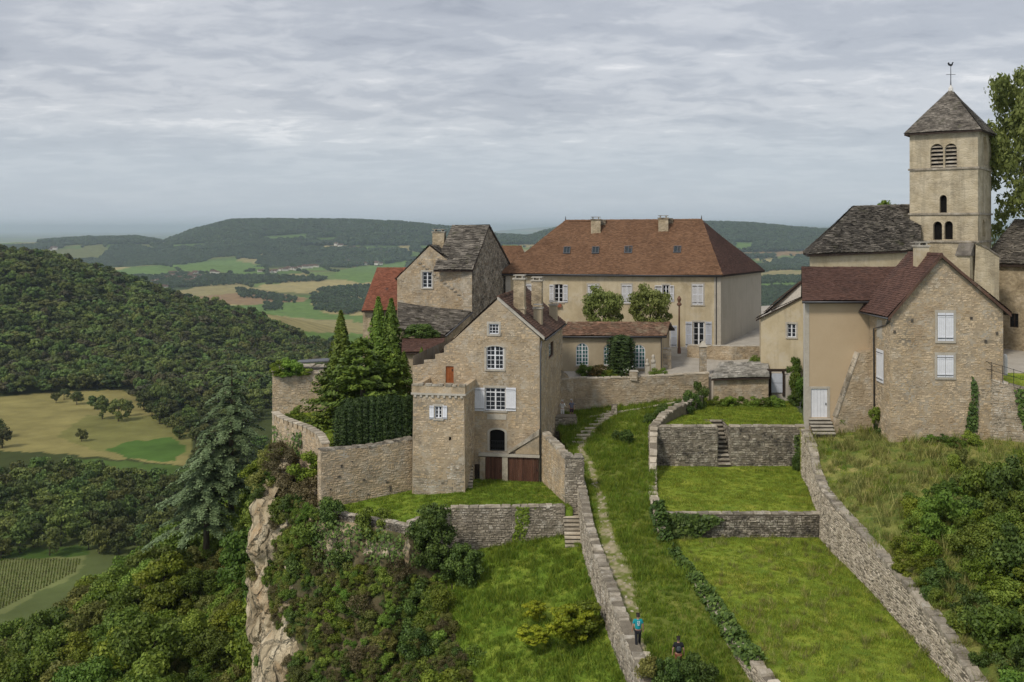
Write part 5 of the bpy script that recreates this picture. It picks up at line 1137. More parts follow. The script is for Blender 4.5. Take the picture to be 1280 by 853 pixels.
for (x0, y0, x1, y1) in ((704, 309.5, 712.5, 318), (739.5, 309.5, 748.5, 318), (780, 308.5, 790, 317.5), (841.5, 308.5, 851, 317)):
    q = [roof_pt(x0, y1), roof_pt(x1, y1), roof_pt(x1 + .8, y0), roof_pt(x0 + .8, y0)]; mb = MB(); nn = nr * (.16 if nr.z > 0 else -.16)
    c = sum(q, Vector()) / 4; i = [p.lerp(c, .2) for p in q]
    for k in range(4): mb.hexa([q[k], q[(k + 1) % 4], i[(k + 1) % 4], i[k]], [q[k] + nn, q[(k + 1) % 4] + nn, i[(k + 1) % 4] + nn, i[k] + nn])
    m1, m2 = i[0].lerp(i[1], .5), i[3].lerp(i[2], .5); w_ = (i[1] - i[0]) * .06; mb.hexa([m1 - w_, m1 + w_, m2 + w_, m2 - w_], [x + nn for x in (m1 - w_, m1 + w_, m2 + w_, m2 - w_)])
    s = mb.build('skylight', 'zinc', th); g = MB(); g.face([p + nn * .6 for p in i]); g.build('pane', 'skylight_glass', s)
for (px, py, h_) in ((745, 291, 1.7), (829.5, 290, 1.75)):
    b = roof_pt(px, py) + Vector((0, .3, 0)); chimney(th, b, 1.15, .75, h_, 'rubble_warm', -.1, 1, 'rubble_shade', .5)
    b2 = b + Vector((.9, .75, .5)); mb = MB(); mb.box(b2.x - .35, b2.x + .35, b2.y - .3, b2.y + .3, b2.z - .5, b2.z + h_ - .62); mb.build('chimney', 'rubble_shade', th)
gx = EB + (EA - EB).normalized() * .55
pipe(th, [gx + Vector((0, .1, -.05)), gx + Vector((0, .42, -.5)), gx + Vector((0, .42, -8.5))], .06); pipe(th, [EA + Vector((.4, .1, -.05)), EA + Vector((.4, .42, -.5)), EA + Vector((.4, .42, -8.5))], .06)
pipe(th, [EA + Vector((0, -.05, -.06)), EB + Vector((0, -.05, -.06))], .08, name='gutter')
fb = MB(); r = f.rect(694, 380, 702, 384); fb.fbox(f, r[0], r[1], r[2], r[3], .1, .3); fb.build('flower_box', 'terracotta', th)

# ---------------------------------------------------------------- tall lamp post before the mansion
lp = thing('lamp_post', 'tall rusty iron lamp post with ornate head before the mansion', 'lamp post', W(849, 441, 108))
b = W(849, 441, 108); t = W(849, 383, 108); mb = MB(); mb.tube([b, b.lerp(t, .5), t], [.13, .1, .08], 8); mb.build('post', 'rust', lp)
mb = MB(); mb.tube([b + Vector((0, 0, -.1)), b + Vector((0, 0, .5)), b + Vector((0, 0, .6))], [.2, .18, .1], 8); mb.build('foot', 'rust', lp)
mb = MB(); h_ = W(849, 370, 108).z - t.z; mb.tube([t, t + Vector((0, 0, .12)), t + Vector((0, 0, .3)), t + Vector((0, 0, .4)), t + Vector((0, 0, h_ * .7)), t + Vector((0, 0, h_))], [.1, .26, .26, .12, .24, .05], 8); mb.build('lamp_head', 'rust', lp)

# ---------------------------------------------------------------- back stone house with slate roof
th = thing('stone_house', 'old stone house with grey stone-slab roof and weathered, shade-darkened gable', 'house', (-8, 108, -14))
A, B, E = PL(496.5, 110), PL(577, 108.5), PL(590, 108.2); f = Fac(A, B); Bk = PL(638, 119)
o_ = uvpoly(f, [(496.5, 440), (496.5, 348), (537, 308), (577, 339), (577, 440)])
wr = f.rect(528, 340, 540, 360)
mb = MB(); panel(mb, f, o_, [rect_poly(wr)], .3)
f3 = Fac(B, E); zt = f3.uv(585, 338)[1]; panel(mb, f3, [(0, -20), (f3.len, -20), (f3.len, zt), (0, zt)])
wl = mb.build('wall', 'mortar_warm', th); stone_cover(th, f, o_, [grow(wr, .1)], 'stone_gold', .2, .4, .02, 7, wl); stone_cover(th, f3, [(0, -20), (f3.len, -20), (f3.len, zt), (0, zt)], [], 'stone_pale', .3, .6, .02, 8, wl)
window(th, f, wr, 2, 4, surround='stone_trim')
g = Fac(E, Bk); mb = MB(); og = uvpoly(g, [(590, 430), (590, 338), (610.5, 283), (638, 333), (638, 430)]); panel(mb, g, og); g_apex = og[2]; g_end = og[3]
gw = mb.build('gable_wall', 'rubble_shade', th)  # weathered gable, its stone also darkened as the side turned from the light
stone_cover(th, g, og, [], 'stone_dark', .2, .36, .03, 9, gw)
apx = g.pt(*g_apex); right_e = g.pt(*g_end); left_e = g.pt(og[1][0], og[1][1])
rdir = Vector((-1, .04, 0)).normalized(); ridge_l = apx + rdir * 4.2 + Vector((.12, 0, .12)); le2 = left_e + rdir * 4.2; roof_part(th, [(le2 + Vector((0, -.25, 0)), left_e + Vector((.1, -.25, 0)), apx + Vector((.12, 0, .12)), ridge_l)], 'lauze', tw=.36, thh=.24, rag=1.0, lift=.055)
bkl = right_e + rdir * 4.2; roof_part(th, [(right_e + Vector((.1, .1, .05)), bkl, ridge_l, apx + Vector((.12, .1, .12)))], 'lauze', tw=.36, thh=.24, rag=1.0, lift=.055)
# wing roof edges
ap = f.pt(*o_[2]); dv = Vector((2.4, 8, 0)); e_l = f.pt(o_[1][0], o_[1][1])
roof_part(th, [(e_l + dv + Vector((-.2, 0, -.1)), e_l + Vector((-.2, .15, -.1)), ap + Vector((0, .15, .1)), ap + dv + Vector((0, 0, .1)))], 'lauze', tw=.36, thh=.24, rag=1.0, lift=.055)
wr_e = f.pt(o_[3][0], o_[3][1])
roof_part(th, [(wr_e + Vector((.05, .15, -.05)), wr_e + dv + Vector((.05, 0, -.05)), ap + dv + Vector((0, 0, .1)), ap + Vector((0, .15, .1)))], 'lauze', tw=.36, thh=.24, rag=1.0, lift=.055)
cc = W(549, 306, 112); chimney(th, cc, 1.35, 1.0, 1.55, 'rubble_warm', -.15, 1, 'stone_grey', 1.5)
mb = MB()
for k in range(12):
    p = f.uv(523 + k * 4.4, 329 + k * 3.55); mb.fbox(f, p[0], p[0] + .36, p[1] - .08, p[1] + .06, 0, .09, rnd.random())
mb.build('drip_course', 'stone_grey', th)
# lean-to
th = thing('lean_to', 'low lean-to with stone-slab roof under the old stone house', 'building', (-9, 104, -16))
q = [W(497, 412, 103.5), W(556, 420, 102.5), W(590, 390, 108), W(497, 390, 109.6)]; roof_part(th, [tuple(q)], 'lauze', tw=.5, thh=.3, rag=1.0, lift=.06)
f = Fac(PL(498, 103.9), PL(555, 102.9)); mb = MB(); zt = f.uv(527, 417)[1] - .2; panel(mb, f, [(0, -19), (f.len, -19), (f.len, zt), (0, zt)]); f2 = Fac(PL(555, 102.9), PL(588, 107.6)); panel(mb, f2, [(0, -19), (f2.len, -19), (f2.len, zt + 2.0), (0, zt - .1)]); mb.build('wall', 'rubble_warm', th)
pipe(th, [q[1] + Vector((.1, -.1, -.05)), q[2] + Vector((.1, -.2, -.05))], .09, name='gutter')
# small brown-roofed outhouse
th = thing('outhouse', 'small cream outhouse with brown tile roof behind the conifers', 'building', (-9, 98, -17))
f = Fac(PL(503, 97), PL(551, 96.4)); zt = f.uv(527, 440)[1]; mb = MB(); panel(mb, f, [(0, -19), (f.len, -19), (f.len, zt), (0, zt)]); g = Fac(PL(551, 96.4), PL(556, 100)); panel(mb, g, [(0, -19), (g.len, -19), (g.len, zt), (0, zt)]); mb.build('wall', 'render_hall', th)
roof_part(th, [(W(502, 441, 96.6), W(552, 441, 96), W(556, 423, 99.6), W(503, 423, 100.2))], 'roof_wine', tw=.26, thh=.22)
# orange roof house
th = thing('red_roof_house', 'house with steep orange-red tile roof and skylight behind the conifers', 'house', (-16, 112, -14))
f = Fac(PL(453.5, 112.5), PL(500, 112)); zt = f.uv(475, 388)[1]; mb = MB(); panel(mb, f, [(0, -22), (f.len, -22), (f.len, zt), (0, zt)]); g = Fac(PL(462, 121), PL(453.5, 112.5)); panel(mb, g, [(0, -22), (g.len, -22), (g.len, zt), (0, zt)]); mb.build('wall', 'rubble_warm', th)
q = (W(452, 389, 112), W(502, 389, 111.6), W(520, 335.5, 117.5), W(471.5, 335.5, 118)); roof_part(th, [q], 'roof_orange', tw=.24, thh=.2, ridges=[(q[3], q[2])]); roof_part(th, [(q[2] + Vector((0, 5, -5)), q[3] + Vector((0, 5, -5)), q[3], q[2])], 'roof_orange', tw=.24, thh=.2)
n_ = (q[1] - q[0]).cross(q[3] - q[0]).normalized()
def rp2(px, py): d = Vector(((px - 640) / F, 1, (HZ - py) / F)); return d * (q[0].dot(n_) / d.dot(n_))
k4 = [rp2(476, 369) + n_ * .12, rp2(484, 369) + n_ * .12, rp2(486.5, 360.5) + n_ * .12, rp2(478.5, 360.5) + n_ * .12]; mb = MB(); mb.slab(k4, .15); s = mb.build('skylight', 'zinc', th); c = sum(k4, Vector()) / 4; g = MB(); g.face([p.lerp(c, .14) + n_ * .02 for p in k4]); g.build('pane', 'skylight_glass', s)
# red hip roof between
th = thing('hipped_house', 'house end with red hipped tile roof between stone house and mansion', 'house', (0, 126, -13))
f = Fac(PL(618, 126), PL(662, 126)); zt = f.uv(640, 342)[1]; mb = MB(); panel(mb, f, [(0, -16), (f.len, -16), (f.len, zt), (0, zt)]); mb.build('wall', 'render_hall', th)
roof_part(th, [(W(612, 343, 125.6), W(668, 343, 125.6), W(652, 308, 130), W(620, 308, 130))], 'roof_red', tw=.26, thh=.22, ridges=[(W(620, 308, 130), W(652, 308, 130))])

# ---------------------------------------------------------------- tan house
th = thing('tan_house', 'tall smooth tan house with wine-red roof and white door', 'house', (27, 81, -17))
A, B = PL(1006.5, 81.2), PL(1092, 81.2); f = Fac(A, B); Ab = PL(1004.2, 89.5)
dr = f.rect(1013.5, 486, 1034.5, 522); zt = f.uv(1045, 376)[1]; zb = -19.2
mb = MB(); panel(mb, f, [(0, zb), (f.len, zb), (f.len, zt), (0, zt)], [rect_poly(dr)], .2); mb.build('wall', 'render_tan', th)
g = Fac(Ab, A); mb = MB(); panel(mb, g, [(0, zb), (g.len, zb), (g.len, zt), (g.len * .5, zt + 2.6), (0, zt)]); mb.build('side_wall', 'limewash_and_lit_wall', th)  # side wall coloured pale for the light it catches; the front stays tan
mb = MB(); mb.fbox(f, -.03, .32, zb, zt, .0, .03); mb.build('quoin', 'stone_trim', th)
plank_door(th, f, dr, 'wood_white', n=5, depth=.12, frame='stone_trim')
e0, e1, h1, h0 = W(1002.5, 377, 80.6), W(1100, 377, 80.6), W(1132, 335, 85.6), W(1002, 335, 85.6); roof_part(th, [(e0, e1, h1, h0)], 'roof_wine', tw=.24, thh=.2, ridges=[(h0, h1)]); roof_part(th, [(h1 + Vector((1, 5, -2.8)), h0 + Vector((1.4, 5, -2.8)), h0, h1)], 'roof_wine', tw=.24, thh=.2)
pipe(th, [e0 + Vector((0, -.05, -.05)), e1 + Vector((0, -.05, -.05))], .07, name='gutter')
steps('door_steps', 'four stone steps up to the white door of the tan house', (f.pt((dr[0] + dr[1]) / 2, 0, 1.5).x, f.pt(0, 0, 1.5).y, dr[2] - 1.2), (0, 1), 1.75, 5, .3, .23, 'stone_trim')
# buttress
th = thing('buttress', 'sloping stone buttress against the tan house wall', 'buttress', (28, 80, -17))
f = Fac(PL(1040, 80.4), PL(1093, 80.4)); o_ = uvpoly(f, [(1040, 545), (1046, 522), (1074, 441), (1093, 437), (1093, 545)]); mb = MB(); panel(mb, f, o_)
tp_ = [f.pt(*p) for p in o_[1:4]]
for a, b in zip(tp_[:-1], tp_[1:]): mb.face([a, b, b + Vector((0, .85, 0)), a + Vector((0, .85, 0))])
mb.face([f.pt(*o_[0]), f.pt(*o_[1]), f.pt(*o_[1]) + Vector((0, .85, 0)), f.pt(*o_[0]) + Vector((0, .85, 0))])
w = mb.build('core', 'mortar_warm', th); stone_cover(th, f, o_, [], 'stone_warm', .18, .36, .025, 12, w)
for k in range(9):
    a, b = tp_[0].lerp(tp_[1], k / 9), tp_[0].lerp(tp_[1], (k + .96) / 9); nn = Vector((-.09, 0, .05)); mb = MB(); y2 = Vector((0, .8, 0)); y1 = Vector((0, -.06, 0)); mb.hexa([a + y1, b + y1, b + y2, a + y2], [a + y1 + nn, b + y1 + nn, b + y2 + nn, a + y2 + nn], rnd.random()); mb.build('coping_stone', 'stone_grey', th)

# ---------------------------------------------------------------- right stone house
th = thing('gabled_cottage', 'broad stone gabled house with closed white shutters on the bank', 'house', (33, 76, -16.5))
A, B = PL(1113, 76.0), PL(1254, 75.4); f = Fac(A, B); A0 = PL(1087, 81.0); g = Fac(A0, A)
o_ = uvpoly(f, [(1113, 575), (1113, 393), (1174.6, 320), (1254, 388), (1254, 575)])
r1, r2 = f.rect(1171.5, 391, 1192, 426.5), f.rect(1171, 444, 1192, 472)
mb = MB(); panel(mb, f, o_, [], .25); zl = o_[1][1]; og = [(0, -18.5), (g.len, -18.5), (g.len, zl), (0, zl)]
r3, r4 = g.rect(1096.5, 437, 1105, 478), g.rect(1097, 402, 1102, 420); panel(mb, g, og)
R2 = Fac(B, B + Vector((1.2, 7))); panel(mb, R2, [(0, -18.5), (R2.len, -18.5), (R2.len, o_[3][1]), (0, o_[3][1])])
w = mb.build('wall', 'mortar_warm', th)
stone_cover(th, f, o_, [grow(r1, .16), grow(r2, .16)], 'stone_house', .15, .34, .02, 13, w); stone_cover(th, g, og, [grow(r3, .1), grow(r4, .05)], 'stone_house', .15, .34, .02, 14, w)
for r in (r1, r2):
    m_ = (r[0] + r[1]) / 2; shutter(th, f, (r[0] + .02, m_ - .012, r[2], r[3])); shutter(th, f, (m_ + .012, r[1] - .02, r[2], r[3]))
    s = MB(); s.fbox(f, r[0] - .16, r[0], r[2], r[3], -.02, .03); s.fbox(f, r[1], r[1] + .16, r[2], r[3], -.02, .03); s.fbox(f, r[0] - .16, r[1] + .16, r[3], r[3] + .2, -.02, .035); s.fbox(f, r[0] - .16, r[1] + .16, r[2] - .15, r[2], -.02, .08); s.build('surround', 'stone_trim', th)
shutter(th, g, r3); s = MB(); s.fbox(g, *grow(r4, .12), -.02, .03); s.fbox(g, *r4, .03, .034); s.build('blocked_window', 'stone_trim', th)
ap = f.pt(*o_[2]) + Vector((0, 0, .12)); dv = Vector((-.25, 5.2, 0)); sl1 = (f.pt(*o_[1]) - f.pt(*o_[2])).normalized(); sl2 = (f.pt(*o_[3]) - f.pt(*o_[2])).normalized()
e_l = f.pt(*o_[1]) + sl1 * .45 + Vector((0, 0, .12)); e_r = f.pt(*o_[3]) + sl2 * .55 + Vector((0, 0, .12)); fo = Vector((0, -.35, 0))
roof_part(th, [(e_l + dv, e_l + fo, ap + fo, ap + dv), (e_r + fo, e_r + dv, ap + dv, ap + fo)], 'roof_wine', tw=.24, thh=.2, ridges=[(ap + fo, ap + dv)], thick=.12)
mb = MB()
for e_ in (e_l, e_r):
    y = Vector((0, .06, 0)); z = Vector((0, 0, .24)); mb.hexa([ap + fo - y - z, e_ + fo - y - z, e_ + fo - z, ap + fo - z], [ap + fo - y + z * .12, e_ + fo - y + z * .12, e_ + fo + z * .12, ap + fo + z * .12])
mb.build('bargeboard', 'roof_brown', th)
cb = ap.lerp(e_l, .10) + dv * .42; chimney(th, cb, .95, .75, 1.2, 'render_cream', 0, 1, 'stone_trim', .8)
pipe(th, [e_l + Vector((.1, -.1, -.2)), e_l + Vector((.3, .9, -.7)), V3(A0.lerp(A, .3), 0) + Vector((-.15, 0, e_l.z - 1.2)), V3(A0.lerp(A, .3), 0) + Vector((-.1, 0, -16))], .065); pipe(th, [e_l + fo + Vector((-.05, 0, -.08)), e_l + dv + Vector((-.05, 0, -.08))], .07, name='gutter')
for (px, py) in ((1140, 401), (1214, 398), (1246, 417), (1118, 415), (1232, 427)):
    p = f.uv(px, py); mb = MB(); mb.fbox(f, p[0] - .09, p[0] + .09, p[1] - .11, p[1] + .11, .012, .052); mb.build('putlog_shade', 'shaded_riser', w)  # small dark blocks on the wall, coloured as the shade of holes

# ---------------------------------------------------------------- church
th = thing('church', 'old church with square belfry tower and grey stone-slab roofs', 'church', (46, 102, -11))
A, B, Cc = PL(1137, 102.6), PL(1222.5, 98.5), PL(1239, 104.6); D = A + (Cc - B); f = Fac(A, B); g = Fac(B, Cc)
zt, zb = f.uv(1200, 163)[1], -12.0
bel = [f.rect(1163, 180, 1179, 210.5), f.rect(1181, 179.5, 1196, 209.5)]; one = f.rect(1174.5, 244, 1183.5, 266); two = [f.rect(1166.5, 277, 1177.5, 300), f.rect(1180.5, 276.5, 1191, 299.5)]; lan = g.rect(1227.5, 171, 1234.5, 207); lan2 = g.rect(1228, 275, 1231.5, 296)
hl = [rect_poly(r, 1.0) for r in bel + [one] + two]
mb = MB(); panel(mb, f, [(0, zb), (f.len, zb), (f.len, zt), (0, zt)], hl, .45); panel(mb, g, [(0, zb), (g.len, zb), (g.len, zt), (0, zt)], [rect_poly(lan, 1.0), rect_poly(lan2, 1.0)], .3)
for q in (Fac(Cc, D), Fac(D, A)): panel(mb, q, [(0, zb), (q.len, zb), (q.len, zt), (0, zt)])
mb.build('tower_wall', 'rubble_tower', th)
for r in bel:
    l = bpy.data.objects.new('louvred_opening', None); l.location = f.pt(r[0], r[2], -.2); put(l, th)
    b = MB(); b.face([f.pt(p[0], p[1], -.44) for p in rect_poly(r, 1.0)]); b.build('recess', 'dark_void', l)
    for k in range(6):
        v = r[2] + (r[3] - r[2]) * (k + .25) / 6.2; c, w2 = (r[0] + r[1]) / 2, (r[1] - r[0]) / 2; sp_ = r[3] - w2; hw = w2 if v < sp_ else math.sqrt(max(.02, w2 ** 2 - (v - sp_) ** 2)); b = MB(); P = f.pt
        b.hexa([P(c - hw, v, -.1), P(c + hw, v, -.1), P(c + hw, v + .2, -.4), P(c - hw, v + .2, -.4)], [P(c - hw, v + .05, -.1), P(c + hw, v + .05, -.1), P(c + hw, v + .25, -.4), P(c - hw, v + .25, -.4)]); b.build('louvre', 'stone_grey', l)
for r, ff, nm in [(one, f, 'opening'), (two[0], f, 'opening'), (two[1], f, 'opening')]:
    b = MB(); b.face([ff.pt(p[0], p[1], -.44) for p in rect_poly(r, 1.0)]); b.build(nm, 'dark_void', th)
for r in (lan, lan2):
    b = MB(); b.face([g.pt(p[0], p[1], -.28) for p in rect_poly(r, 1.0)]); b.build('blind_arch', 'rubble_tower', th)
def colonnette(u, v0, v1):
    b = MB(); b.tube([f.pt(u, v0, -.15), f.pt(u, v0 + .12, -.15), f.pt(u, v1 - .3, -.15), f.pt(u, v1, -.15)], [.15, .09, .09, .17], 8); b.build('colonnette', 'stone_trim', th)
colonnette((two[0][1] + two[1][0]) / 2, two[0][2], two[0][3] - .35); colonnette((bel[0][1] + bel[1][0]) / 2, bel[0][2], bel[0][3] - .5)
for zz in (f.uv(1180, 211)[1], f.uv(1180, 267.5)[1], f.uv(1180, 302)[1]):
    for q in (f, g):
        b = MB(); b.fbox(q, -.12 if q is f else .05, q.len + .12, zz - .1, zz + .1, -.02, .14); b.build('string_course', 'stone_grey', th)
cen = (A + B + Cc + D) / 4; apx = V3(cen, W(1190, 112, cen.y).z); E_ = [V3(cen + (p - cen) * 1.13, zt - .1) for p in (A, B, Cc, D)]
roof_part(th, [(E_[k], E_[(k + 1) % 4], apx, apx) for k in range(4)], 'lauze', 'tower_roof', tw=.26, thh=.19, rag=.3, thick=.15, lift=.03)
b = MB(); b.tube([apx + Vector((0, 0, -.3)), apx + Vector((0, 0, .15)), apx + Vector((0, 0, .3)), apx + Vector((0, 0, .45))], [.3, .24, .12, .1], 8); b.build('finial', 'white_stone', th)
b = MB(); b.tube([apx + Vector((0, 0, .3)), apx + Vector((0, 0, .9)), apx + Vector((0, 0, 2.45))], [.07, .045, .03], 6); b.tube([apx + Vector((-.45, .1, 1.55)), apx + Vector((.45, -.1, 1.55))], .025, 5); b.tube([apx + Vector((-.1, -.3, 1.5)), apx + Vector((.1, .3, 1.5))], .02, 5); cr_ = b.build('cross', 'iron', th)
b = MB(); z0 = apx.z + 2.45; x0, y0 = apx.x, apx.y
ck = [(-.26, .06), (-.12, .0), (.05, -.05), (.18, .06), (.24, .30), (.30, .34), (.24, .40), (.14, .36), (.08, .2), (-.1, .18), (-.2, .38), (-.34, .3)]
b.face([(x0 + p, y0 - .03, z0 + q) for p, q in ck]); b.face([(x0 + p, y0 + .03, z0 + q) for p, q in ck[::-1]])
for k in range(len(ck)): a, c = ck[k], ck[(k + 1) % len(ck)]; b.face([(x0 + a[0], y0 - .03, z0 + a[1]), (x0 + c[0], y0 - .03, z0 + c[1]), (x0 + c[0], y0 + .03, z0 + c[1]), (x0 + a[0], y0 + .03, z0 + a[1])])
b.build('weathercock', 'iron', cr_)
# choir with hipped slab roof
c0, c1 = PL(1013, 97), PL(1148, 99.2); q = Fac(c0, c1); zt = q.uv(1080, 317)[1]; mb = MB(); panel(mb, q, [(0, -12.5), (q.len, -12.5), (q.len, zt), (0, zt)]); c3 = PL(1012, 108); q2 = Fac(c3, c0); panel(mb, q2, [(0, -12.5), (q2.len, -12.5), (q2.len, zt), (0, zt)]); mb.build('choir_wall', 'render_cream', th)
e0, e1 = W(1009.5, 318.5, 96.5), W(1150, 313, 98.8); h0, h1 = W(1067, 258.5, 103.5), W(1152, 256, 105); e3 = W(1004, 316, 110); roof_part(th, [(e0, e1, h1, h0), (e3, e0, h0, h0)], 'lauze', 'choir_roof', tw=.3, thh=.2, rag=.8, thick=.18, lift=.06, ridges=[(h0, h1)])
roof_part(th, [(h1 + Vector((0, 7, -5)), e3, h0, h1)], 'lauze', 'choir_roof', tw=.3, thh=.2, rag=.8, thick=.18, lift=.06)
# nave on the right
n0, n1 = PL(1246, 102), PL(1330, 96); q = Fac(n0, n1); zt = q.uv(1270, 331)[1]; nw = q.rect(1262, 392, 1273, 409.5); mb = MB(); panel(mb, q, [(-2.5, -13), (q.len, -13), (q.len, zt), (-2.5, zt)], [rect_poly(nw)]); mb.build('nave_wall', 'rubble_warm', th); window(th, q, nw, 2, 2, 0, 'wood_dark', 'glass', sill=False)
roof_part(th, [(q.pt(-1.5, zt, .4), q.pt(q.len, zt, .4), q.pt(q.len, zt + 4.6, -5.5), q.pt(-1.5, zt + 4.6, -5.5))], 'lauze', 'nave_roof', tw=.3, thh=.2, rag=.8, thick=.2, lift=.06)
q = Fac(PL(1196, 96.6), PL(1222, 95.4)); o_ = uvpoly(q, [(1198, 400), (1198, 318), (1202, 304), (1220, 303), (1215, 320), (1215, 400)])
mb = MB(); zz = [q.uv(1200, 420)[1], q.uv(1200, 320)[1], q.uv(1200, 304)[1]]; u = [q.uv(1198, 330)[0], q.uv(1214.5, 330)[0]]
mb.fbox(q, u[0], u[1], zz[0], zz[1], -2.5, .6); mb.build('tower_buttress', 'rubble_tower', th)
mb = MB(); P = q.pt; mb.hexa([P(u[0] - .1, zz[1], .75), P(u[1] + .1, zz[1], .75), P(u[1] + .1, zz[1], -2), P(u[0] - .1, zz[1], -2)], [P(u[0] - .1, zz[1] + .12, .75), P(u[1] + .1, zz[1] + .12, .75), P(u[1] + .1, zz[2], -.6), P(u[0] - .1, zz[2], -.6)]); mb.build('buttress_cap', 'lauze', th)
q = Fac(PL(1214.5, 96.0), PL(1248.5, 95.4)); o_ = uvpoly(q, [(1214.5, 420), (1220, 305), (1234, 311), (1249, 321), (1249, 420)]); mb = MB(); panel(mb, q, o_); dpt = Vector((1.2, 3.2, 0)); tp_ = [q.pt(*p) for p in o_]
for a, b in zip(tp_, tp_[1:] + tp_[:1]): mb.face([a, b, b + dpt, a + dpt])
mb.build('corner_buttress', 'rubble_tower', th)
mb = MB()
for a, b in zip(tp_[1:3], tp_[2:4]): k = Vector((0, 0, .16)); y = Vector((-.05, -.1, 0)); mb.hexa([a + y, b + y, b + dpt, a + dpt], [a + y + k, b + y + k, b + dpt + k, a + dpt + k])
mb.build('buttress_coping', 'lauze', th)

# ---------------------------------------------------------------- little house between mansion and church
th = thing('small_house', 'small weathered cream house with paned window below the church choir', 'house', (28, 100, -14))
f = Fac(PL(951, 100.5), PL(1004, 99)); o_ = uvpoly(f, [(951, 475), (951, 397), (1004, 370), (1004, 475)]); wr = f.rect(984, 405, 995, 422); mb = MB(); panel(mb, f, o_, [rect_poly(wr)], .2); g = Fac(PL(949.5, 106), PL(951, 100.5)); panel(mb, g, [(0, -15), (g.len, -15), (g.len, o_[1][1]), (0, o_[1][1])]); mb.build('wall', 'render_cream', th); window(th, f, wr, 2, 3, surround='stone_trim')
a, b = f.pt(*o_[1]) + Vector((-.35, -.2, -.05)), f.pt(*o_[2]) + Vector((.2, -.2, .12)); dv = Vector((.2, 1.6, -.3)); roof_part(th, [(a + dv, a, b, b + dv)], 'roof_brown', tw=.26, thh=.22)
f = Fac(PL(964, 105), PL(1006, 104)); o_ = uvpoly(f, [(964, 398), (964, 388), (1003, 352), (1006, 352), (1006, 398)]); mb = MB(); panel(mb, f, o_); mb.build('gable_wall', 'limewash_and_lit_wall', th)
a, b = f.pt(*o_[1]) + Vector((-.4, -.15, -.1)), f.pt(*o_[2]) + Vector((.2, -.15, .22)); roof_part(th, [(a + Vector((0, 1.6, -.3)), a, b, b + Vector((0, 1.6, -.3)))], 'roof_brown', tw=.26, thh=.22)
# stone hut
th = thing('stone_hut', 'little stone hut with pale slab roof at the end of the courtyard wall', 'hut', (22, 98, -17))
A, B = PL(892, 97.2), PL(960.5, 96.6); f = Fac(A, B); zt = f.uv(925, 473)[1]; g = Fac(B, B + Vector((.9, 5))); l = Fac(A + Vector((.9, 5)), A); mb = MB()
for q in (f, g, l): panel(mb, q, [(0, -18), (q.len, -18), (q.len, zt), (0, zt)])
w = mb.build('wall', 'mortar_warm', th); stone_cover(th, f, [(0, -18), (f.len, -18), (f.len, zt), (0, zt)], [], 'stone_warm', .19, .36, .025, 15, w); stone_cover(th, g, [(0, -18), (g.len, -18), (g.len, zt), (0, zt)], [], 'stone_warm', .19, .36, .025, 16, w)
e0, e1, h1, h0 = W(889, 474, 96.8), W(962, 472, 96.2), W(960, 452, 101), W(900, 453, 101.6); roof_part(th, [(e0, e1, h1, h0)], 'lauze_light', tw=.4, thh=.22, rag=1.0, lift=.07)
# white garden gate
th = thing('garden_gate', 'white panel gate in dark frame beside the stone hut', 'gate', W(971, 492, 98))
f = Fac(PL(961, 98), PL(981, 98)); r = f.rect(964, 467, 978, 491); mb = MB(); mb.fbox(f, r[0] - .2, r[0], r[2] - .3, r[3] + .2, -.2, .1); mb.fbox(f, r[1], r[1] + .2, r[2] - .3, r[3] + .2, -.2, .1); mb.fbox(f, r[0] - .35, r[1] + .35, r[3] + .2, r[3] + .42, -.25, .15); mb.build('frame', 'wood_dark', th)
m_ = (r[2] + r[3]) / 2
for a, b in ((r[2], m_ - .02), (m_ + .02, r[3])): mb = MB(); mb.fbox(f, r[0], r[1], a, b, -.05, .02); mb.build('panel', 'wood_blue', th)
# white bollard post at the church road
th = thing('white_post', 'rounded white masonry post at the yard entrance by the stone house', 'post', W(1256, 469, 79))
b = W(1256, 469, 79); mb = MB(); mb.tube([b, b + Vector((0, 0, 1.35)), b + Vector((0, 0, 1.6)), b + Vector((0, 0, 1.68))], [.2, .2, .15, .04], 10); mb.build('shaft', 'white_stone', th)
wall_run('yard_wall', 'low pale wall by the white post', [(35.8, 80.6, -13.4, -11.2), (38.6, 79.4, -13.4, -11.2)], .4, 'stone_pale', 'mortar_warm', .2, .4, .02, seed=33)

# ================================================================== VEGETATION
make_tree_kind('broad', 'leaf_broad', 8, 3.3, 4, 34, 240, .19)
make_tree_kind('lime', 'leaf_lime', 7, 2.8, 2, 30, 230, .18)
make_tree_kind('olive', 'leaf_olive', 6.5, 2.6, 3, 26, 190, .16)
make_tree_kind('forest', 'leaf_forest', 12, 4.6, 4, 26, 60, .55, .25, rz=5.6, blob=(.3, .45), crown_at=.46)
make_tree_kind('forest_olive', 'leaf_forest_olive', 11, 4.4, 2, 26, 60, .55, .25, rz=5.2, blob=(.3, .45), crown_at=.46)
make_tree_kind('plane', 'leaf_plane', 9, 3.1, 2, 60, 130, .17, blob=(.2, .36))
make_bush_kind('green', 'leaf_broad', 4, 20, 210, .062); make_bush_kind('lime', 'leaf_lime', 3, 18, 200, .062); make_bush_kind('olive', 'leaf_olive', 3, 18, 170, .06)
make_bush_kind('brown', 'leaf_brown', 3, 18, 130, .055); make_bush_kind('ivy', 'leaf_ivy', 3, 20, 210, .058); make_bush_kind('gold', 'leaf_gold', 3, 46, 170, .06, (.18, .32), .6)
make_bush_kind('dense', 'leaf_ivy', 3, 60, 170, .045, (.2, .32)); make_bush_kind('rose', 'leaf_rose', 2, 18, 120, .08); make_bush_kind('hedge', 'leaf_conifer', 2, 30, 160, .05, (.32, .45))

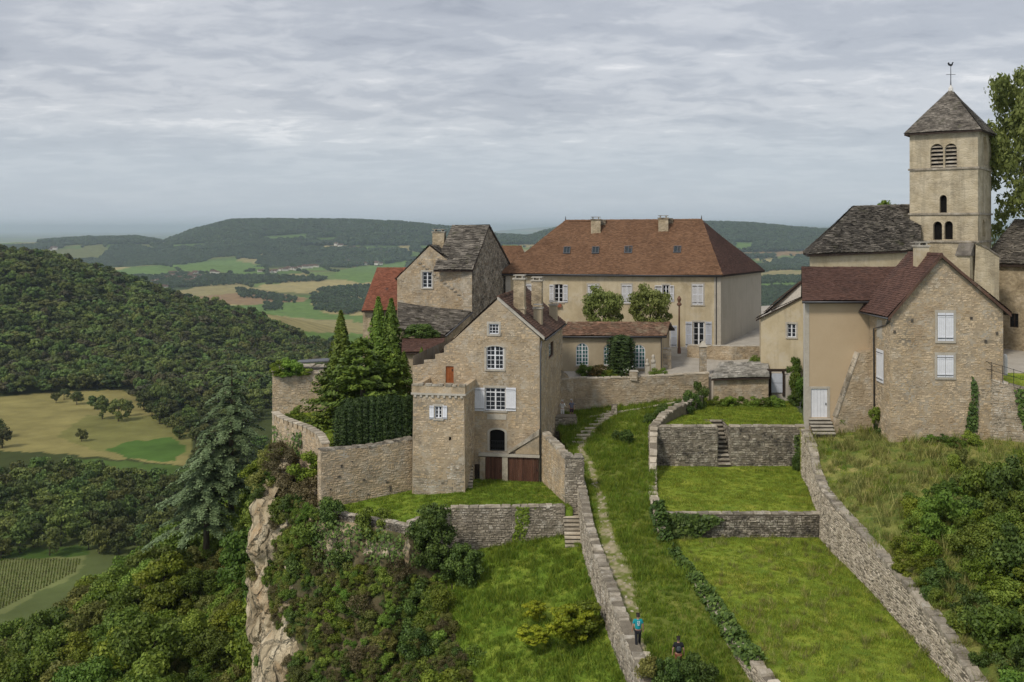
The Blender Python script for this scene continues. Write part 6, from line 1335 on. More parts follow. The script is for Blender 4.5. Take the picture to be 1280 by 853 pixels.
def ray_ground(px, py, y0=60, y1=20000):
    Y = np.exp(np.linspace(math.log(y0), math.log(y1), 4000)); x = (px - 640) / F * Y; z = height(x, Y); rz = (HZ - py) / F * Y; k = np.argmax(z >= rz); return Vector((x[k], Y[k], z[k]))
def woods(polys, ymin, ymax, spacing, n, rng, grow_px=0):
    xs = []; cell = {}
    half = .62 * ymax; out = []
    P = np.stack([rng.uniform(-1, 1, n), rng.uniform(0, 1, n)], 1); Y = np.sqrt(ymin ** 2 + P[:, 1] * (ymax ** 2 - ymin ** 2)); X = P[:, 0] * .62 * Y
    Z = height(X, Y); px, py = 640 + F * X / Y, HZ - F * Z / Y; ok = np.zeros(n, bool)
    for pl in polys: ok |= inpoly(px, py, pl)
    for x, y, z in zip(X[ok], Y[ok], Z[ok]):
        s = spacing * (1 if spacing < 20 else 1); k = (int(x // s), int(y // s)); bad = False
        for a in (-1, 0, 1):
            for b in (-1, 0, 1):
                for q in cell.get((k[0] + a, k[1] + b), ()):
                    if (q[0] - x) ** 2 + (q[1] - y) ** 2 < s * s * .8: bad = True
        if not bad: cell.setdefault(k, []).append((x, y)); out.append((x, y, z))
    return np.array(out)
rg = np.random.default_rng(5)
FARTREE = [crown('far_crown', ['leaf_forest', 'leaf_forest', 'leaf_forest_olive', 'leaf_forest', 'leaf_forest_rust', 'leaf_forest', 'leaf_forest', 'leaf_forest_olive', 'leaf_forest', 'leaf_forest', 'leaf_forest'][k], 4.6, 4.6, 4.6, 5.6, 16, 44, .8, (.32, .48), seed=300 + k, wob=.22, tv=(.12, .06)) for k in range(11)]
FARBIG = [crown('far_crown', 'leaf_far', 10, 10, 8, 7, 12, 26, 2.8, (.36, .52), seed=320 + k, wob=.22, tv=(.14, .07)) for k in range(4)]
hill_poly = [[(-140, 288), (0, 296), (95, 326), (190, 360), (285, 385), (332, 407), (364, 420), (400, 434), (440, 452), (470, 480), (430, 500), (330, 512), (240, 512), (205, 515), (150, 486), (60, 491), (-140, 506)]]
hp = woods(hill_poly, 640, 1180, 8.2, 80000, rg)
scatter('hillside_wood', hp, np.clip(rg.lognormal(.2, .36, len(hp)), .55, 2.4), FARTREE, 'dense wood covering the whole valley hill', 'wood', sz=rg.uniform(.85, 1.6, len(hp)).astype(np.float32))
# plain: copses, hedgerows and the wooded ridges
fld = [p for p, c in FIELDS]
def not_field(P):
    px, py = 640 + F * P[:, 0] / P[:, 1], HZ - F * P[:, 2] / P[:, 1]; k = np.zeros(len(P), bool)
    for p in fld: k |= inpoly(px, py, p)
    return ~k
n = 230000; Yc = np.sqrt(1250 ** 2 + rg.random(n) * (6900 ** 2 - 1250 ** 2)); Xc = rg.uniform(-.6, .42, n) * Yc
m = fbm(Xc / 420, Yc / 620, 3, 81); hed = np.abs(((Xc * .92 + Yc * .38) / 150 + 2.2 * fbm(Xc / 900, Yc / 900, 2, 41)) % 1 - .5) > .455
keep = (m > .56) | (hed & (rg.random(n) < .55)); Xc, Yc = Xc[keep], Yc[keep]; PP = np.stack([Xc, Yc, height(Xc, Yc)], 1); PP = PP[not_field(PP)]
PP = PP[rg.random(len(PP)) < np.interp(PP[:, 1], [1250, 3000, 6900], [1, .75, .6])][:42000]
_px, _py = 640 + F * PP[:, 0] / PP[:, 1], HZ - F * PP[:, 2] / PP[:, 1]; print('COPSES', len(PP), ((_px > 100) & (_px < 600) & (_py > 300) & (_py < 350)).sum(), PP[:, 1].min(), PP[:, 1].max())
scatter('plain_copses', PP, rg.uniform(.5, 1.0, len(PP)) * np.interp(PP[:, 1], [1250, 3500, 6900], [.55, .8, 1.25]), FARBIG, 'scattered copses and hedgerows across the far plain', 'copse')
n = 42000; Yc = rg.uniform(5300, 7500, n); Xc = rg.uniform(-.6, .42, n) * Yc; PP = np.stack([Xc, Yc, height(Xc, Yc)], 1); m = fbm(Xc / 900, Yc / 800, 3, 82); k = not_field(PP) & ((PP[:, 2] > -105) | (m > .56)); PP = PP[k][:30000]
scatter('ridge_woods', PP, rg.uniform(.9, 1.9, len(PP)), FARBIG, 'dark woods covering the distant ridge', 'wood')
# named copses from the photograph
cops = [[(388, 372), (400, 362), (462, 358), (462, 390), (430, 394), (395, 388)], [(296, 362), (330, 367), (372, 374), (368, 379), (300, 372)], [(330, 380), (352, 378), (352, 388), (330, 389)], [(300, 398), (345, 408), (372, 418), (380, 428), (340, 420)], [(395, 426), (440, 430), (445, 436), (400, 433)], [(940, 322), (1012, 322), (1012, 336), (945, 340)], [(940, 348), (1012, 346), (1012, 354), (945, 355)], [(945, 360), (1015, 358), (1015, 420), (945, 420)], [(60, 330), (120, 345), (150, 348), (230, 345), (330, 345), (410, 348), (400, 352), (320, 355), (220, 360), (150, 352)], [(60, 316), (140, 312), (300, 318), (400, 312), (560, 310), (690, 300), (690, 306), (560, 322), (420, 322), (300, 326), (120, 332)]]
cp_ = woods(cops, 1150, 5600, 13, 120000, rg); scatter('field_copses', cp_, rg.uniform(.45, .8, len(cp_)) * np.interp(cp_[:, 1], [1150, 4000], [.75, 1.2]), FARBIG, 'dark copses among the straw fields beyond the hill', 'copse')

# valley wood below the mown field: single trees
vp = woods([[(-60, 608), (70, 603), (240, 614), (335, 600), (335, 705), (110, 692), (-60, 703)]], 350, 560, 8.2, 60000, rg)[:260]
for i_, (x, y, z) in enumerate(vp): tree(*(('forest_olive', (x, y, z - .3), rnd.uniform(.8, 1.15), 'olive-green broadleaf tree in the valley wood below the mown field') if i_ % 4 == 0 else ('forest', (x, y, z - .3), rnd.uniform(.8, 1.2), 'dark green broadleaf tree in the valley wood below the mown field')), 'trees of the valley wood', 'valley_tree')
vp = woods([[(185, 520), (250, 502), (335, 500), (335, 590), (250, 596), (238, 562), (212, 540)]], 480, 760, 9, 30000, rg)[:70]
for x, y, z in vp: tree(rnd.choice(['forest', 'forest_olive']), (x, y, z - .3), rnd.uniform(.7, 1.1), 'rounded tree in the grove between the mown field and the cedar', 'grove trees beside the mown field', 'grove_tree')
for px, py, s in ((102, 552, .55), (148, 527, .95), (128, 524, .85), (118, 512, .7), (96, 506, .75), (80, 500, .6), (70, 504, .5), (180, 512, .9), (200, 530, .8), (190, 520, .7), (208, 528, .95), (3, 560, .8), (-6, 548, .9), (160, 520, .6)):
    p = ray_ground(px, py, 300, 900); tree(rnd.choice(['forest', 'forest_olive']), p, s * 1.4, 'lone rounded tree standing out in the dry valley field', 'trees dotted over the valley field')
# vineyard rows
vr = []
for px in np.arange(-30, 112, 3.6):
    for f_ in np.linspace(0, 1, 40):
        py = 700 + f_ * 75; v = ray_ground(px - f_ * 12, py, 250, 600)
        if inpoly(np.array([px]), np.array([py]), [(-80, 696), (106, 690), (96, 716), (0, 768), (-80, 780)])[0]: vr.append(tuple(v))
if vr: scatter('vineyard_rows', np.array(vr), rg.uniform(.28, .42, len(vr)), BUSH['lime'] + BUSH['olive'], 'rows of vines in the small vineyard on the valley floor', 'vineyard')

# slope under the cliff
cnt = 0; pts = []
for k in range(9000):
    Y = rnd.uniform(78, 215); X = rnd.uniform(-.60 * Y, -21.5); xe = float(np.interp(Y, XE_Y, XE_X)); d = xe - X
    if d < 2.0: continue
    z = float(height(X, Y)); px, py = 640 + F * X / Y, HZ - F * z / Y
    if py > 990 or px < -60 or px > 350: continue
    if any((a - X) ** 2 + (b - Y) ** 2 < (3.9 if Y < 130 else 4.8) ** 2 for a, b, c in pts): continue
    pts.append((X, Y, z))
KL = [('broad', 'mid-green leafy tree on the wooded slope under the cliff', 5), ('olive', 'olive-brown thin tree on the wooded slope under the cliff', 3), ('lime', 'yellow-green leafy tree on the wooded slope under the cliff', 2)]
for X, Y, z in pts[:280]:
    q = rnd.choices(KL, [k[2] for k in KL])[0]; s = rnd.uniform(.7, 1.15)
    if abs(640 + F * X / Y - 262) < 45 and Y < 135: s *= .6
    tree(q[0], (X, Y, z - .2), s, q[1], 'trees on the slope under the cliff', 'slope_tree')
print('slope trees', len(pts))
n = 24000; Yc = rg.uniform(76, 290, n); Xc = rg.uniform(-.62, -.2, n) * Yc; dd_ = np.interp(Yc, XE_Y, XE_X) - Xc; k = (dd_ > .3); Xc, Yc = Xc[k], Yc[k]; PP = np.stack([Xc, Yc, height(Xc, Yc)], 1); q_ = 640 + F * Xc / Yc; PP = PP[(q_ > -70) & (q_ < 360)][:6500]
scatter('undergrowth', PP - np.array([0, 0, .2]), rg.uniform(.7, 1.7, len(PP)), BUSH['olive'] + BUSH['green'][:3] + BUSH['ivy'][:1], 'thick undergrowth beneath the trees of the wooded slope', 'undergrowth')

# cedars
def cedar_mesh(H, R, seed, lean=0.0):
    rng = np.random.default_rng(seed); Ps, Ns, ts = [], [], []; br = MB(); tp = [Vector((0, 0, -1)), Vector((0, 0, H * .5)), Vector((.1, 0, H * .97))]; br.tube(tp, [.45, .3, .06], 8)
    z = H * .12
    while z < H * .99:
        f = z / H; L0 = R * (1.0 - f ** 3.2) * (.62 + .38 * min(1, (1 - f) * 2.2)) * rng.uniform(.8, 1.12) + .9; nb = 7 if f < .8 else 5; a0 = rng.uniform(0, 6.28)
        for k in range(nb):
            a = a0 + 6.283 * k / nb + rng.normal(0, .2); L_ = L0 * rng.uniform(.65, 1.15) * (1 + lean * max(0, math.cos(a - math.pi)) * (1 - f)); d = np.array([math.cos(a), math.sin(a), 0]); sd2 = np.array([-d[1], d[0], 0]); dr = rng.uniform(.06, .2) * L_ * (1.25 - f * .6)
            br.tube([Vector((0, 0, z)), Vector((*(d[:2] * L_ * .5), z + .25)), Vector((*(d[:2] * L_ * .95), z - dr))], [.11, .07, .02], 5)
            m = int(185 * L_ / 2); t = rng.uniform(.12, 1.05, m); w = (.12 + .42 * t * (1.12 - t) * 2) * L_ * .5; s = rng.normal(0, .5, m) * w
            P = d * (t * L_)[:, None] + sd2 * s[:, None]; P[:, 2] = z + .45 * np.sin(t * 3) - dr * 1.2 * t ** 2.5 - np.abs(s) * .18 + rng.normal(0, .07, m); Ps.append(P); Ns.append(np.tile([d[0] * .35, d[1] * .35, 1.0], (m, 1))); ts.append(np.clip(.5 + rng.normal(0, .22, m) + rng.uniform(-.12, .12), 0, 1))
        z += H * rng.uniform(.055, .08)
    V, Fc, t = leaves(np.vstack(Ps), np.vstack(Ns), .19, np.concatenate(ts), .5, .25, rng); return br.mesh('trunk', 'bark', True), np_mesh('crown', V, Fc, 'leaf_cedar', t)
TREES['cedar'] = [cedar_mesh(18, 4.6, 4, .3)]; TREES['cedar2'] = [cedar_mesh(13, 3.8, 9, .6)]
tp_ = W(289, 466, 124); tree('cedar', (tp_.x, 124, tp_.z - 16.4), .86, 'tall blue-grey cedar with layered drooping boughs beside the cliff', None, 'cedar_tree', sz=1.0, rot=.2)
tp_ = W(258, 540, 121); tree('cedar2', (tp_.x, 121, tp_.z - 13.2), .85, 'smaller blue-grey cedar trailing down the slope below the tall one', None, 'cedar_tree', sz=1.0, rot=.1)

# ---- cliff scrub
CPm = SHEETS['cliff']; SC = []
for k in range(5200):
    i, j = rnd.randrange(10, 540), rnd.randrange(1, 228); p = CPm[i, j]; px, py = 640 + F * p[0] / p[1], HZ - F * p[2] / p[1]
    if px < 285 or px > 660 or py > 905 or py < 560: continue
    prow = 300 < px < 358 + 16 * math.sin(py / 40) and 622 < py
    if prow and rnd.random() < .93: continue
    if 395 < px < 508 and 650 < py < 714 and rnd.random() < .95: continue
    if 500 < px < 612 and 600 < py < 735: continue
    r = rnd.uniform(.45, 1.25) * (.7 if prow else 1)
    if any((q[0] - p[0]) ** 2 + (q[1] - p[1]) ** 2 + (q[2] - p[2]) ** 2 < (.62 * (r + q[3])) ** 2 for q in SC): continue
    SC.append((*p, r, px, py))
SK = [('green', 'mid-green bush clinging to the cliff slope', 4), ('olive', 'olive scrub bush clinging to the cliff slope', 4), ('brown', 'brown half-bare bush clinging to the cliff slope', .8), ('ivy', 'dark ivy-covered bush clinging to the cliff slope', 3), ('lime', 'yellow-green bush clinging to the cliff slope', 1.2)]
for x, y, z, r, px, py in SC[:300]:
    w_ = [k[2] for k in SK]
    if px > 530 and py > 740: w_ = [4, 2, .5, 2, 5]
    if 330 < px < 420 and py < 660: w_ = [2, 3, 5, 1, 2]
    q = rnd.choices(SK, w_)[0]; bush(q[0], (x, y, z - r * .55), r * 1.15, q[1], 'bushes on the cliff slope', h=r * rnd.uniform(.9, 1.4), name='scrub_bush')
print('cliff bushes', len(SC))
cm_ = []
for k in range(19000):
    i, j = rnd.randrange(10, 560), rnd.randrange(1, 229); p = CPm[i, j]; px, py = 640 + F * p[0] / p[1], HZ - F * p[2] / p[1]
    if px < 290 or px > 680 or py > 900 or py < 560 or (px < 345 + 14 * math.sin(py / 31) and py > 620) or (395 < px < 508 and 650 < py < 712) or (500 < px < 605 and 600 < py < 725): continue
    cm_.append(p)
cm_ = np.array(cm_[:3400]); scatter('ground_scrub', cm_ - np.array([0, 0, .1]), rg.uniform(.2, .6, len(cm_)), BUSH['olive'] + BUSH['green'] + BUSH['brown'][:2] + BUSH['ivy'][:1], 'low scrub and brambles carpeting the cliff slope', 'scrub', tilt=.3)
for px, py, Y, r, k in ((352, 575, 84, 1.7, 'brown'), (385, 580, 81, 1.6, 'lime'), (370, 600, 81, 1.8, 'brown'), (330, 600, 84, 1.5, 'olive'), (392, 615, 79, 1.7, 'brown'), (362, 640, 80, 1.6, 'green'), (385, 655, 79, 1.6, 'brown'), (335, 575, 88, 1.4, 'olive'), (318, 590, 90, 1.5, 'lime'), (405, 670, 76, 1.3, 'ivy'), (430, 690, 74, 1.2, 'ivy')):
    p = W(px, py, Y); bush(k, (p.x, p.y, p.z - r * .8), r, {'brown': 'brown half-bare bush clinging to the cliff slope', 'lime': 'yellow-green bush clinging to the cliff slope', 'olive': 'olive scrub bush clinging to the cliff slope', 'green': 'mid-green bush clinging to the cliff slope', 'ivy': 'dark ivy-covered bush clinging to the cliff slope'}[k], 'bushes on the cliff slope', name='scrub_bush')

# ---- garden bushes
BUSH['tall'] = [crown('bush_foliage', 'leaf_ivy', .85, .85, 1.25, 1.2, 80, 170, .05, (.22, .36), seed=77, flat=1.0, shape='all')]
bush('tall', (-5.75, 71.6, -24.7), 1.95, 'taller dark glossy bush at the corner of the lawn wall', h=1.95, name='round_bush')
bush('dense', (-3.5, 70.2, -25.2), 1.75, 'lower dark glossy round bush in front of the lawn wall', h=1.95, name='round_bush')
p = G(712, 796, -24.2); bush('gold', (p.x, p.y, p.z - .1), 2.1, 'golden green spreading shrub on the meadow by the path wall', h=1.35, ry=1.6, name='golden_shrub')
p = G(728, 790, -24.1); bush('lime', (p.x, p.y + .3, p.z - .1), 1.5, 'leafy green shrub half hidden in the golden shrub', h=1.25, name='shrub', cat='shrub')
p = G(665, 800, -24.6); bush('gold', (p.x, p.y, p.z - .1), 1.2, 'low golden fringe shrub on the meadow', h=.55, name='golden_shrub')
p = G(668, 772, -24.5); bush('gold', (p.x, p.y, p.z - .1), .9, 'upright golden shrub tip behind the low fringe', h=.8, name='golden_shrub')
for px, py, r, k in ((575, 850, 1.7, 'lime'), (600, 812, 1.3, 'green'), (560, 790, 1.2, 'green'), (640, 850, 1.2, 'green'), (612, 870, 1.6, 'green'), (545, 760, 1.1, 'olive'), (590, 770, .9, 'olive'), (535, 830, 1.4, 'lime'), (520, 790, 1.3, 'ivy')):
    Y = F * 27.2 / (py - HZ + 25); x = (px - 640) / F * Y; bush(k, (x, Y, -27.6 - (.6 if py > 820 else 0)), r, 'leafy bush at the ragged edge of the meadow', 'bushes at the meadow edge')
Yb = 49.2
for dx, r, h_ in ((815, 1.0, 1.05), (850, 1.1, 1.1), (884, .9, .95), (832, .8, 1.2), (866, .8, 1.15)):
    x = (dx - 640) / F * Yb; bush('olive' if dx % 2 else 'ivy', (x, Yb + (dx % 3) * .4, float(path_z(x, Yb)) - .25), r, 'dark scrubby bush across the lower footpath', 'bushes across the footpath', h=h_)
for px, py, r, h_ in ((783, 553, .75, .8), (770, 550, .5, .6)): 
    Y = min(np.linspace(70, 98, 300), key=lambda Y: abs(HZ - F * float(path_z((px - 640) / F * Y, Y)) / Y - py)); x = (px - 640) / F * Y; bush('dense', (x, Y, float(path_z(x, Y)) - .1), r, 'small dark bush on the grass slope below the kerb', 'dark bushes on the grass slope', h=h_)
for x, y, z, r, h_ in ((14.6, 90.6, -17.9, 1.1, 1.3), (15.8, 92.2, -17.4, 1.2, 1.4), (17.0, 93.6, -17.2, 1.2, 1.5), (17.9, 95.2, -17.1, 1.0, 1.7), (13.9, 92.6, -17.5, .9, 1.0), (12.6, 91.8, -18.0, .8, .8)): bush('ivy', (x, y, z - .3), r, 'dark ivy bush smothering the ruined wall', 'ivy bushes on the ruined wall', h=h_)
for x, y, r in ((19.6, 95.6, .8), (20.8, 95.7, .9), (22, 95.6, .8), (23.1, 95.5, .9), (24.2, 95.4, .9), (25.3, 95.2, 1.0)): bush('green', (x, y, LA - .2), r, 'tall green weeds at the foot of the stone hut', 'weeds along the hut', h=.75)
for x, y, z, r, h_, k, lb in ((27.9, 97.2, -17, 1.0, 2.0, 'green', 'tall leafy shrub just right of the white garden gate'), (28.6, 96.2, -17, 1.1, 2.3, 'green', 'tallest leafy shrub between garden gate and tan house'), (27.2, 95.8, -17, .8, .8, 'ivy', 'low dark shrub before the white garden gate'), (28.0, 99.0, -15.5, .9, 1.8, 'green', 'leafy shrub rising behind the garden gate')): bush(k, (x, y, z), r, lb, h=h_, name='shrub', cat='shrub')
for x, y, z, r, h_ in ((25.5, 103.5, -14.4, .9, .8), (26.8, 103.2, -14.4, .9, .8), (28.0, 101.2, -14.3, 1.0, 1.0), (29.1, 101.0, -14.3, .9, .95)): bush('hedge', (x, y, z), r, 'low clipped hedge under the small cream house', 'low hedge bushes', h=h_)
# hall courtyard
for px, Y, r, h_, k, lb in ((731, 99.8, .9, .95, 'green', 'dark green shrub under the arched hall window'), (746, 99.6, 1.15, 1.0, 'rose', 'reddening rose shrub under the hall windows'), (764, 99.4, .8, .6, 'lime', 'low yellow-green shrub under the clipped yew'), (755, 99.2, .8, .6, 'green', 'low green shrub beside the rose shrub')): p = W(px, 474, Y); bush(k, (p.x, p.y, -15.0), r, lb, h=h_, name='shrub', cat='shrub')
for px, r in ((818, .7), (828, .65)): p = W(px, 474, 99.6); bush('hedge', (p.x, p.y, -15.0), r, 'square clipped box hedge by the stone pillar', 'clipped box by the pillar', h=.72)
for px, py, Y, s in ((755, 440, 108, .76), (814, 440, 107.5, .78)): p = W(px, py, Y); tree('plane', (p.x, p.y, -14), s * .98, 'round-headed leafy tree before the mansion front', 'courtyard trees', sz=s * 1.2)
make_tree_kind('tall', 'leaf_plane', 21, 6.6, 1, 170, 120, .2, .4, rz=9.8, blob=(.12, .25))
p = W(1302, 300, 106); tree('tall', (p.x, p.y, -11.5), 1.0, 'tall leafy tree rising behind the church tower', None, sz=1.42, rot=1.0)
p = W(1110, 262, 113); bush('green', (p.x, p.y, p.z - .9), 1.1, 'leafy treetop showing above the choir roof', h=1.3, name='treetop', cat='tree')
# conifer group on the left terrace
def spire(name, H, R, mat, seed, leaf=.17, n=2600, taper=1.0, bulge=.35):
    rng = np.random.default_rng(seed); t = rng.random(n); prof = R * np.minimum(1, (1 - t) ** .8 * 1.15) * (.55 + .45 * np.minimum(1, t / bulge)) * taper; a = rng.uniform(0, 6.28, n); lob = 1 + .22 * np.sin(a * 5 + t * 9 + rng.uniform(0, 1)) * (t < .97); q = prof * lob * rng.random(n) ** .35
    P = np.stack([q * np.cos(a), q * np.sin(a), t * H], 1); Nn = np.stack([np.cos(a), np.sin(a), np.full(n, .5)], 1); V, Fc, tt = leaves(P, Nn, leaf, np.clip(.5 + rng.normal(0, .22, n), 0, 1), .45, .5, rng); return np_mesh(name, V, Fc, mat, tt)
TREES['spire'] = [(trunk_mesh(3, .15, 3, 0), spire('crown', 10, 1.6, 'leaf_conifer', 31, .2, 5600))]
TREES['cone'] = [(trunk_mesh(2, .1, 4, 0), spire('crown', 6, 1.0, 'leaf_conifer', 32, .13, 4200))]
def yewcol(seed):
    rng = np.random.default_rng(seed); n = 4200; t = rng.random(n) ** .9; a = rng.uniform(0, 6.28, n); R = .78 * (1 - .25 * t) * np.where(t > .9, np.sqrt(np.clip((1 - t) / .1, 0, 1)), 1) * (1 + .16 * np.sin(a * 7 + seed)); q = R * rng.random(n) ** .3
    P = np.stack([q * np.cos(a), q * np.sin(a), t * 5.2], 1); Nn = np.stack([np.cos(a), np.sin(a), np.full(n, .25)], 1); V, Fc, tt = leaves(P, Nn, .12, np.clip(.5 + rng.normal(0, .25, n), 0, 1), .45, .4, rng); V[:, 2] += 0; return np_mesh('crown', V, Fc, 'leaf_yew', tt)
TREES['yew'] = [(trunk_mesh(1.5, .15, 7, 0), yewcol(k)) for k in range(3)]
p = W(776, 472, 100.6); tree('yew', (p.x, p.y, p.z - .2), 2.05, 'big clipped dark yew against the hall between arched windows', None, 'clipped_yew', 'yew', sz=.86)
for k in range(10):
    f_ = k / 9; px = 427 + f_ * 86; Y = 80.7 + 2.0 * f_; p = W(px, 560, Y); top = np.interp(f_, [0, .25, .6, 1], [506, 494, 490, 500]); hh = (560 - top) / F * Y
    tree('yew', (p.x, Y, p.z - .15), 1.0, 'dark upright yew of the hedge on the big terrace wall', 'yew hedge columns', 'yew_tree', 'yew', sz=hh / 5.2 * rnd.uniform(.96, 1.05))
for k in range(7):
    f_ = k / 6; px = 436 + f_ * 76; Y = 83.2 + 1.2 * f_; p = W(px, 552, Y); tree('yew', (p.x, Y, -17.9), 1.1, 'dark upright yew of the hedge on the big terrace wall', 'yew hedge columns', 'yew_tree', 'yew', sz=.72)
for px, top, bot, Y, key, w_, lb in ((426, 389, 500, 100, 'spire', 1.0, 'tallest slim conifer spire on the left terrace'), (473, 372, 480, 101, 'spire', 1.0, 'slim conifer spire just below the orange roof'), (489, 374, 480, 100, 'spire', 1.0, 'slim conifer spire touching the old stone house'), (505, 440, 500, 92, 'cone', 1.1, 'dark conifer column against the stepped wall'), (495, 438, 500, 91, 'cone', 1.0, 'dark conifer column beside the stepped wall'), (527, 434, 458, 93, 'cone', .45, 'tiny conifer cone on the stepped wall terrace')):
    t0, b0 = W(px, top, Y), W(px, bot, Y); tree(key, (b0.x, Y, b0.z), w_ * (1.0 if key == 'spire' else 1), lb, None, 'conifer_tree', 'conifer', sz=(t0.z - b0.z) / (10 if key == 'spire' else 6))
def spread_conifer(seed):
    rng = np.random.default_rng(seed); Ps, Ns, ts = [], [], []
    for k in range(210):
        z = rng.uniform(0, 1); a = rng.uniform(0, 6.28); R = 3.4 * (1 - z ** 1.8) + .5; L_ = R * rng.uniform(.6, 1.05); d = np.array([math.cos(a), math.sin(a), 0]); s2 = np.array([-d[1], d[0], 0]); m = 42; t = rng.uniform(.35, 1.0, m); s = rng.normal(0, .3, m) * (1.2 - t); P = d * (t * L_)[:, None] + s2 * s[:, None]; P[:, 2] = z * 8 + .5 * t * L_ * .3 + rng.normal(0, .08, m) - .12 * np.abs(s); Ps.append(P); Ns.append(np.tile([d[0] * .5, d[1] * .5, 1], (m, 1))); ts.append(np.clip(.5 + rng.uniform(-.25, .25) + rng.normal(0, .15, m), 0, 1))
    V, Fc, t = leaves(np.vstack(Ps), np.vstack(Ns), .2, np.concatenate(ts), .45, .35, rng); return np_mesh('crown', V, Fc, 'leaf_conifer', t)
TREES['spread'] = [(trunk_mesh(6, .25, 9, 0), spread_conifer(5)), (trunk_mesh(6, .25, 8, 0), spread_conifer(6))]
for px, top, bot, Y, s, lb in ((452, 416, 548, 88, 1.25, 'broad feathery conifer at the centre of the left terrace'), (420, 440, 540, 91, .95, 'feathery conifer leaning towards the ruined tower'), (481, 428, 530, 91, 1.0, 'feathery conifer behind the yew hedge')):
    t0, b0 = W(px, top, Y), W(px, bot, Y); tree('spread', (b0.x, Y, b0.z), s, lb, None, 'conifer_tree', 'conifer', sz=(t0.z - b0.z) / 8.6)
p = W(526, 424, 100.5); bush('dense', (p.x, p.y, p.z - .3), 2.3, 'dome-shaped bright green shrub in front of the lean-to roof', h=1.15, ry=1.3, name='dome_shrub', cat='shrub', rot=0)
for px, py, Y, r, h_ in ((372, 520, 93, .8, .8), (382, 524, 92, .6, .5), (359, 524, 92.5, .7, .6)): p = W(px, py, Y); bush('green', (p.x, Y, p.z - .4), r, 'small shrub at the foot of the ruined tower', 'shrubs at the tower foot', h=h_)
for x, y, r, h_, k in ((-22.4, 96.1, 1.1, 1.0, 'lime'), (-21.2, 96.0, 1.3, 1.1, 'green'), (-21.9, 95.8, .9, .5, 'green'), (-20.2, 96.2, .9, .6, 'green'), (-21.6, 95.9, .7, .7, 'ivy'), (-20.7, 95.8, .7, .6, 'ivy')): bush(k, (x, y, -14.2), r, 'vine overgrowth spilling over the ruined tower top', 'overgrowth on the tower', h=h_)

# ---- right bank scrub
BK = []
for k in range(6000):
    X, Y = rnd.uniform(22.2, 40), rnd.uniform(38, 76); z = float(bank_z(X, Y)); px, py = 640 + F * X / Y, HZ - F * z / Y
    if px > 1330 or py > 960: continue
    edge = np.interp(py, [540, 600, 650, 700, 760, 853, 960], [1300, 1225, 1150, 1130, 1145, 1215, 1260])
    if px < edge - 5 or py < 605: continue
    r = rnd.uniform(.7, 1.5) * (1.0 if px > edge + 40 else .75)
    if any((q[0] - X) ** 2 + (q[1] - Y) ** 2 < (.62 * (r + q[3])) ** 2 for q in BK): continue
    BK.append((X, Y, z, r, px, py))
for X, Y, z, r, px, py in BK:
    k, lb = rnd.choices([('green', 'mid-green bramble bush on the right bank'), ('ivy', 'dark green bramble bush on the right bank'), ('lime', 'yellow-green bush on the right bank'), ('olive', 'olive bush on the right bank')], [5, 4, 1.2, 1.2])[0]
    if px < 1165 and 690 < py < 800: k, lb = 'lime', 'yellow-green bush on the right bank'
    bush(k, (X, Y, z - .2), r * 1.1, lb, 'bramble bushes on the right bank', h=r * rnd.uniform(.9, 1.5), name='bramble_bush')
print('bank bushes', len(BK))
for px, py, r, h_, k in ((1195, 560, .7, .6, 'green'), (1215, 556, .8, .7, 'green'), (1180, 552, .7, .5, 'ivy'), (1160, 553, .6, .5, 'green'), (1050, 540, .8, .9, 'lime'), (1100, 520, .6, 1.2, 'ivy'), (1094, 500, .5, .8, 'green'), (1000, 575, .6, 1.3, 'ivy'), (1203, 590, .9, 1.2, 'olive'), (1196, 595, .7, 1.1, 'green'), (1140, 655, 1.0, 1.2, 'lime'), (1150, 640, .9, 1.1, 'green')):
    Y = min(np.linspace(50, 84, 300), key=lambda Y: abs(HZ - F * float(bank_z((px - 640) / F * Y, Y)) / Y - py)); x = (px - 640) / F * Y
    if px == 1000: Y, x = 83.5, 24.0
    z = float(bank_z(x, Y)) if px != 1000 else LB
    if py in (520, 500): Y, x, z = 78.6, (px - 640) / F * 78.6, W(px, py + 25, 78.6).z
    bush(k, (x, Y, z - .15), r, 'small bush along the foot of the stone houses', 'bushes along the house foot', h=h_)

# ---- ivy sheets on walls
def ivy(label, fc, pix, n, leaf=.13, depth=.22, mat='leaf_ivy', name='ivy', seed=1):
    rng = np.random.default_rng(seed); xs, ys = [p[0] for p in pix], [p[1] for p in pix]; px = rng.uniform(min(xs), max(xs), n * 3); py = rng.uniform(min(ys), max(ys), n * 3); k = inpoly(px, py, pix); px, py = px[k][:n], py[k][:n]
    P = np.array([fc.pt(*fc.uv(a, b), depth * (.15 + rng.random() * (.4 + .9 * float(fbm(np.array([a / 9]), np.array([b / 9]), 2, seed)[0])))) for a, b in zip(px, py)]); Nn = np.tile([fc.N.x, fc.N.y, .45], (len(P), 1)); V, Fc, t = leaves(P, Nn, leaf, np.clip(.5 + rng.normal(0, .25, len(P)), 0, 1), .75, .45, rng); V = np.asarray(V); c = V.mean(0)
    o = bpy.data.objects.new(name, np_mesh(name, V - c, Fc, mat, t)); o.location = c; COL.objects.link(o); return tag(o, label, 'ivy')
ivy('dark ivy curtain over the left end of the low terrace wall', Fac((10.9, 70.4), (21.7, 70.4)), [(826, 640), (885, 643), (905, 648), (880, 662), (868, 676), (850, 680), (832, 675), (824, 660)], 1500, .13, .45, seed=2)
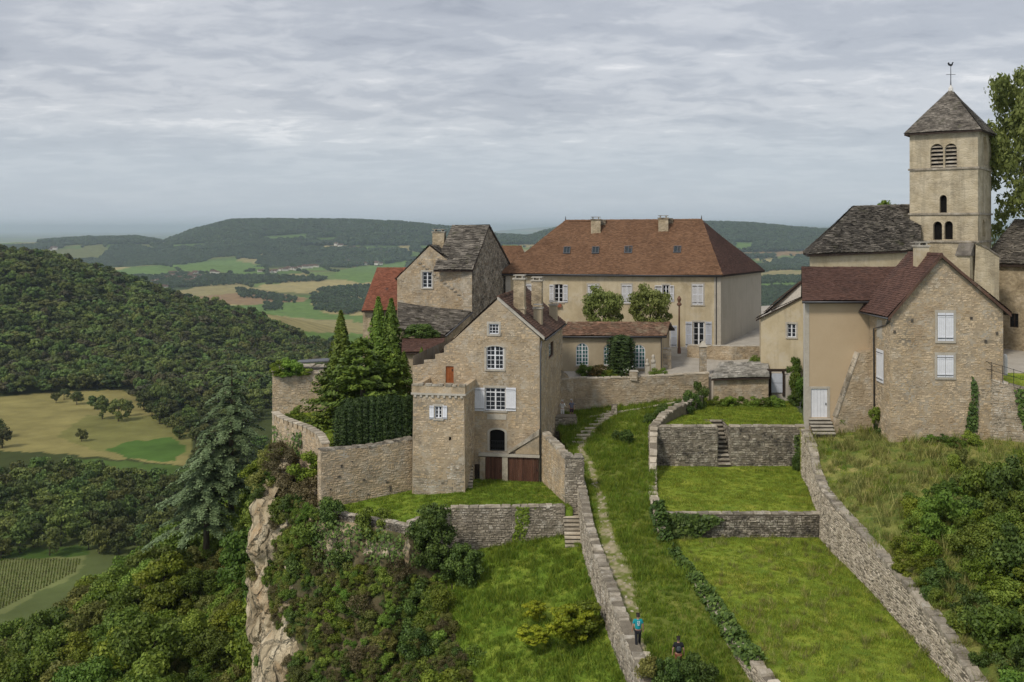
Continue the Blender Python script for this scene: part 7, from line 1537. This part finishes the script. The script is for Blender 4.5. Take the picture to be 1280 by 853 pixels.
def wall_ivy(label, i0, i1, n, seed, up=.25, hang=.7):
    rng = np.random.default_rng(seed); P, Nn = [], []
    for k in range(n):
        i = rng.integers(i0, i1); t = rng.random(); a, b = lw[i], lw[i + 1]; fc = Fac(a, b); m = [a[q] + (b[q] - a[q]) * t for q in range(4)]; s = rng.uniform(-1.0, .25); h_ = m[3] + up * rng.random() if s < -.05 else m[3] + .15 - rng.random() ** 1.5 * hang
        P.append((m[0] + fc.N.x * s * .8, m[1] + fc.N.y * s * .8, h_ + .12 * math.sin(m[1] * 3))); Nn.append((fc.N.x * .5, fc.N.y * .5, .8))
    P, Nn = np.array(P), np.array(Nn); V, Fc, t = leaves(P, Nn, .13, np.clip(.5 + rng.normal(0, .25, n), 0, 1), .75, .5, rng); c = V.mean(0); o = bpy.data.objects.new('ivy', np_mesh('ivy', V - c, Fc, 'leaf_ivy', t)); o.location = c; COL.objects.link(o); tag(o, label, 'ivy')
ivy('ivy and creepers hanging over the rock under the lawn parapet', Fac((-15.6, 76.2), (-7.4, 71.4)), [(398, 648), (430, 650), (470, 658), (510, 668), (512, 690), (498, 712), (486, 690), (478, 715), (462, 690), (448, 704), (436, 684), (424, 710), (410, 715), (400, 690)], 950, .12, .9, seed=12)
wall_ivy('ivy mantle over the bend of the curving garden wall', 3, 6, 2200, 3, .45, .9); wall_ivy('ivy mantle running down the lower curving garden wall', 6, 10, 2800, 4, .3, .45)
ivy('yellow-green ivy streak hanging down the cellar lawn wall', Fac((-4.6, 74.75), (4.0, 75.1)), [(644, 634), (662, 633), (661, 655), (656, 672), (650, 690), (643, 688), (640, 672), (645, 655)], 520, .1, .15, 'leaf_lime', seed=5)
ivy('narrow green ivy column up the corner of the stone house', Fac(PL(1113, 76.0), PL(1254, 75.4)), [(1214, 470), (1222, 478), (1221, 540), (1206, 540), (1209, 520), (1213, 500)], 420, .1, .2, seed=6)
ivy('ivy hanging from the right end of the retaining wall', Fac((38.2, 74.4), (43, 72.5)), [(1268, 487), (1300, 487), (1300, 545), (1280, 535), (1272, 515)], 500, .12, .25, seed=7)
ivy('ivy over the outer face of the crenellated wall', Fac((-22.2, 92.2), (-17.7, 85.4)), [(343, 532), (365, 536), (380, 542), (378, 570), (362, 580), (345, 570)], 900, .13, .3, seed=8)
ivy('ivy hanging over the tan house corner and terrace wall', Fac((18.65, 84.8), (25.0, 84.8)), [(992, 545), (1003, 542), (1006, 590), (998, 596), (994, 575)], 300, .12, .3, seed=9)

# ---- grass tufts on the grounds
TUFT = [tuft_mesh('grass_blade', 22, .11, .018, .22, k) for k in range(3)]; TLUSH = [tuft_mesh('grass_lush', 22, .14, .018, .22, 10 + k) for k in range(3)]; TDRY = [tuft_mesh('grass_dry', 26, .42, .016, .24, 20 + k) for k in range(3)]; TTALL = [tuft_mesh('grass_lush', 26, .34, .02, .26, 30 + k) for k in range(2)]
def lawn(sheet_name, n, protos, label, s=(.6, 1.2), mask=None):
    P = on_sheet(sheet_name, n, rg); P = P[~((P[:, 0] > 17.3) & (P[:, 0] < 18.9) & (P[:, 1] > 84) & (P[:, 1] < 89.2))]
    if mask is not None: P = P[mask(P)]
    scatter('grass', P, rg.uniform(s[0], s[1], len(P)) * (.45 + 1.15 * fbm(P[:, 0] / 1.6, P[:, 1] / 1.6, 3, 17)), protos, label, 'grass')
lawn('lower_lawn', 6500, TUFT * 9 + TDRY[:1], 'short lawn grass on the lower garden'); lawn('middle_lawn', 3000, TUFT, 'short lawn grass on the middle terrace'); lawn('upper_lawn', 2600, TUFT + TLUSH[:1], 'grass on the upper terrace below the hut', (.7, 1.5))
lawn('house_lawn', 1600, TLUSH, 'bright lawn grass before the cellar doors'); lawn('terrace_lawn', 1100, TLUSH, 'bright grass on the triangular lawn'); lawn('meadow', 5200, TLUSH + TTALL[:1], 'meadow grass left of the path wall', (.6, 1.4)); lawn('terrace_garden', 900, TUFT, 'grass inside the crenellated terrace')
lawn('sloping_path', 8000, TLUSH + TTALL, 'rough grass on the footpath slope', (.5, 1.25), lambda P: (dtrack(P[:, None, :])[:, 0] > np.interp(P[:, 1], [45, 56, 63, 68, 80, 98], [.3, .4, .95, .5, .35, .3])))
bm = lambda P: (P[:, 0] < 42)
lawn('grass_bank', 9000, TDRY * 2 + TUFT + TTALL[:1], 'rough dry grass on the right bank', (.6, 1.5), lambda P: bm(P)); lawn('church_yard', 600, TUFT, 'yard grass above the retaining wall')
# loose stones on the worn path
P = on_sheet('sloping_path', 26000, rg); d = dtrack(P[:, None, :])[:, 0]; P = P[d < np.interp(P[:, 1], [45, 56, 63, 68, 80, 98], [.25, .35, .95, .4, .28, .25])][:110]
PEB = []
for k in range(3):
    mb = MB(); r = random.Random(k); mb.hexa([(-.1, -.08, -.04), (.1, -.09, -.04), (.09, .09, -.04), (-.09, .08, -.04)], [(-.07 + r.uniform(-.02, .02), -.05, .05), (.07, -.06, .04), (.06, .06, .06), (-.06, .05, .04)], r.random()); PEB.append(mb.mesh('pebble', 'stone_grey'))
scatter('loose_stones', P, rg.uniform(.4, 1.2, len(P)), PEB, 'loose pale stones on the worn footpath', 'stones')

# ================================================================== FAR HOUSES
HM = []
for k, (w_, d_, h_) in enumerate(((15, 11, 6), (20, 11, 5.5), (12, 10, 6.5))):
    a, b = MB(), MB(); x, y = w_ / 2, d_ / 2; a.hexa([(-x, -y, -2), (x, -y, -2), (x, y, -2), (-x, y, -2)], [(-x, -y, h_), (x, -y, h_), (x, y, h_), (-x, y, h_)])
    for s in (-1, 1): a.face([(s * x, -y, h_), (s * x, y, h_), (s * x, 0, h_ + 4)])
    b.slab([(-x - .6, -y - .7, h_ - .3), (x + .6, -y - .7, h_ - .3), (x + .6, 0, h_ + 4.2), (-x - .6, 0, h_ + 4.2)], .4); b.slab([(x + .6, y + .7, h_ - .3), (-x - .6, y + .7, h_ - .3), (-x - .6, 0, h_ + 4.2), (x + .6, 0, h_ + 4.2)], .4)
    HM.append((a.mesh('wall', 'limewash_and_lit_wall'), b.mesh('roof', 'roof_brown')))
FH = [(203, 360), (209, 360), (218, 345), (223, 343), (236, 342.5), (247, 342), (234, 352), (242, 352), (199, 352), (212, 348), (228, 349), (269, 341.5), (274, 342), (327, 340), (346, 339.5), (352, 338.5), (358, 338), (365, 337), (371, 338), (376, 336.5), (389, 334), (394, 334), (382, 335), (340, 341), (428, 331), (434, 330), (440, 329.5), (447, 330), (456, 331), (466, 330), (472, 331), (444, 311), (450, 312), (470, 315.5), (421, 307), (484, 318.5), (70, 312), (240, 346), (252, 347), (400, 333)]
for px, py in FH + [(x + rnd.uniform(-7, 7), y + rnd.uniform(-1.6, 1.6)) for x, y in FH]:
    p = ray_ground(px, py, 2150, 9000); r = bpy.data.objects.new('village_house', None); r.location = p + Vector((0, -25, 1.5)); r.rotation_euler = (0, 0, rnd.uniform(-.7, .7)); k = .85 * p.y / 3000; s = max(1.0, min(1.9, k)) * rnd.uniform(.75, 1.1); r.scale = (s, s, s); COL.objects.link(r); tag(r, 'tiny pale village house with dark roof far out on the plain', 'house', 'far village houses')
    a, b = rnd.choice(HM)
    for nm, me in (('wall', a), ('roof', b)): o = bpy.data.objects.new(nm, me); COL.objects.link(o); o.parent = r

# ================================================================== PEOPLE AND SMALL THINGS
def skin_obj(name, J, edges, mat, parent, root, M4):
    names = list(J); me = bpy.data.meshes.new(name); me.from_pydata([tuple(M4 @ Vector(J[n][0])) for n in names], [(names.index(a), names.index(b)) for a, b in edges], []); me.update()
    o = bpy.data.objects.new(name, me); put(o, parent); o.modifiers.new('skin', 'SKIN'); sv = me.skin_vertices[0].data
    for i, n in enumerate(names):
        r = J[n][1]; sv[i].radius = (r, r) if not isinstance(r, tuple) else r; sv[i].use_root = (n == root)
    m = o.modifiers.new('sub', 'SUBSURF'); m.levels = 2; m.render_levels = 2; me.materials.append(M(mat)); return o
def person(label, loc, h, yaw, shirt, legs, hair, stride=.16, arms='down', shorts=False, sleeves=True, extra=None):
    th = thing('person', label, 'person', loc); s = h / 1.75; M4 = Matrix.Translation(Vector(loc)) @ Matrix.Rotation(yaw, 4, 'Z') @ Matrix.Scale(s, 4)
    hd = {'down': [((.25, .0, 1.17), (.27, .06, .93)), ((-.25, .0, 1.17), (-.27, .06, .93))], 'raise': [((.27, .12, 1.22), (.10, .25, 1.48)), ((-.27, .12, 1.22), (-.10, .25, 1.48))], 'mix': [((.26, .02, 1.17), (.2, .2, 1.05)), ((-.25, .0, 1.17), (-.27, .06, .93))]}[arms]
    J = {'pelvis': ((0, 0, .95), (.15, .11)), 'waist': ((0, 0, 1.1), (.135, .1)), 'chest': ((0, -.01, 1.32), (.16, .11)), 'neck': ((0, 0, 1.5), .055), 'chin': ((0, .02, 1.57), .07), 'face': ((0, .02, 1.66), .095), 'crown': ((0, .0, 1.73), .07), 'nose': ((0, .125, 1.645), .013)}
    E = [('pelvis', 'waist'), ('waist', 'chest'), ('chest', 'neck'), ('neck', 'chin'), ('chin', 'face'), ('face', 'crown'), ('face', 'nose')]
    for i, sg in enumerate((1, -1)):
        t = 'lr'[i]; e, w = hd[i]; st = stride * sg
        J.update({'sh' + t: ((.17 * sg, 0, 1.43), .062), 'el' + t: (e, .043), 'wr' + t: (w, .03), 'hip' + t: ((.09 * sg, 0, .88), .085), 'kn' + t: ((.1 * sg, st * .6 + .03, .49), .055), 'an' + t: ((.1 * sg, st, .09), .04), 'toe' + t: ((.11 * sg, st + .17, .035), .035)})
        E += [('chest', 'sh' + t), ('sh' + t, 'el' + t), ('el' + t, 'wr' + t), ('pelvis', 'hip' + t), ('hip' + t, 'kn' + t), ('kn' + t, 'an' + t), ('an' + t, 'toe' + t)]
        d = (Vector(w) - Vector(e)).normalized(); J['pa' + t] = (tuple(Vector(w) + d * .07), (.034, .018)); E.append(('wr' + t, 'pa' + t))
        for q in range(4):
            o_ = Vector((0, (q - 1.5) * .02, 0)); p = Vector(w) + d * (.15 + .012 * (1 - abs(q - 1.3))) + o_ * 1.3 + Vector((-.012 * sg, .012, 0)); J['f%d' % q + t] = (tuple(p), .009); J['k%d' % q + t] = (tuple(Vector(w) + d * .105 + o_), .010); E += [('pa' + t, 'k%d' % q + t), ('k%d' % q + t, 'f%d' % q + t)]
        J['th' + t] = (tuple(Vector(w) + d * .07 + Vector((-.02 * sg, .05, 0))), .010); E.append(('wr' + t, 'th' + t))
    skin_obj('body', J, E, 'skin', th, 'pelvis', M4)
    S = {k: (J[k][0], tuple(x * 1.14 + .012 for x in J[k][1]) if isinstance(J[k][1], tuple) else J[k][1] + .018) for k in ('pelvis', 'waist', 'chest')}
    S['coll'] = ((0, 0, 1.46), .085); SE = [('pelvis', 'waist'), ('waist', 'chest'), ('chest', 'coll')]
    for i, t in enumerate('lr'):
        a, b = Vector(J['sh' + t][0]), Vector(J['el' + t][0]); S['sh' + t] = (tuple(a), .08); S['sl' + t] = (tuple(a.lerp(b, .75)), .066); SE += [('chest', 'sh' + t), ('sh' + t, 'sl' + t)]
        if shirt == legs: S['cu' + t] = (J['wr' + t][0], .045); S['e' + t] = (J['el' + t][0], .06); SE += [('sl' + t, 'e' + t), ('e' + t, 'cu' + t)]
    sh = skin_obj('shirt', S, SE, shirt, th, 'pelvis', M4)
    T = {'pelvis': ((0, 0, .96), (.16, .12))}; TE = []
    for t in 'lr':
        hp_, kn, an = [Vector(J[k + t][0]) for k in ('hip', 'kn', 'an')]; T['hip' + t] = (tuple(hp_), .105); TE.append(('pelvis', 'hip' + t))
        if shorts: T['hem' + t] = (tuple(hp_.lerp(kn, .85)), .095); TE.append(('hip' + t, 'hem' + t))
        else: T['kn' + t] = (tuple(kn), .078); T['hem' + t] = (tuple(kn.lerp(an, .93)), .068); TE += [('hip' + t, 'kn' + t), ('kn' + t, 'hem' + t)]
    skin_obj('shorts' if shorts else 'trousers', T, TE, legs, th, 'pelvis', M4)
    skin_obj('hair', {'a': ((0, -.03, 1.62), .085), 'b': ((0, -.025, 1.70), .098), 'c': ((0, .0, 1.755), .07)}, [('a', 'b'), ('b', 'c')], hair, th, 'b', M4)
    for t in 'lr':
        a, b = Vector(J['an' + t][0]), Vector(J['toe' + t][0]); skin_obj('shoe', {'a': (tuple(a + Vector((0, -.04, -.045))), .045), 'b': (tuple(b + Vector((0, .02, .01))), .042)}, [('a', 'b')], 'shoe', th, 'a', M4)
    if extra: extra(th, M4, sh)
    return th
def stand(px, py, y0=40, y1=98):
    Y = min(np.linspace(y0, y1, 1500), key=lambda Y: abs(HZ - F * float(path_z((px - 640) / F * Y, Y)) / Y - py)); x = (px - 640) / F * Y; return (x, Y, float(path_z(x, Y)) + .06)
def logo(th, M4, sh):
    mb = MB()
    for pts in (((-.06, 1.40), (-.02, 1.425), (-.015, 1.36), (-.06, 1.31), (-.01, 1.30)), ((.02, 1.42), (.065, 1.40), (.03, 1.37), (.07, 1.34), (.02, 1.30)), ((-.05, 1.24), (.0, 1.265), (.055, 1.24), (.0, 1.20), (-.05, 1.24))):
        mb.tube([M4 @ Vector((x, -.142, z)) for x, z in pts], .017, 5)
    mb.build('printed_logo', 'cloth_print', sh)
def pack(th, M4, sh):
    skin_obj('backpack', {'a': ((0, -.2, 1.12), (.14, .09)), 'b': ((0, -.2, 1.38), (.12, .08))}, [('a', 'b')], 'cloth_pack', th, 'a', M4)
w1 = stand(797.5, 813); person('person in turquoise shirt with white back print and dark trousers on footpath', w1, 1.9, .05, 'cloth_teal', 'cloth_black', 'hair_dark', extra=logo)
w2 = (w1[0] + 1.85, 50.6, float(path_z(w1[0] + 1.85, 50.6)) + .05); w2 = ((848 - 640) / F * 50.8, 50.8, float(path_z((848 - 640) / F * 50.8, 50.8)) + .05); person('person in black shirt with small backpack and rust-brown trousers', w2, 1.87, -.05, 'cloth_black', 'cloth_rust', 'hair_dark', extra=pack)
for px, sh_, lg, hr, lb, ar, so in ((703, 'cloth_white', 'cloth_white', 'hair_grey', 'person dressed all in white standing behind the parapet, arms raised', 'raise', False), (714.5, 'cloth_grey', 'cloth_grape', 'hair_grey', 'person in grey jacket and dark shorts standing behind the parapet', 'mix', True)):
    Y = 94.6; x = (px - 640) / F * Y; person(lb, (x, Y, float(path_z(x, Y)) + .06), 1.74, math.pi + rnd.uniform(-.3, .3), sh_, lg, hr, .04, ar, so)
Y = 100.0; x = (992 - 640) / F * Y; person('person in navy with white cap behind the low hedge', (x, Y, W(992, 446, Y).z - 1.72), 1.74, 2.6, 'cloth_navy', 'cloth_black', 'white_stone', .04, 'down')
# courtyard ornaments
def ornament(label, px, py, Y, h_, rad):
    b = W(px, py, Y); th = thing('stone_ornament', label, 'statue', b); mb = MB(); mb.box(b.x - .22, b.x + .22, b.y - .22, b.y + .22, b.z - .4, b.z + h_ * .4); mb.build('pedestal', 'stone_trim', th)
    mb = MB(); mb.tube([b + Vector((0, 0, h_ * .4)), b + Vector((0, 0, h_ * .5)), b + Vector((0, 0, h_ * .62)), b + Vector((0, 0, h_ * .7)), b + Vector((0, 0, h_ * .8)), b + Vector((0, 0, h_ * .92)), b + Vector((0, 0, h_))], [.2, .26, .24, .1, rad, rad, .05], 10); mb.build('bust', 'stone_trim', th, True)
ornament('pale stone bust on pedestal by the box hedge', 816.5, 462, 100.2, 1.5, .17); ornament('small pale stone bust beside the arched hall window', 809, 464, 100.6, 1.25, .14)
fp = thing('flower_pot', 'pot of white flowers at the foot of the clipped yew', 'flower pot', W(784, 471, 99.4)); b = W(784, 471, 99.4); mb = MB(); mb.tube([b, b + Vector((0, 0, .3)), b + Vector((0, 0, .34))], [.12, .2, .2], 10); mb.build('pot', 'terracotta', fp)
V, Fc, t = leaves(np.array(b) + np.array([0, 0, .6]) + RNG.normal(0, .17, (60, 3)), np.tile([0, -1, 1.], (60, 1)), .07, RNG.random(60)); o = bpy.data.objects.new('flowers', np_mesh('flowers', V, Fc, 'flower_white', t)); put(o, fp); V, Fc, t = leaves(np.array(b) + np.array([0, 0, .5]) + RNG.normal(0, .16, (160, 3)), np.tile([0, -1, 1.], (160, 1)), .07, RNG.random(160)); o = bpy.data.objects.new('leaves', np_mesh('leaves', V, Fc, 'leaf_broad', t)); put(o, fp)
fp = thing('fence_post', 'lone dark post at the meadow edge above the scrub', 'post', G(565, 750, -25.8)); b = G(565, 750, -25.8); mb = MB(); mb.tube([b - Vector((0, 0, .3)), b + Vector((0, 0, 1.1))], .05, 6); mb.build('post', 'wood_dark', fp)

# ================================================================== HAZE
hb = MB(); hb.box(-60000, 60000, -3000, 56000, -330, 150); hz_o = hb.build('haze', None)
m = bpy.data.materials.new('haze'); m.use_nodes = True; m.node_tree.nodes.clear(); o = m.node_tree.nodes.new('ShaderNodeOutputMaterial'); v = m.node_tree.nodes.new('ShaderNodeVolumePrincipled')
v.inputs['Color'].default_value = (.74, .86, 1.0, 1); v.inputs['Density'].default_value = 5.2e-5; v.inputs['Anisotropy'].default_value = 0.35; m.node_tree.links.new(v.outputs[0], o.inputs['Volume']); hz_o.data.materials.append(m)
tag(hz_o, 'pale blue haze over the valley and plain', 'haze', kind='stuff')
print('OBJECTS', len(bpy.data.objects))
